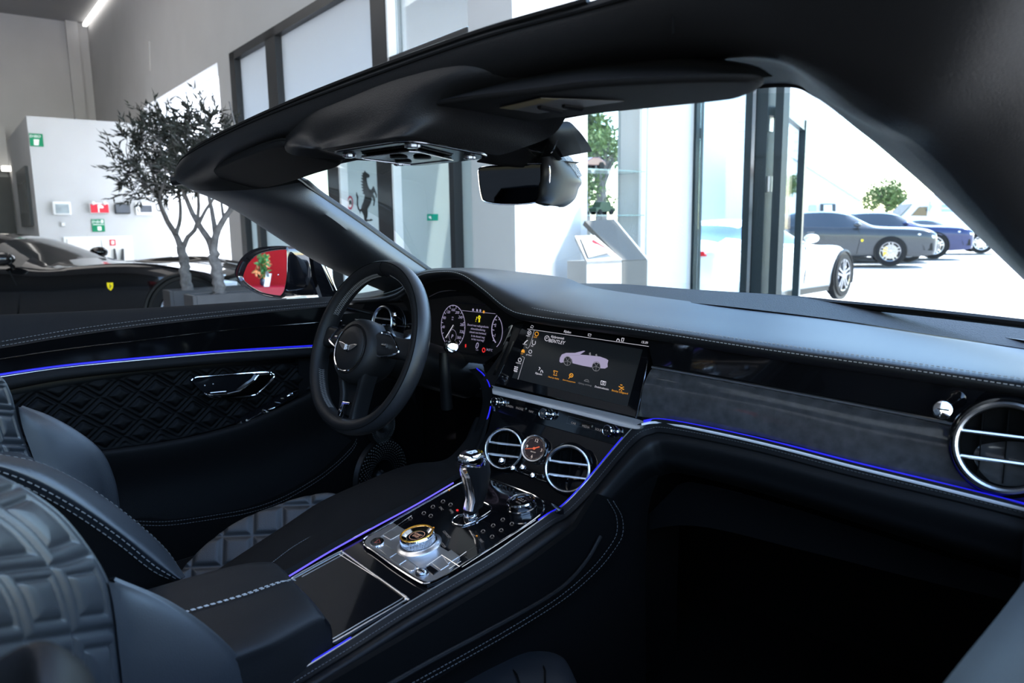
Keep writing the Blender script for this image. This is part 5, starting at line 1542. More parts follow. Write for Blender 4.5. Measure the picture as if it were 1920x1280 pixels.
# front corner of the window opening
P('door_quarter_frame', prism([W(x, y, 'x', -.90) for x, y in ((584, 468), (594, 480), (630, 545), (626, 562), (606, 562), (592, 520))], Vector((-.02, 0, 0))), 'gloss_black', smooth=False)
P('quarter_frame_trim', tube([W(x, y, 'x', -.89) for x, y in ((600, 478), (613, 505), (631, 546))], .0022, 6), 'chrome')
P('quarter_glass', sheet([W(x, y, 'x', -.905) for x, y in ((600, 470), (740, 555), (640, 556))]), thin_glass('side_glass', (.9, .95, .96), .8), smooth=False)
P('door_skin', prism([Vector(p) for p in ((-.90, -.75, .98), (-.90, .62, .955), (-.93, .62, .60), (-.93, -.75, .60))], Vector((-.03, 0, 0))), mat('car_paint_black', (.004, .004, .005), .05, coat=1.), smooth=False, bev=.01)
P('door_core', prism([Vector(p) for p in ((-.83, -.75, .97), (-.83, .30, .95), (-.83, .30, .32), (-.83, -.75, .32))], Vector((-.07, 0, 0))), 'plastic_black', smooth=False)
# ------------------------------------------------------------------ left door mirror
MC = W(503, 512, 'x', -1.03)
mn = Vector((.40, -.915, .03)).normalized()
DM = Plane(MC, Vector((0, 0, 1)).cross(mn), Vector((0, 0, 1)) - mn * mn.z)
if DM.n.dot(mn) < 0:
    DM = Plane(MC, -DM.ex, DM.ey)
q7 = lambda pts, up=0.: [DM.px(440 + X / 4.174, 260 + Y / 4.174, up) for X, Y in pts]
rim_ = cr(q7(((0, 1050), (20, 985), (60, 925), (130, 872), (230, 845), (370, 838), (415, 850), (430, 900), (430, 1100), (420, 1190), (390, 1238), (330, 1250), (220, 1228), (110, 1180), (35, 1120))), 72, True)
mcen = sum(rim_, Vector()) / 72
rows = [[p for p in rim_]]
for k, h in ((1.0, -.02), (.98, -.05), (.9, -.08), (.7, -.105), (.35, -.12), (.02, -.123)):
    rows.append([mcen + (p - mcen) * k + DM.n * h + DM.ex * (.05 * -h / .12) for p in rim_])
dmr = P('door_mirror', grid(rows, True), 'car_paint_black', label='gloss black door mirror reflecting a red wall')
gl_ = cr(q7(((65, 1070), (85, 1010), (110, 965), (180, 905), (280, 876), (395, 864), (413, 885), (414, 1000), (412, 1080), (395, 1180), (370, 1222), (345, 1229), (220, 1205), (120, 1150), (72, 1105)), -.004), 60, True)
rows = [rim_, [p.lerp(mcen, .04) + DM.n * .002 for p in rim_], gl_]
gl72 = cr(gl_, 72, True)
P('mirror_surround', grid([rim_, [a.lerp(b, .5) + DM.n * .004 for a, b in zip(rim_, gl72)], [p + DM.n * -.001 for p in gl72]], True), 'car_paint_black', parent=dmr)
P('mirror_glass', sheet([p + DM.n * .001 for p in gl_]), mat('mirror_silver', (.86, .86, .87), .01, metal=1.), parent=dmr, smooth=False, label='mirror glass showing red wall and flowers')
P('mirror_edge', tube([p + DM.n * .0015 for p in gl_], .0016, 6, closed=True), 'chrome_dark', parent=dmr)
ma = [W(x, y, 'x', -.97) for x, y in ((540, 463), (580, 470), (592, 500), (606, 555), (545, 557), (538, 520))]
P('mirror_arm', prism(ma, Vector((-.03, .07, 0))), 'car_paint_black', parent=dmr, smooth=False, bev=.012, seg=4)
P('mirror_glint', ball(W(448, 519, 'x', -1.03), .002), 'chrome', parent=dmr)

# ------------------------------------------------------------------ passenger door top, close to the lens
pd = [Vector((x, y, z)) for x, y, z in ((.795, -1.0, .925), (.80, -.6, .905), (.80, -.373, .892), (.80, -.165, .874), (.81, .3, .87))]
P('passenger_door_top', loft([[p + Vector((-.03, 0, -.25)) for p in pd], [p + Vector((-.006, 0, -.03)) for p in pd], pd, [p + Vector((.05, 0, .012)) for p in pd], [p + Vector((.10, 0, .0)) for p in pd]], 20, 16), 'leather_soft', label='leather top of the passenger door, close up and blurred')
P('passenger_door_core', prism([Vector(p) for p in ((.79, -1.2, .84), (.79, .5, .84), (.79, .5, .3), (.79, -1.2, .3))], Vector((.1, 0, 0))), 'suede', smooth=False)
# ------------------------------------------------------------------ bonnet and wipers beyond the glass
bn = [[Vector((x, y, z - .16 * x * x)) for x in (-.80, -.6, -.4, -.2, 0, .2, .4, .6, .80)] for y, z in ((.66, .985), (.9, .985), (1.3, .955), (1.7, .89), (2.1, .78), (2.3, .62))]
P('bonnet', loft(bn, 32, 20), 'car_paint_black', label='gloss black bonnet beyond the windscreen')
for x0, x1, y0 in ((-.55, .0, .66), (.02, .62, .63)):
    P('wiper', tube([Vector((x0, y0 + .02, 1.0)), Vector(((x0 + x1) / 2, y0, 1.005)), Vector((x1, y0 - .03, .985))], .008, 8), 'plastic_black')
P('scuttle_panel', loft([[Vector((x, .62 - .36 * x * x, 1.0)) for x in (-.74, -.4, 0, .4, .74)], [Vector((x, .70 - .2 * x * x, .985)) for x in (-.78, -.4, 0, .4, .78)]], 24, 3), 'plastic_black')
for s in (-1, 1):
    P('front_wing', loft([[Vector((s * .80, y, z - .1)) for y, z in ((.5, 1.0), (.9, 1.0), (1.4, .96), (2.0, .84), (2.3, .62))], [Vector((s * .90, y, z - .1)) for y, z in ((.4, .98), (.9, 1.01), (1.4, .98), (2.0, .82), (2.2, .62))], [Vector((s * .96, y, z)) for y, z in ((.4, .65), (.9, .66), (1.4, .65), (2.0, .6), (2.2, .5))], [Vector((s * .95, y, .25)) for y in (.4, .9, 1.4, 2.0, 2.2)]], 20, 12), 'car_paint_black')
P('front_bumper', loft([[Vector((x, 2.30 - .25 * x * x, .62)) for x in (-.9, -.4, 0, .4, .9)], [Vector((x, 2.38 - .25 * x * x, .45)) for x in (-.95, -.4, 0, .4, .95)], [Vector((x, 2.33 - .25 * x * x, .2)) for x in (-.93, -.4, 0, .4, .93)]], 24, 8), 'car_paint_black')
P('underbody', box((0, .2, .22), (1.7, 4.2, .06)), 'plastic_black', smooth=False)
for s in (-1, 1):
    w_ = P('wheel', lathe([(.18, -.12), (.33, -.12), (.37, -.10), (.375, 0), (.37, .10), (.33, .12), (.26, .11), (.24, .06), (.05, .05), (0, .05)], Vector((s * .84, 1.55, .375)), (s, 0, 0), 40), 'plastic_black')
for s in (-1, 1):
    P('rear_wheel', lathe([(.18, -.12), (.33, -.12), (.37, -.10), (.375, 0), (.37, .10), (.33, .12), (.26, .11), (.24, .06), (.05, .05), (0, .05)], Vector((s * .84, -1.3, .375)), (s, 0, 0), 40), 'plastic_black')
# ------------------------------------------------------------------ seats
def smoothq(rows_px, xs, nu, nv):
    """a soft surface through a pixel lattice, rows top to bottom, each column on its own x plane"""
    return [[W(x, y, 'x', v) for (x, y), v in zip(r, xr)] for r, xr in zip(rows_px, xs)]


def bulge(lines, nu, nv):
    return loft(lines, nu, nv)


SP = Vector((0, 0, 0))
pseat = P('passenger_seat', box((.40, -.86, .55), (.44, .10, .40)), 'leather_seat', smooth=False, label='quilted black leather passenger seat, close up at bottom left')
# quilted inner wing of the backrest; columns from the far edge to the near side
far_e = L('x', .16, (-30, 872), (0, 890), (60, 922), (120, 968), (170, 1030), (203, 1088), (214, 1140), (221, 1200), (228, 1262), (236, 1330))
c1 = L('x', .215, (-90, 880), (-60, 905), (0, 945), (60, 990), (110, 1050), (135, 1095), (150, 1148), (158, 1210), (165, 1275), (172, 1340))
c2 = L('x', .27, (-170, 900), (-140, 930), (-80, 965), (-20, 1010), (25, 1060), (58, 1105), (78, 1158), (88, 1220), (95, 1285), (103, 1350))
c3 = L('x', .325, (-260, 930), (-230, 950), (-170, 985), (-110, 1025), (-60, 1070), (-22, 1118), (0, 1170), (12, 1232), (20, 1297), (30, 1360))
c4 = L('x', .38, (-360, 950), (-330, 975), (-270, 1005), (-210, 1045), (-160, 1090), (-115, 1135), (-90, 1188), (-76, 1250), (-66, 1310), (-56, 1370))
cols = [far_e, c1, c2, c3, c4]
NU, NV = 220, 200
ls = [cr(l, NU) for l in cols]
vv = [cr([l[i] for l in ls], NV) for i in range(NU + 1)]
rows = []
for i, r in enumerate(vv):
    row = []
    for j, p in enumerate(r):
        a = j / NV * 3.35 + .0
        b = i / NU * 9 * .40 + .35
        i2, j2 = min(i + 1, NU), min(j + 1, NV)
        du = vv[i2][j] - vv[max(0, i - 1)][j]
        dv = r[j2] - r[max(0, j - 1)]
        n = du.cross(dv).normalized()
        if n.dot(CAM - p) < 0:
            n = -n
        e = min(1, j / 6)
        row.append(p + n * quilt_h(a * .045, b * .045, .045, .0040) * e)
    rows.append(row)
P('backrest_quilting', grid(rows), 'leather_seat', parent=pseat, ang=180, label='quilted leather with square padded cells')
# smooth side bolster running down from the quilting
b0 = L('x', .165, (203, 1090), (214, 1140), (221, 1200), (228, 1262), (236, 1340))
b1 = L('x', .15, (212, 1092), (240, 1142), (262, 1200), (285, 1265), (300, 1345))
b2 = L('x', .135, (216, 1091), (285, 1132), (345, 1190), (395, 1258), (430, 1350))
b3 = L('x', .125, (214, 1088), (300, 1126), (375, 1178), (435, 1240), (490, 1330))
b4 = L('x', .12, (205, 1085), (310, 1130), (395, 1187), (455, 1250), (512, 1340))
b5 = [p + Vector((-.02, -.05, -.02)) for p in b4]
P('backrest_bolster', loft([b0, b1, b2, b3, b4, b5], 40, 30), 'leather_seat', parent=pseat, label='smooth side bolster')
P('bolster_piping', tube(cr(b4, 60), .0016, 6), 'suede', parent=pseat)
sv = [Vector((.125, p.y - .03, p.z - .03)) for p in b4]
P('seat_shell', loft([[p + Vector((0, -.02, -.02)) for p in far_e], [p + Vector((-.02, -.09, -.05)) for p in far_e], [p + Vector((0, -.12, -.3)) for p in far_e]], 24, 6), 'plastic_black', parent=pseat)
# near bolster, just the rounded top of it in the corner
nb0 = [W(x, y, 'x', .47) for x, y in ((28, 1340), (32, 1262), (42, 1222), (62, 1203), (95, 1202), (130, 1222), (165, 1262), (190, 1340))]
nb1 = [p + Vector((.03, .0, -.02)) for p in nb0]
nbm = sum(nb0, Vector()) / 8 + Vector((.035, -.01, -.02))
P('near_bolster', loft([[p + Vector((-.02, -.03, -.02)) for p in nb0], nb0, [p.lerp(nbm, .3) + Vector((.015, 0, 0)) for p in nb0], [p.lerp(nbm, .9) + Vector((.012, 0, 0)) for p in nb0]], 30, 12), 'leather_soft', parent=pseat, label='rounded near bolster')
# seat cushion
cq = [[W(x, y, 'z', z) for x, y in r] for z, r in ((.52, ((830, 1300), (880, 1268), (930, 1243), (975, 1229), (1020, 1226), (1050, 1234), (1068, 1252), (1090, 1300))), (.545, ((850, 1330), (900, 1285), (945, 1258), (985, 1244), (1022, 1240), (1045, 1247), (1055, 1262), (1070, 1310))), (.55, ((880, 1380), (930, 1330), (970, 1300), (1000, 1290), (1020, 1290), (1030, 1295), (1035, 1310), (1040, 1340))))]
cq.insert(0, [p + Vector((0, .01, -.10)) for p in cq[0]])
P('seat_cushion', loft(cq, 40, 20), 'leather_seat', parent=pseat, label='front corner of the seat cushion')
for a_, b_ in (((952, 1243), (975, 1285)), ((1012, 1230), (1022, 1285))):
    P('cushion_seam', tube([W(*a_, 'z', .535), W((a_[0] + b_[0]) / 2 + 5, (a_[1] + b_[1]) / 2, 'z', .551), W(*b_, 'z', .553)], .0015, 5), 'suede', parent=pseat)
P('cushion_base', box((.34, -.45, .42), (.46, .55, .16)), 'leather_seat', parent=pseat, smooth=False, bev=.04, seg=4)
# the cushion of suede-like floor mat edge beside it
P('mat_edge', tube([W(x, y, 'z', .34) for x, y in ((1060, 1290), (1100, 1262), (1150, 1268), (1190, 1300))], .02, 10), 'carpet')

dseat = P('driver_seat', box((-.37, -.72, .50), (.46, .12, .34)), 'leather_seat', smooth=False, label='quilted black leather driver seat')
# quilted centre at the left picture edge
far_e = L('x', -.52, (-10, 700), (8, 712), (20, 735), (28, 762), (36, 795), (48, 830), (64, 866))
c1 = L('x', -.47, (-60, 690), (-42, 705), (-28, 728), (-18, 757), (-8, 792), (4, 828), (22, 868))
c2 = L('x', -.42, (-110, 685), (-92, 700), (-78, 722), (-66, 752), (-55, 790), (-42, 828), (-22, 870))
c3 = L('x', -.36, (-170, 680), (-150, 695), (-135, 718), (-122, 750), (-110, 788), (-96, 828), (-75, 872))
ls = [cr(l, 120) for l in (far_e, c1, c2, c3)]
vv = [cr([l[i] for l in ls], 100) for i in range(121)]
rows = []
for i, r in enumerate(vv):
    row = []
    for j, p in enumerate(r):
        n = (CAM - p).normalized() * .6 + Vector((0, .3, .2))
        row.append(p + n.normalized() * quilt_h(j / 100 * 3 * .045, (i / 120 * 3.2 + .3) * .045, .045, .005) * min(1, j / 5))
    rows.append(row)
P('backrest_quilting', grid(rows), 'leather_seat', parent=dseat, ang=180, label='quilted backrest centre')
# far bolster
b0 = L('x', -.515, (34, 762), (42, 800), (56, 840), (68, 868), (95, 905), (130, 935), (165, 965))
b1 = L('x', -.53, (36, 763), (75, 800), (100, 838), (118, 868), (140, 905), (160, 935), (180, 970))
b2 = L('x', -.56, (38, 763), (95, 790), (140, 822), (170, 855), (188, 895), (198, 935), (205, 985))
b3 = L('x', -.58, (36, 761), (90, 780), (148, 812), (190, 848), (212, 893), (222, 940), (226, 1000))
b4 = [p + Vector((-.04, -.05, -.02)) for p in b3]
P('backrest_bolster', loft([b0, b1, b2, b3, b4], 40, 30), 'leather_seat', parent=dseat, label='smooth far bolster')
P('bolster_seam', tube(cr(b3, 40), .0014, 5), 'suede', parent=dseat)
# dark fold between quilting and bolster
f0_ = L('x', -.48, (-80, 828), (-30, 840), (20, 846), (60, 858), (66, 868))
f1_ = L('x', -.42, (-80, 850), (-30, 856), (15, 862), (45, 868), (66, 872))
f2_ = L('x', -.40, (-80, 900), (-30, 895), (20, 895), (60, 900), (90, 915))
P('backrest_fold', loft([f0_, f1_, f2_], 24, 12), 'leather_seat', parent=dseat)
# near bolster with its pale double seam
n0 = L('x', -.22, (-80, 838), (0, 853), (66, 866), (120, 888), (185, 926), (255, 979), (310, 1030), (346, 1082))
n1 = L('x', -.158, (-80, 846), (0, 860), (62, 876), (112, 900), (170, 938), (238, 990), (300, 1040), (343, 1083))
n2 = L('x', -.142, (-80, 855), (0, 872), (60, 893), (115, 921), (172, 958), (234, 1003), (295, 1052), (338, 1085))
n3 = L('x', -.148, (-80, 868), (0, 885), (58, 907), (115, 937), (172, 972), (230, 1013), (290, 1062), (333, 1087))
n4 = L('x', -.160, (-80, 878), (0, 895), (56, 918), (112, 948), (168, 983), (226, 1024), (285, 1070), (328, 1090))
n5 = L('x', -.175, (-80, 980), (0, 1000), (60, 1030), (120, 1055), (180, 1085), (235, 1110), (290, 1125), (325, 1140))
n6 = L('x', -.18, (-80, 1100), (0, 1130), (60, 1150), (120, 1170), (180, 1180), (235, 1190), (290, 1200), (325, 1210))
nb_ = [p + Vector((-.05, -.01, -.03)) for p in n0]
P('backrest_bolster', loft([nb_, n0, n1, n2, n3, n4], 60, 36), 'leather_seat', parent=dseat, label='near bolster with pale double seam')
P('bolster_side', loft([n4, n5, n6], 40, 8), 'suede', parent=dseat)
for l_ in (n3, n4):
    P('seat_stitching', dashes([p + Vector((.0015, 0, .0015)) for p in cr(l_, 160)], .0062, .0036, .0011), 'thread_grey', parent=dseat)
P('seat_stitching', dashes([p + Vector((.001, 0, .001)) for p in cr(n0, 160)], .005, .004, .0009), 'thread_dark', parent=dseat)
# diamond-quilted seat cushion in front of it
z_ = .62
cpo = W(480, 990, 'z', z_)
cpn = Vector((.60, -.50, .62)).normalized()
CP = Plane(cpo, CR - cpn * CR.dot(cpn), Vector((0, 0, 1)) - cpn * cpn.z)
if CP.n.dot(cpn) < 0:
    CP = Plane(cpo, -CP.ex, CP.ey)
ce = [CP.px(*q) for q in ((330, 1095), (344, 1068), (390, 1022), (440, 985), (500, 957), (560, 936), (610, 926), (644, 929))]
cm = [CP.px(*q) for q in ((340, 1120), (375, 1098), (420, 1062), (465, 1030), (525, 995), (580, 966), (620, 948), (650, 936))]
cn = [CP.px(*q) for q in ((360, 1150), (420, 1120), (465, 1092), (510, 1065), (560, 1030), (605, 1000), (640, 972), (660, 950))]
ls = [cr(l, 200) for l in ([p - CP.n * .05 + CP.ey * -.01 for p in ce], [p - CP.n * .012 for p in ce], ce, cm, cn)]
vv = [cr([l[i] for l in ls], 110) for i in range(201)]
rows = []
for i, r in enumerate(vv):
    row = []
    for j, p in enumerate(r):
        a_, b_ = CP.ab(p)
        u, v = (a_ + .15 * b_) / .055 + .1, (b_ - .06 * a_) / .055 + .25
        fu, fv = u - math.floor(u), v - math.floor(v)
        d = min(fu, 1 - fu, fv, 1 - fv)
        row.append(p + CP.n * (.005 * (1 - math.exp(-(d / .11) ** 2)) * max(0, min(1, (j - 42) / 10))))
    rows.append(row)
P('seat_cushion', grid(rows), mat('cushion_leather', (.012, .012, .012), .45, spec=.38, bump=.25, bscale=700), parent=dseat, ang=180, label='diamond-quilted seat cushion')
P('cushion_side', loft([ce, [p + Vector((-.015, .01, -.02)) for p in ce], [p + Vector((-.02, .02, -.16)) for p in ce]], 40, 6), 'leather_matt', parent=dseat)
P('cushion_base', box((-.37, -.32, .44), (.42, .55, .18)), 'plastic_black', parent=dseat, smooth=False, bev=.03)
for s in (-.2, .2):
    P('seat_rail', box((-.37 + s, -.35, .32), (.04, .6, .06)), 'chrome_dark', parent=dseat, smooth=False)
for s in (-.2, .2):
    P('seat_rail', box((.37 + s, -.5, .32), (.04, .6, .06)), 'chrome_dark', parent=pseat, smooth=False)

# the rest of the seats and of the cabin, out of the photograph but standing where it stands


def back_shell(root, cx, y0, z0, z1, lean):
    rows = []
    for k in range(9):
        t = k / 8
        z = z0 + (z1 - z0) * t
        w = .235 - .05 * max(0, t - .55) / .45
        yy = y0 - lean * t
        ring = []
        for i in range(28):
            a = 2 * PI * i / 28
            ring.append(Vector((cx + w * math.copysign(abs(math.cos(a)) ** .6, math.cos(a)), yy - .06 + .06 * math.copysign(abs(math.sin(a)) ** .6, math.sin(a)), z)))
        rows.append(ring)
    v, f = grid(rows, True)
    f.append(tuple(range(27, -1, -1)))
    f.append(tuple(range(8 * 28, 9 * 28)))
    P('seat_back_shell', (v, f), 'leather_seat', parent=root, bev=.01)
    rows = []
    for k, (w, d, h) in enumerate(((.10, .03, -.02), (.125, .045, .0), (.13, .05, .06), (.125, .045, .12), (.10, .03, .15), (.02, .01, .155))):
        rows.append([Vector((cx + w * math.copysign(abs(math.cos(a)) ** .6, math.cos(a)), y0 - lean - .07 + d * math.copysign(abs(math.sin(a)) ** .6, math.sin(a)), z1 + .02 + h)) for a in [2 * PI * i / 28 for i in range(28)]])
    P('headrest', grid(rows, True), 'leather_seat', parent=root)


back_shell(dseat, -.37, -.80, .50, 1.02, .10)
back_shell(pseat, .42, -.98, .50, 1.02, .10)
P('backrest_panel', loft([c3_ for c3_ in ([cr(L('x', -.36, (-170, 680), (-150, 695), (-135, 718), (-122, 750), (-110, 788), (-96, 828), (-75, 872)), 20)[i] for i in range(21)], [Vector((-.30, -.735, z)) for z in [1.02 - .2 * i / 20 for i in range(21)]], [Vector((-.23, -.72, z)) for z in [1.0 - .2 * i / 20 for i in range(21)]])], 20, 6), 'leather_seat', parent=dseat)
P('backrest_panel', loft([[Vector((x, y, z)) for z, y in ((1.05, -.92), (.95, -.89), (.8, -.86), (.6, -.80))] for x, y in ((.38, 0), (.46, 0), (.56, 0), (.62, 0))], 12, 6), 'leather_seat', parent=pseat)
for s in (-1, 1):
    y1 = -.76 if s < 0 else -1.25
    P('rear_quarter', loft([[Vector((s * .76, y, .40)) for y in (y1, -1.6, -2.3)], [Vector((s * .77, y, .96)) for y in (y1, -1.6, -2.3)], [Vector((s * .82, y, z)) for y, z in ((y1, 1.0), (-1.6, 1.01), (-2.3, .98))], [Vector((s * .90, y, z)) for y, z in ((y1, .97), (-1.6, 1.0), (-2.3, .96))], [Vector((s * .95, y, .70)) for y in (y1, -1.6, -2.3)], [Vector((s * .93, y, .25)) for y in (y1, -1.6, -2.3)]], 16, 16), 'car_paint_black')
P('rear_deck', loft([[Vector((x, y, z)) for x in (-.8, 0, .8)] for y, z in ((-1.75, .98), (-1.9, 1.01), (-2.3, .98), (-2.42, .80), (-2.45, .40))], 12, 16), 'car_paint_black')
P('rear_bench', loft([[Vector((x, y, z)) for x in (-.7, -.35, 0, .35, .7)] for y, z in ((-1.2, .45), (-1.2, .55), (-1.55, .52), (-1.68, .60), (-1.78, .95), (-1.86, .95))], 20, 24), 'leather_seat')
P('dashboard_end', loft([[Vector((.755, y, z)) for y, z in ((.12, .60), (.10, .85), (.16, .99), (.34, 1.02), (.46, 1.02))], [Vector((.83, y, z)) for y, z in ((.12, .60), (.10, .85), (.16, .99), (.34, 1.03), (.46, 1.03))]], 20, 3, straight=True), 'leather_soft')
P('dashboard_end', prism([Vector((.76, y, z)) for y, z in ((.14, .40), (.14, .97), (.60, 1.0), (.66, .40))], Vector((.06, 0, 0))), 'suede', smooth=False)
# =================================================================== THINGS ROUND THE CAR
# ------------------------------------------------------------------ info stands by the entrance wall
mat('stand_white', (.36, .36, .36), .5, var=.03)
mat('stand_beige', (.10, .097, .092), .5, spec=.3, var=.05, vscale=3)
su = uB - .32
pu = (R(su, 0, 0), RU)
st_ = empty('info_stand', R(su, uvz(W(1190, 500, pu))[1], 0), 'beige-grey info stand with sloping board, right of the white one', 'stand')
b4 = [W(x, y, pu) for x, y in ((1123, 413), (1173, 410), (1214, 486), (1167, 488))]
bz = W(1190, 487, pu)
kids = [new('stand_board', prism([b4[0] + RU * .15, b4[1] + RU * .12, b4[2], b4[3]], Vector((0, 0, -.03)) + RU * .02), 'stand_beige', smooth=False),
        new('board_edge', tube([b4[1] + RU * .12, b4[2]], .008, 6), 'white_plastic'),
        new('stand_base', [[q + Vector((0, 0, -.005)) for q in (b4[3], b4[2], b4[2] + RU * .2, b4[3] + RU * .2)] + [Vector((q.x, q.y, 0)) for q in (b4[3], b4[2], b4[2] + RU * .2, b4[3] + RU * .2)], [(0, 1, 2, 3), (4, 5, 6, 7), (0, 1, 5, 4), (1, 2, 6, 5), (2, 3, 7, 6), (3, 0, 4, 7)]], 'stand_beige', smooth=False)]
put(kids, st_)
su2 = uB - .45
pu2 = (R(su2, 0, 0), RU)
st2 = empty('info_stand', R(su2, uvz(W(1130, 500, pu2))[1], 0), 'white info stand with a red and grey panel, left of the beige one', 'stand')
q0 = [W(x, y, pu2) for x, y in ((1100, 442), (1137, 441), (1166, 486), (1100, 489))]
kids = [new('stand_board', prism([q0[0] + RU * .12, q0[1] + RU * .12, q0[2], q0[3]], Vector((0, 0, -.025))), 'stand_white', smooth=False),
        new('panel_print', prism([p + Vector((0, 0, .004)) for p in (q0[0].lerp(q0[2], .1) + RU * .1, q0[1].lerp(q0[3], .35) + RU * .1, q0[2].lerp(q0[0], .3), q0[3].lerp(q0[1], .1))], Vector((0, 0, .002))), mat('print_grey', (.07, .062, .066), .4, var=.5, vscale=9), smooth=False),
        new('panel_stripe', prism([p + Vector((0, 0, .008)) for p in (q0[1].lerp(q0[3], .30) + RU * .09, q0[1].lerp(q0[3], .22) + RU * .09, q0[2].lerp(q0[0], .18), q0[2].lerp(q0[0], .32))], Vector((0, 0, .002))), 'sign_red', smooth=False),
        new('stand_base', [[q + Vector((0, 0, -.005)) for q in (q0[3], q0[2], q0[2] + RU * .2, q0[3] + RU * .2)] + [Vector((q.x, q.y, 0)) for q in (q0[3], q0[2], q0[2] + RU * .2, q0[3] + RU * .2)], [(0, 1, 2, 3), (4, 5, 6, 7), (0, 1, 5, 4), (1, 2, 6, 5), (2, 3, 7, 6), (3, 0, 4, 7)]], 'stand_white', smooth=False)]
put(kids, st2)

# ------------------------------------------------------------------ cars
COUPE = [(0, .32, .50, .53, .50, .55, .30), (.015, .22, .58, .62, .74, .76, .5), (.06, .17, .66, .71, .88, .90, .62), (.13, .14, .745, .79, .94, .97, .70), (.20, .13, .80, .835, .95, .985, .72), (.28, .13, .80, .86, .94, .97, .72), (.37, .13, .83, .90, .93, .96, .70), (.43, .13, .85, 1.03, .93, .955, .64), (.50, .13, .86, 1.17, .93, .95, .57), (.57, .13, .87, 1.235, .93, .95, .54), (.65, .13, .89, 1.23, .95, .97, .53), (.74, .14, .92, 1.15, .96, .99, .52), (.83, .16, .93, 1.03, .96, .985, .56), (.92, .20, .92, .95, .94, .96, .62), (.98, .28, .86, .89, .88, .90, .60), (1., .36, .80, .82, .80, .83, .55)]
UTE0 = [(0, .36, .78, .84, .62, .66, .40), (.015, .26, .88, .95, .84, .86, .60), (.06, .22, .96, 1.03, .95, .97, .68), (.13, .20, 1.00, 1.07, .97, .99, .72), (.20, .20, 1.02, 1.08, .98, 1.0, .74), (.27, .20, 1.03, 1.10, .97, .99, .74), (.33, .20, 1.05, 1.15, .96, .98, .72), (.40, .20, 1.07, 1.34, .96, .975, .66), (.46, .20, 1.08, 1.50, .96, .97, .61), (.54, .20, 1.09, 1.58, .96, .97, .59), (.65, .20, 1.11, 1.59, .97, .98, .58), (.76, .20, 1.14, 1.55, .98, 1.0, .57), (.86, .22, 1.16, 1.44, .98, 1.0, .57), (.94, .26, 1.14, 1.22, .96, .98, .62), (.985, .32, 1.05, 1.08, .90, .92, .60), (1., .40, .95, .97, .82, .85, .55)]
UTE = [(p[0], p[1], p[2] * .94, p[3] * .94, *p[4:]) for p in UTE0]


def car_rows(prof, Lc):
    rows = []
    tt = [p[0] for p in prof]
    dense = []
    cl = [Vector(p[1:4]) for p in prof]
    cw = [Vector(p[4:7]) for p in prof]
    a, b = cr(cl, (len(prof) - 1) * 3), cr(cw, (len(prof) - 1) * 3)
    t = cr([Vector((q, 0, 0)) for q in tt], (len(prof) - 1) * 3)
    for k in range(len(a)):
        x = max(0, min(1, t[k].x)) * Lc
        zl, zb, zr = a[k]
        wl, wb, wr = b[k]
        half = [(wl * .6, zl), (wl * .96, zl + .02), (wl, zl + .12), (wb * .985, zl + (zb - zl) * .45), (wb, zl + (zb - zl) * .72), (wb * .985, zb - .02), (wb * .95, zb + .015), ((wb * .95 + wr) / 2 + .02, (zb + zr) / 2), (wr + .03, zr - .035), (wr * .8, zr - .008), (wr * .4, zr + .006), (0, zr + .01)]
        ring = [Vector((x, -y, z)) for y, z in half] + [Vector((x, y, z)) for y, z in reversed(half[:-1])]
        rows.append(ring)
    return rows, [q.x for q in t]


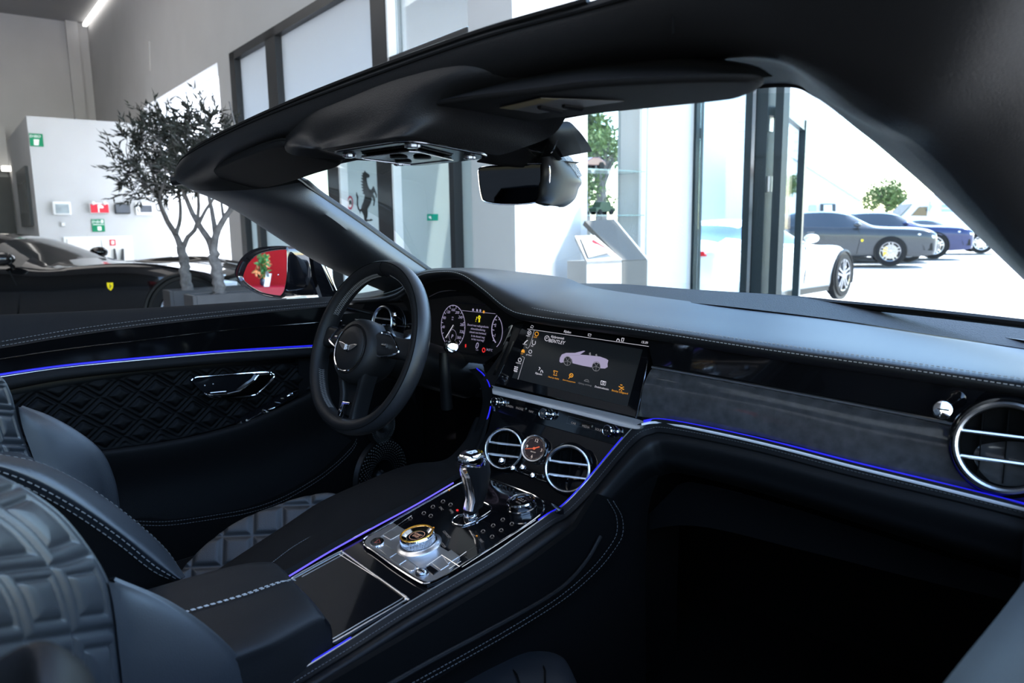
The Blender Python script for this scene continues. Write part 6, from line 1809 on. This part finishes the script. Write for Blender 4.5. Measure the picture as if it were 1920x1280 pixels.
def make_car(name, label, prof, Lc, nose, heading, paint, wheel_r=.345, tf=.185, tr=.80, cab=(.385, .555, .60, .86), group=None, rimm='alu', cal=None, badge=False, plate=False, arch='plastic_black', ch=1.0, lights=True, rear=False, tint='car_glass'):
    """a car lofted from its sections; nose = front centre on the ground, heading = direction it faces"""
    hdg = Vector(heading).normalized()
    lat = Vector((-hdg.y, hdg.x, 0))           # to the car's left

    def T(p):
        return nose - hdg * p.x + lat * p.y + Vector((0, 0, p.z))
    root = empty(name, nose, label, 'car', group)
    rows, ts = car_rows(prof, Lc)
    n = len(rows[0])
    verts = [T(p) for r in rows for p in r]
    bf, gf = [], []
    for j in range(len(rows) - 1):
        tm = (ts[j] + ts[j + 1]) / 2
        for i in range(n - 1):
            k = min(i, n - 2 - i)
            f = (j * n + i, j * n + i + 1, (j + 1) * n + i + 1, (j + 1) * n + i)
            side = k in (6, 7) and cab[0] + .045 < tm < cab[3] - .03
            front = k >= 8 and cab[0] < tm < cab[1] - .05
            rearw = k >= 8 and cab[2] + .13 < tm < cab[3] + .02
            (gf if side or front or rearw else bf).append(f)
        bf.append((j * n + n - 1, j * n, (j + 1) * n, (j + 1) * n + n - 1))
    bf.append(tuple(range(n)))
    bf.append(tuple(range((len(rows) - 1) * n, len(rows) * n)))
    kids = []
    body = new('body', (verts, bf), paint, ang=45)
    wx = [(tf * Lc, s) for s in (-1, 1)] + [(tr * Lc, s) for s in (-1, 1)]
    wy = max(p[5] for p in prof) - .105
    kids.append(body)
    kids.append(new('windows', (verts, gf), tint, ang=60, label='dark glazing'))
    sh_ = [[q + Vector((0, 0, 0)) for q in r] for r in rows]
    for x, s in wx:
        c = T(Vector((x, s * wy, wheel_r)))
        ax = lat * s
        arc = [T(Vector((x + (wheel_r + .05) * math.cos(a), s * (wy + .105), wheel_r + (wheel_r + .05) * math.sin(a)))) for a in [PI * (-.12 + 1.24 * i / 24) for i in range(25)]]
        kids.append(new('wheel_arch', MB().add(tube(arc, .022, 6)).add(lathe([(0, .095), (wheel_r + .055, .103), (wheel_r + .055, .0)], c, ax, 40)), arch))
        w_ = new('wheel', lathe([(wheel_r * .74, -.06), (wheel_r * .97, -.06), (wheel_r, -.03), (wheel_r, .105), (wheel_r * .97, .125), (wheel_r * .78, .128), (wheel_r * .75, .11)], c, ax, 40), 'tyre_black')
        rm = MB().add(lathe([(wheel_r * .76, .10), (wheel_r * .75, .122), (wheel_r * .70, .118), (wheel_r * .69, .06)], c, ax, 40))
        a1 = hdg
        a2 = Vector((0, 0, 1))
        for k in range(5):
            t = k * 2 * PI / 5 + .3
            d_ = a1 * math.cos(t) + a2 * math.sin(t)
            q_ = a1 * -math.sin(t) + a2 * math.cos(t)
            for dd_ in (-.06, .06):
                rm.add(prism([c + ax * .108 + d_ * wheel_r * .10 + q_ * wheel_r * (dd_ - .05), c + ax * .108 + d_ * wheel_r * .10 + q_ * wheel_r * (dd_ + .05), c + ax * .112 + d_ * wheel_r * .72 + q_ * wheel_r * (dd_ * 2.2 + .05), c + ax * .112 + d_ * wheel_r * .72 + q_ * wheel_r * (dd_ * 2.2 - .05)], ax * .014))
        rm.add(lathe([(0, .125), (wheel_r * .14, .122), (wheel_r * .16, .10)], c, ax, 20))
        r_ = new('wheel_rim', rm, rimm, w_, smooth=True)
        new('brake_disc', lathe([(0, .097), (wheel_r * .55, .099), (wheel_r * .55, .09)], c, ax, 28), 'chrome_dark', w_)
        if cal:
            new('brake_caliper', prism([c + ax * .1 + hdg * (-wheel_r * .3) + Vector((0, 0, z)) + hdg * x_ for x_, z in ((-.06, -.12), (.05, -.10), (.03, .12), (-.07, .12))], ax * .012), cal, w_, smooth=False)
        kids.append(w_)
    # mirrors, lamps, grille, handles
    zb = prof[6][2]
    for s in (-1, 1):
        m0 = Vector(((cab[0] + .065) * Lc, s * (prof[7][5] + .07), prof[7][2] + .10))
        kids.append(new('side_mirror', MB().add(ball(T(m0), .105, 14, 10, (1.0, 1.0, .62))).add(tube([T(m0), T(m0 + Vector((-.02, -s * .14, -.09)))], .022, 6)), paint))
        if lights:
            h0 = [(.05 * Lc, .70), (.10 * Lc, .80), (.155 * Lc, .86), (.10 * Lc, .90), (.055 * Lc, .86)]
            zf = lambda x: prof[2][2] + (prof[4][2] - prof[2][2]) * (x / Lc - .06) / .14
            kids.append(new('headlight', prism([T(Vector((x, s * y, zf(x) + .012 - (y - .7) * .16))) for x, y in h0], Vector((0, 0, .012))), 'lamp_clear', smooth=False, bev=.004))
        if lights:
            zh = prof[3][2]
            wq = lambda x: prof[1][5] + (prof[3][5] - prof[1][5]) * min(1, max(0, (x / Lc - .015) / .115)) ** .6 + .006
            kids.append(new('headlight', prism([T(Vector((x, s * wq(x), z))) for x, z in ((.10, zh * .76), (.30, zh * .80), (.52, zh * .87), (.50, zh * .90), (.26, zh * .875), (.10, zh * .83))], lat * s * .012), 'lamp_clear', smooth=False))
            kids.append(new('side_intake', prism([T(Vector((x, s * wq(x), z))) for x, z in ((.12, zh * .40), (.34, zh * .42), (.40, zh * .60), (.14, zh * .62))], lat * s * .012), 'plastic_black', smooth=False))
        kids.append(new('door_seam', tube([T(Vector((x, s * (prof[9][5] - .005), z))) for x, z in ((cab[0] * Lc + .30, .28), (cab[0] * Lc + .22, prof[7][2] * .75), (cab[0] * Lc + .30, prof[7][2] - .02))], .008, 5), 'plastic_black'))
        kids.append(new('door_grip', tube([T(Vector((x, s * (prof[9][5] + .004), prof[9][2] - .12))) for x in (.63 * Lc, .67 * Lc)], .012, 6), 'chrome_dark'))
        kids.append(new('sill', prism([T(Vector((x, s * (prof[8][4] + .01), z))) for x, z in ((tf * Lc + .45, .12), (tr * Lc - .42, .12), (tr * Lc - .42, .22), (tf * Lc + .45, .20))], lat * s * .012), 'plastic_black', smooth=False))
    g0, g1 = prof[0][1] + .0, prof[0][2] - .02
    kids.append(new('grille', prism([T(Vector((-.012, y, z))) for y, z in ((-.40, g0), (.40, g0), (.46, (g0 + g1) / 2), (.40, g1), (-.40, g1), (-.46, (g0 + g1) / 2))], hdg * .02), 'plastic_black', smooth=False))
    for s in (-1, 1):
        kids.append(new('air_intake', prism([T(Vector((.03 * Lc - .04, s * y, z))) for y, z in ((.52, .30), (.74, .32), (.76, .44), (.56, .46))], hdg * .03), 'plastic_black', smooth=False))
        if rear:
            kids.append(new('tail_light', prism([T(Vector((Lc + .005, s * y, z))) for y, z in ((.35, .76), (.76, .78), (.72, .84), (.38, .83))], hdg * -.02), 'tail_red', smooth=False))
    if plate:
        kids.append(new('number_plate', prism([T(Vector((-.035, y, z))) for y, z in ((-.26, .34), (.26, .34), (.26, .45), (-.26, .45))], hdg * .01), 'plate_yellow', smooth=False))
    if badge:
        bx = tf * Lc + .72
        s = -1
        bp = Plane(T(Vector((bx, s * (prof[5][5] + .004), .66))), hdg, (0, 0, 1))
        if bp.n.dot(lat * s) < 0:
            bp = Plane(bp.o, -hdg, (0, 0, 1))
        kids.append(shield(bp, .055, .075))
    put(kids, root)
    return root


def shield(bp, w, h):
    o = new('shield_badge', prism([bp.at(w * x, h * y) for x, y in ((-.5, .5), (0, .46), (.5, .5), (.52, .1), (.4, -.25), (0, -.55), (-.4, -.25), (-.52, .1))], bp.n * .006), 'badge_yellow', smooth=False, label='yellow shield badge with a small black horse')
    hp = []
    for X, Y in horse:
        hp.append(bp.at((X - 785) / 600 * h * 1.0, (440 - Y) / 600 * h * .72, .0068))
    new('badge_horse', sheet(hp), 'sticker_black', o, smooth=False)
    return o


mat('car_glass', (.012, .016, .02), .04, spec=.6, coat=.5)
mat('dark_glass', (.010, .012, .013), .08, spec=.25)
mat('tyre_black', (.012, .012, .012), .8, spec=.2, bump=.2, bscale=60)
mat('lamp_clear', (.75, .78, .82), .08, spec=.6, coat=1.)
mat('tail_red', (.45, .01, .015), .15, coat=.6, emit=(1, .02, .02), es=.25)
mat('plate_yellow', (.75, .48, .05), .5)
mat('badge_yellow', (.85, .62, .0), .35, var=.03)
mat('paint_black', (.003, .003, .0033), .06, spec=.4, coat=.35, bump=.01, bscale=4)
mat('van_white', (.50, .51, .53), .3, spec=.3, var=.01)
mat('paint_white', (.62, .63, .64), .2, spec=.5, coat=1., var=.01)
mat('paint_grey', (.035, .038, .042), .22, metal=.3, spec=.4, coat=.35, var=.04)
mat('paint_blue', (.016, .022, .075), .2, metal=.2, spec=.4, coat=.35, var=.04)
mat('paint_slate', (.03, .035, .04), .2, metal=.2, spec=.4, coat=.35, var=.04)
mat('caliper_yellow', (.8, .5, .02), .4)

# black sports car standing across the left of the showroom
nd_ = W(500, 560, 'd', 8.3)
nose = Vector((nd_.x, nd_.y, 0))
hd1 = (CR * math.cos(math.radians(-6)) - CF * math.sin(math.radians(-6)))
hd1.z = 0
cz = COUPE
SP_ = [(p[0] + (.02 if .35 < p[0] < .60 else 0), *p[1:]) for p in cz]
bc = make_car('sports_car', 'glossy black sports car with a yellow shield badge, behind the far door', [(p[0], p[1], p[2] * .97 + (.085 if .05 < p[0] < .3 else .02), (p[3] * .955 if p[0] > .3 else p[2] * .97 + .05), *p[4:]) for p in SP_], 4.65, nose, hd1, 'paint_black', rimm='chrome_dark', badge=True, wheel_r=.36, tf=.115, cab=(.405, .575, .61, .86), tint='dark_glass')
# parked row outside
def ground_at(px, py):
    p = W(px, py, 'z', 0.)
    return p


def gdir(a):
    """heading on the ground: image right turned a degrees towards the viewer"""
    r_, f_ = Vector((CR.x, CR.y, 0)).normalized(), Vector((CF.x, CF.y, 0)).normalized()
    return r_ * math.cos(math.radians(a)) - f_ * math.sin(math.radians(a))


def at_depth(px, d):
    p = W(px, 430, 'd', d)
    return Vector((p.x, p.y, 0))


h_ = gdir(22)
make_car('parked_car', 'dark grey tall sports car with yellow brake calipers, nearest of the parked row', UTE, 4.97, at_depth(1752, 20.8), h_, 'paint_grey', wheel_r=.355, cab=(.345, .50, .60, .93), cal='caliper_yellow', rimm='chrome_dark', badge=True, plate=False, tf=.235, tr=.80)
make_car('parked_car', 'silver-nosed car almost hidden behind the dark grey car', COUPE, 4.7, at_depth(1758, 23.0), h_, 'paint_slate', plate=True)
make_car('parked_car', 'deep blue tall sports car parked behind the dark grey one', UTE, 4.97, at_depth(1820, 24.5), h_, 'paint_blue', wheel_r=.38, cab=(.345, .50, .60, .93), plate=False, tf=.235)
make_car('parked_car', 'slate grey low coupe at the far right end of the row', COUPE, 4.7, at_depth(1882, 28.0), h_, 'paint_slate', plate=True)
# white car seen from the rear quarter, by the open glass door
wd = gdir(-58)
make_car('white_car', 'white sports car parked just outside the open glass door', COUPE, 4.5, at_depth(1505, 12.9), gdir(-45), 'paint_white', wheel_r=.34, rimm='chrome_dark', rear=True, tf=.15, tint='car_glass')

# ------------------------------------------------------------------ white van behind the row
vd = gdir(180 + 8)
vn = at_depth(1630, 38)
lat = Vector((-vd.y, vd.x, 0))
VT = lambda x, y, z: vn - vd * x + lat * y + Vector((0, 0, z))
van = empty('van', vn, 'white high-roofed van with pale blue writing, behind the parked cars', 'van')
prof = [(0, .35), (0, .95), (.35, 1.12), (1.05, 1.25), (1.75, 2.05), (2.2, 2.42), (2.8, 2.52), (5.6, 2.52), (5.75, 2.3), (5.8, .45), (5.5, .35)]
k = [new('body', prism([VT(x, -.98, z) for x, z in prof], lat * 1.96), 'van_white', smooth=False, bev=.09, seg=3)]
for s in (-1, 1):
    k.append(new('cab_window', prism([VT(x, s * .985, z) for x, z in ((1.60, 1.45), (1.95, 1.88), (2.35, 1.88), (2.35, 1.42))], lat * s * .02), 'car_glass', smooth=False))
    k.append(new('tail_light', prism([VT(x, s * .985, z) for x, z in ((5.62, .9), (5.78, .9), (5.78, 1.5), (5.66, 1.5))], lat * s * .02), 'tail_red', smooth=False))
    for x in (1.0, 4.4):
        k.append(new('wheel', lathe([(0, .05), (.22, .05), (.24, .0), (.35, .02), (.36, -.15)], VT(x, s * .95, .36), lat * s, 28), 'tyre_black'))
k.append(new('windscreen', prism([VT(x, y, z) for x, y, z in ((1.06, -.85, 1.30), (1.06, .85, 1.30), (1.70, .8, 2.03), (1.70, -.8, 2.03))], vd * .02 + Vector((0, 0, .02))), 'car_glass', smooth=False))
sd = 1 if (VT(3, 1, 1) - CAM).length < (VT(3, -1, 1) - CAM).length else -1
vp = Plane(VT(3.4, sd * 1.0, 1.75), CR - Vector((0, 0, CR.z)), (0, 0, 1))
if vp.n.dot(CAM - vp.o) < 0:
    vp = Plane(vp.o, -vp.ex, vp.ey)
mat('van_print', (.20, .30, .45), .5)
tx = MB()
for i, w in enumerate((1.3, 1.9)):
    tx.add(prism([vp.at(-.4, .2 - .22 * i, .01), vp.at(-.4 + w, .2 - .22 * i, .01), vp.at(-.4 + w, .09 - .22 * i, .01), vp.at(-.4, .09 - .22 * i, .01)], vp.n * .004))
k.append(new('van_writing', tx, 'van_print', smooth=False))
k.append(new('van_emblem', sheet([vp.at(-1.0 + (X - 785) / 900, .08 + (440 - Y) / 900, .012) for X, Y in horse]), 'van_print', smooth=False))
put(k, van)

# ------------------------------------------------------------------ buildings and trees outside
mat('siding', (.55, .55, .555), .7, spec=.2, bump=.4, bscale=3, btype='noise')
def facade(name, px, depth, thick, m, label, cat='building', zbot=0):
    pl = [W(x, y, 'd', depth) for x, y in px]
    back = Vector((CF.x, CF.y, 0)).normalized() * thick
    o = new(name, prism(pl, back), m, smooth=False)
    return tag(o, label, cat)


b1 = facade('building', ((1240, 150), (1577, 150), (1575, 470), (1240, 470)), 62, 12, 'siding', 'tall white building with level siding outside the glass doors')
sd_ = MB()
for i in range(9):
    sd_.add(tube([W(1385, 195 + i * 17, 'd', 61.9), W(1574, 200 + i * 17, 'd', 61.9)], .03, 4))
new('siding_groove', sd_, mat('groove_grey', (.5, .52, .55), .8), b1)
b2 = facade('building', ((1440, 268), (1509, 311), (1612, 376), (1611, 462), (1440, 462)), 50, 10, 'wall_bright', 'low white building with a sloping roof edge behind the parked cars')
new('roof_edge', tube([W(x, y, 'd', 49.9) for x, y in ((1440, 267), (1509, 310), (1613, 376))], .09, 6), mat('roof_grey', (.30, .33, .36), .7), b2)
wn_ = new('window', prism([W(x, y, 'd', 49.8) for x, y in ((1539, 382), (1567, 382), (1567, 400), (1539, 400))], Vector((0, 0, 0)) + CF * .1), 'frame_dark', b2, smooth=False)
new('pane', prism([W(x, y, 'd', 49.7) for x, y in ((1545, 384), (1560, 384), (1560, 400), (1545, 400))], CF * .05), mat('pane_pale', (.6, .68, .68), .2), wn_, smooth=False)
new('window', prism([W(x, y, 'd', 49.8) for x, y in ((1518, 384), (1531, 384), (1531, 402), (1518, 402))], CF * .1), mat('pane_grey', (.25, .28, .32), .2), b2, smooth=False)


def leaf_quad(c, d, s, w, n):
    d = d.normalized()
    q = d.cross(n)
    q = q.normalized() if q.length > 1e-4 else Vector((1, 0, 0))
    up = q.cross(d) * (s * .12)
    v = [c, c + d * s * .35 + q * w + up, c + d * s, c + d * s * .35 - q * w + up]
    return v, [(0, 1, 2, 3)]


def rnd():
    while True:
        v = Vector((random.uniform(-1, 1), random.uniform(-1, 1), random.uniform(-1, 1)))
        if .05 < v.length < 1:
            return v


mat('leaf_outdoor', (.075, .115, .035), .6, spec=.2, var=.4, vscale=3)
mat('leaf_olive', (.022, .024, .018), .55, spec=.35, var=.5, vscale=6)
mat('bark_grey', (.12, .11, .105), .85, spec=.15, bump=.9, bscale=40, var=.35, vscale=20)


def far_tree(label, px, depth, rx, ry, trunk_px):
    c = W(px[0], px[1], 'd', depth)
    k = depth / FPX
    base = Vector((c.x, c.y, 0))
    root = empty('tree', base, label, 'tree')
    lv, tr_ = MB(), MB()
    tr_.add(tube([base, base + Vector((0, 0, c.z * .6)), c], lambda t: .18 * (1 - .6 * t), 8))
    cl = []
    for i in range(16):
        d = rnd()
        p = c + Vector((d.x * rx * k, d.y * rx * k, d.z * ry * k)) * .75
        cl.append(p)
        tr_.add(tube([c - Vector((0, 0, ry * k * .5)), c.lerp(p, .5), p], lambda t: .07 * (1 - .8 * t), 5))
    for p in cl:
        for j in range(110):
            d = rnd()
            q = p + d * rx * k * .42
            lv.add(leaf_quad(q, rnd(), .34 * rx * k / 2.2, .10 * rx * k / 2.2, rnd()))
    put([new('trunk', tr_, 'bark_grey'), new('crown', lv, 'leaf_outdoor', smooth=False)], root)


far_tree('round green tree above the white van', (1664, 372), 55, 44, 32, 400)
far_tree('leafy tree seen between the door frames', (1478, 352), 40, 26, 36, 400)
far_tree('tree seen through the display opening beyond the glass shelves', (1128, 300), 16, 60, 110, 400)
far_tree('sparse tree outside at the left of the display opening', (1098, 240), 20, 60, 60, 400)

# ------------------------------------------------------------------ model cars on the shelves
def model_car(name, label, v, z, ln, m, kind):
    base = R(uB + .14, v, z)
    root = empty(name, base, label, 'model car', 'model cars on the glass shelves')
    prof_ = {'coupe': [(-.5, .25), (-.48, .5), (-.2, .58), (.0, .85), (.22, .85), (.45, .6), (.5, .3)], 'truck': [(-.5, .3), (-.5, .7), (-.32, .75), (-.25, 1.3), (.25, 1.3), (.28, .75), (.5, .7), (.5, .3)]}[kind]
    h = ln * .36
    kids_ = [new('body', prism([base + RV * (x * ln) + Vector((0, 0, z_ * h)) - RU * ln * .2 for x, z_ in prof_], RU * ln * .4), m, smooth=False, bev=ln * .02)]
    for x in (-.3, .3):
        for s in (-1, 1):
            kids_.append(new('wheel', lathe([(0, .1 * ln), (ln * .08, .1 * ln), (ln * .10, .08 * ln), (ln * .10, 0)], base + RV * x * ln + RU * s * ln * .13 + Vector((0, 0, ln * .10)), RU * s, 16), 'tyre_black'))
    put(kids_, root)


mat('model_red', (.10, .03, .03), .25, coat=.8)
mat('model_green', (.02, .05, .025), .4)
mat('model_gold', (.35, .22, .08), .35)
mv = lambda px: vB(px) + .02
model_car('model_car', 'dark red model sports car on the upper glass shelf', mv(1122), shz[0], .30, 'model_red', 'coupe')
model_car('model_car', 'dark green model car with golden top on the lower glass shelf', mv(1149), shz[1], .22, 'model_green', 'truck')
model_car('model_car', 'small green model car at the left of the lower glass shelf', mv(1112), shz[1], .12, 'model_green', 'coupe')

# ------------------------------------------------------------------ olive trees in planters
mat('planter_grey', (.055, .052, .052), .6, spec=.3, bump=.1, bscale=60, var=.1)
mat('soil', (.05, .045, .04), .95, bump=1., bscale=60, var=.5, vscale=30)


def planter(px, py, z, su_, sv_, label):
    p = W(px, py, 'z', z)
    u, v, _ = uvz(p)
    root = empty('planter', R(u + su_ / 2, v + sv_ / 2, 0), label, 'planter', None)
    t = .03
    m = MB()
    for a in ((u, u + su_, v, v + t), (u, u + su_, v + sv_ - t, v + sv_), (u, u + t, v + t, v + sv_ - t), (u + su_ - t, u + su_, v + t, v + sv_ - t)):
        m.add(rbox(a[0], a[1], a[2], a[3], 0, z))
    put([new('box_wall', m, 'planter_grey', smooth=False, bev=.004), new('planter_soil', rbox(u + t, u + su_ - t, v + t, v + sv_ - t, .1, z - .05), 'soil', smooth=False)], root)
    return R(u + su_ / 2, v + sv_ / 2, z - .05)


c1_ = planter(361, 555, .68, .27, .75, 'grey box planter nearest the car, holding the right olive tree')
c2_ = planter(318, 546, .645, .27, .75, 'grey box planter further left, holding the left olive tree')


def olive(label, depth, trunk, branches, crown, nl, base):
    d0_ = depth
    root = empty('olive_tree', base, label, 'tree')
    b = MB()
    pts = []

    def seg(px, r0, r1, dz=0.):
        n = len(px)
        p = [W(x, y, 'd', d0_ + dz * i / (n - 1)) for i, (x, y) in enumerate(px)]
        c = cr(p, 14)
        c = [q + Vector((random.uniform(-1, 1), random.uniform(-1, 1), 0)) * r1 * .22 for q in c]
        b.add(tube(c, lambda t: (r0 + (r1 - r0) * t) * .72, 9))
        return c
    t0 = seg(trunk, .075, .055)
    ends = []
    for px, r0, r1, dz in branches:
        c = seg(px, r0, r1, dz)
        ends += c[6:]
    lv = MB()
    cx, cy, rx, ry = crown
    # fine twigs with leaves filling the crown
    for i in range(nl):
        while True:
            x, y = random.uniform(-1, 1), random.uniform(-1, 1)
            if x * x + y * y < 1:
                break
        dz = random.uniform(-.28, .28) * math.sqrt(max(.05, 1 - x * x - y * y))
        p = W(cx + x * rx * .92, cy + y * ry * .92, 'd', d0_ + dz)
        src = min(ends, key=lambda q: (q - p).length)
        mid_ = src.lerp(p, .5) + rnd() * .04
        tw = cr([src, mid_, p], 6)
        if (src - p).length < .5:
            b.add(tube(tw, lambda t: .006 * (1 - .6 * t), 4))
        out = (p - src).normalized() * .6 + rnd() * .6 + Vector((0, 0, .25))
        out.normalize()
        tip = p + out * random.uniform(.10, .22)
        b.add(tube([p, p.lerp(tip, .5) + rnd() * .008, tip], .0022, 4))
        for j in range(11):
            q = p.lerp(tip, j / 10)
            lv.add(leaf_quad(q, out * .8 + rnd() * .9, random.uniform(.055, .10), random.uniform(.007, .011), rnd()))
    put([new('trunk', b, 'bark_grey'), new('foliage', lv, 'leaf_olive', smooth=False)], root)


olive('olive tree with a forked trunk, the right one of the two', 6.0, ((412, 562), (411, 540), (406, 500), (400, 470)), (
    (((400, 475), (392, 450), (372, 420), (350, 375), (335, 320), (325, 260)), .045, .012, .3), (((400, 475), (405, 440), (420, 410), (440, 380), (452, 340), (445, 260), (430, 190)), .045, .008, -.2), (((405, 445), (398, 400), (390, 350), (396, 290), (390, 230)), .03, .008, .1), (((372, 420), (385, 395), (405, 360), (410, 300)), .022, .007, -.3), (((420, 410), (415, 380), (418, 340), (430, 280)), .018, .006, .2)), (385, 285, 62, 88), 170, c1_)
olive('olive tree with a leaning forked trunk, the left one of the two', 6.85, ((352, 552), (348, 525), (345, 490), (340, 462)), (
    (((340, 465), (330, 440), (312, 410), (298, 375), (285, 320), (265, 270)), .045, .010, .2), (((342, 468), (352, 445), (368, 425), (372, 380), (365, 310), (350, 240)), .035, .010, -.2), (((330, 440), (338, 405), (335, 360), (325, 300), (310, 240)), .028, .008, .3), (((312, 410), (300, 372), (310, 330), (300, 270)), .02, .007, -.3), (((298, 375), (270, 340), (245, 310)), .016, .005, .1)), (298, 300, 86, 92), 240, c2_)
for o_ in list(COL.objects):
    pass

# ------------------------------------------------------------------ what the door mirror shows: a red wall, desk, flowers and a display card


def refl(px, py, dist):
    """the point the door mirror shows at a pixel, dist metres behind the mirror"""
    MCn = W(503, 512, 'x', -1.03)
    mn = Vector((.40, -.915, .03)).normalized()
    p = W(px, py, (MCn, mn))
    d = (p - CAM).normalized()
    r_ = d - mn * (2 * d.dot(mn))
    return p + r_ * dist


rc = refl(500, 510, 5.0)
rdir = (refl(500, 510, 5.0) - refl(500, 510, 4.0)).normalized()
rx_ = Vector((rdir.y, -rdir.x, 0)).normalized()
rl = Plane(rc, rx_, (0, 0, 1))
mat('wall_red', (.26, .002, .006), .7, spec=.2, var=.04)
rw = struct(new('wall_left', prism([Vector((q.x, q.y, z)) for q, z in ((rc - rx_ * .34, 0), (rc + rx_ * .34, 0), (rc + rx_ * .34, 1.9), (rc - rx_ * .34, 1.9))], Vector((rdir.x, rdir.y, 0)) * .2), 'wall_red', smooth=False))
dk = refl(500, 540, 4.4)
dz_ = refl(500, 537, 4.4).z
rd = Vector((rdir.x, rdir.y, 0)).normalized()
dt_ = Vector((dk.x, dk.y, 0))
desk = tag(new('reception_desk', prism([dt_ - rx_ * .4 + Vector((0, 0, z)) if s < 0 else dt_ + rx_ * .4 + Vector((0, 0, z)) for s, z in ((-1, 0.), (1, 0.), (1, dz_), (-1, dz_))], rd * .5), mat('desk_red', (.34, .004, .022), .35, spec=.5, var=.04), smooth=False, bev=.01), 'red reception desk reflected in the door mirror', 'desk')
vb = refl(493, 536, 4.6)
vs = empty('flower_vase', Vector((vb.x, vb.y, dz_)), 'dark vase of orange lilies and green leaves, reflected in the door mirror', 'vase')
vz = Vector((vb.x, vb.y, dz_ + .002))
hh = refl(493, 522, 4.6).z - dz_
top = refl(493, 481, 4.6).z
kk = [new('vase', lathe([(0, 0), (.022, 0), (.028, hh * .3), (.026, hh * .8), (.022, hh)], vz, (0, 0, 1), 24), mat('vase_blue', (.02, .03, .06), .2, coat=.5))]
lv, fl, stm = MB(), MB(), MB()
for i in range(26):
    t = random.random()
    p = vz + Vector((0, 0, hh + (top - dz_ - hh) * t)) + rx_ * random.uniform(-.05, .05) + rd * random.uniform(-.05, .05)
    stm.add(tube([vz + Vector((0, 0, hh * .9)), p], .004, 4))
    for j in range(5):
        lv.add(leaf_quad(p, rnd(), .05, .014, rnd()))
    if i % 2:
        for j in range(6):
            fl.add(leaf_quad(p + rnd() * .02, rnd(), .045, .013, rnd()))
kk += [new('flower_stems', stm, mat('stem_green', (.05, .14, .04), .6)), new('flower_leaves', lv, mat('leaf_green', (.06, .22, .06), .5, var=.3), smooth=False), new('lily_blooms', fl, mat('lily_orange', (.75, .30, .12), .5, var=.3), smooth=False)]
put(kk, vs)
cb0, cb1 = refl(499, 543, 4.35), refl(503, 513, 4.35)
cw = rx_ * .022
cd_ = empty('display_card', Vector((cb0.x, cb0.y, dz_)), 'white display card on the red desk, reflected in the door mirror', 'card')
cz_ = Vector((0, 0, 1))
q = [cb0 - cw, cb0 + cw, cb1 + cw, cb1 - cw]
for p in q[:2]:
    p.z = dz_
put([new('card_sheet', prism(q, rd * .01), 'sign_white', smooth=False), new('card_picture', prism([q[0].lerp(q[2], .25) - rd * .003 + cz_ * .10, q[1].lerp(q[3], .25) - rd * .003 + cz_ * .10, q[2].lerp(q[0], .25) - rd * .003, q[3].lerp(q[1], .25) - rd * .003], rd * .002), 'grey_plastic', smooth=False)], cd_)

# ------------------------------------------------------------------ light
w = bpy.data.worlds.new('world')
SC.world = w
w.use_nodes = True
nt = w.node_tree
bg = nt.nodes['Background']
sky = nt.nodes.new('ShaderNodeTexSky')
sky.sky_type = 'NISHITA'
sky.sun_disc = False
sky.sun_elevation = math.radians(54)
sky.air_density = 1.3
sky.dust_density = .3
sky.ozone_density = 3.6
sund = (RU * -.42 + RV * .9)
sky.sun_rotation = math.atan2(sund.x, sund.y)
nt.links.new(sky.outputs[0], bg.inputs[0])
bg.inputs[1].default_value = 1.3
sl = bpy.data.lights.new('sun', 'SUN')
sl.energy = 24.0
sl.angle = math.radians(.6)
sl.color = (1, .97, .92)
so = bpy.data.objects.new('sun', sl)
COL.objects.link(so)
sd3 = sund.normalized() + Vector((0, 0, math.tan(math.radians(54))))
so.rotation_euler = sd3.to_track_quat('Z', 'Y').to_euler()


def area(name, loc, size, power, col=(1, .97, .94), rot=(0, 0, 0)):
    l = bpy.data.lights.new(name, 'AREA')
    l.shape = 'RECTANGLE'
    l.size, l.size_y = size
    l.energy = power
    l.color = col
    o = bpy.data.objects.new(name, l)
    COL.objects.link(o)
    o.location = loc
    o.rotation_euler = rot
    return o


area('fill_light', R(2.0, -2.5, HC - .1), (4, 2), 60)  # soft fill lamps added under the ceiling, no fittings built
area('fill_light', R(8.0, -2.5, HC - .1), (5, 2), 120)
area('fill_light', R(13.0, 0, HC - .1), (5, 3), 90)
# cove strip along the top of the front wall
tag(new('cove_light', rbox(9, 19.8, VA - .12, VA - .04, HC - .10, HC - .04), emis('cove_glow', (1, .98, .95), 3.0), smooth=False), 'long bright cove light strip where grey wall meets ceiling', 'light')
SC.view_settings.view_transform = 'Standard'
SC.view_settings.look = 'None'
SC.view_settings.gamma = 1.0
SC.view_settings.exposure = 0.0
SC.cycles.use_denoising = True
SC.cycles.max_bounces = 8
SC.cycles.transparent_max_bounces = 16
SC.cycles.caustics_reflective = False
SC.cycles.caustics_refractive = False
SC.cycles.sample_clamp_indirect = 6
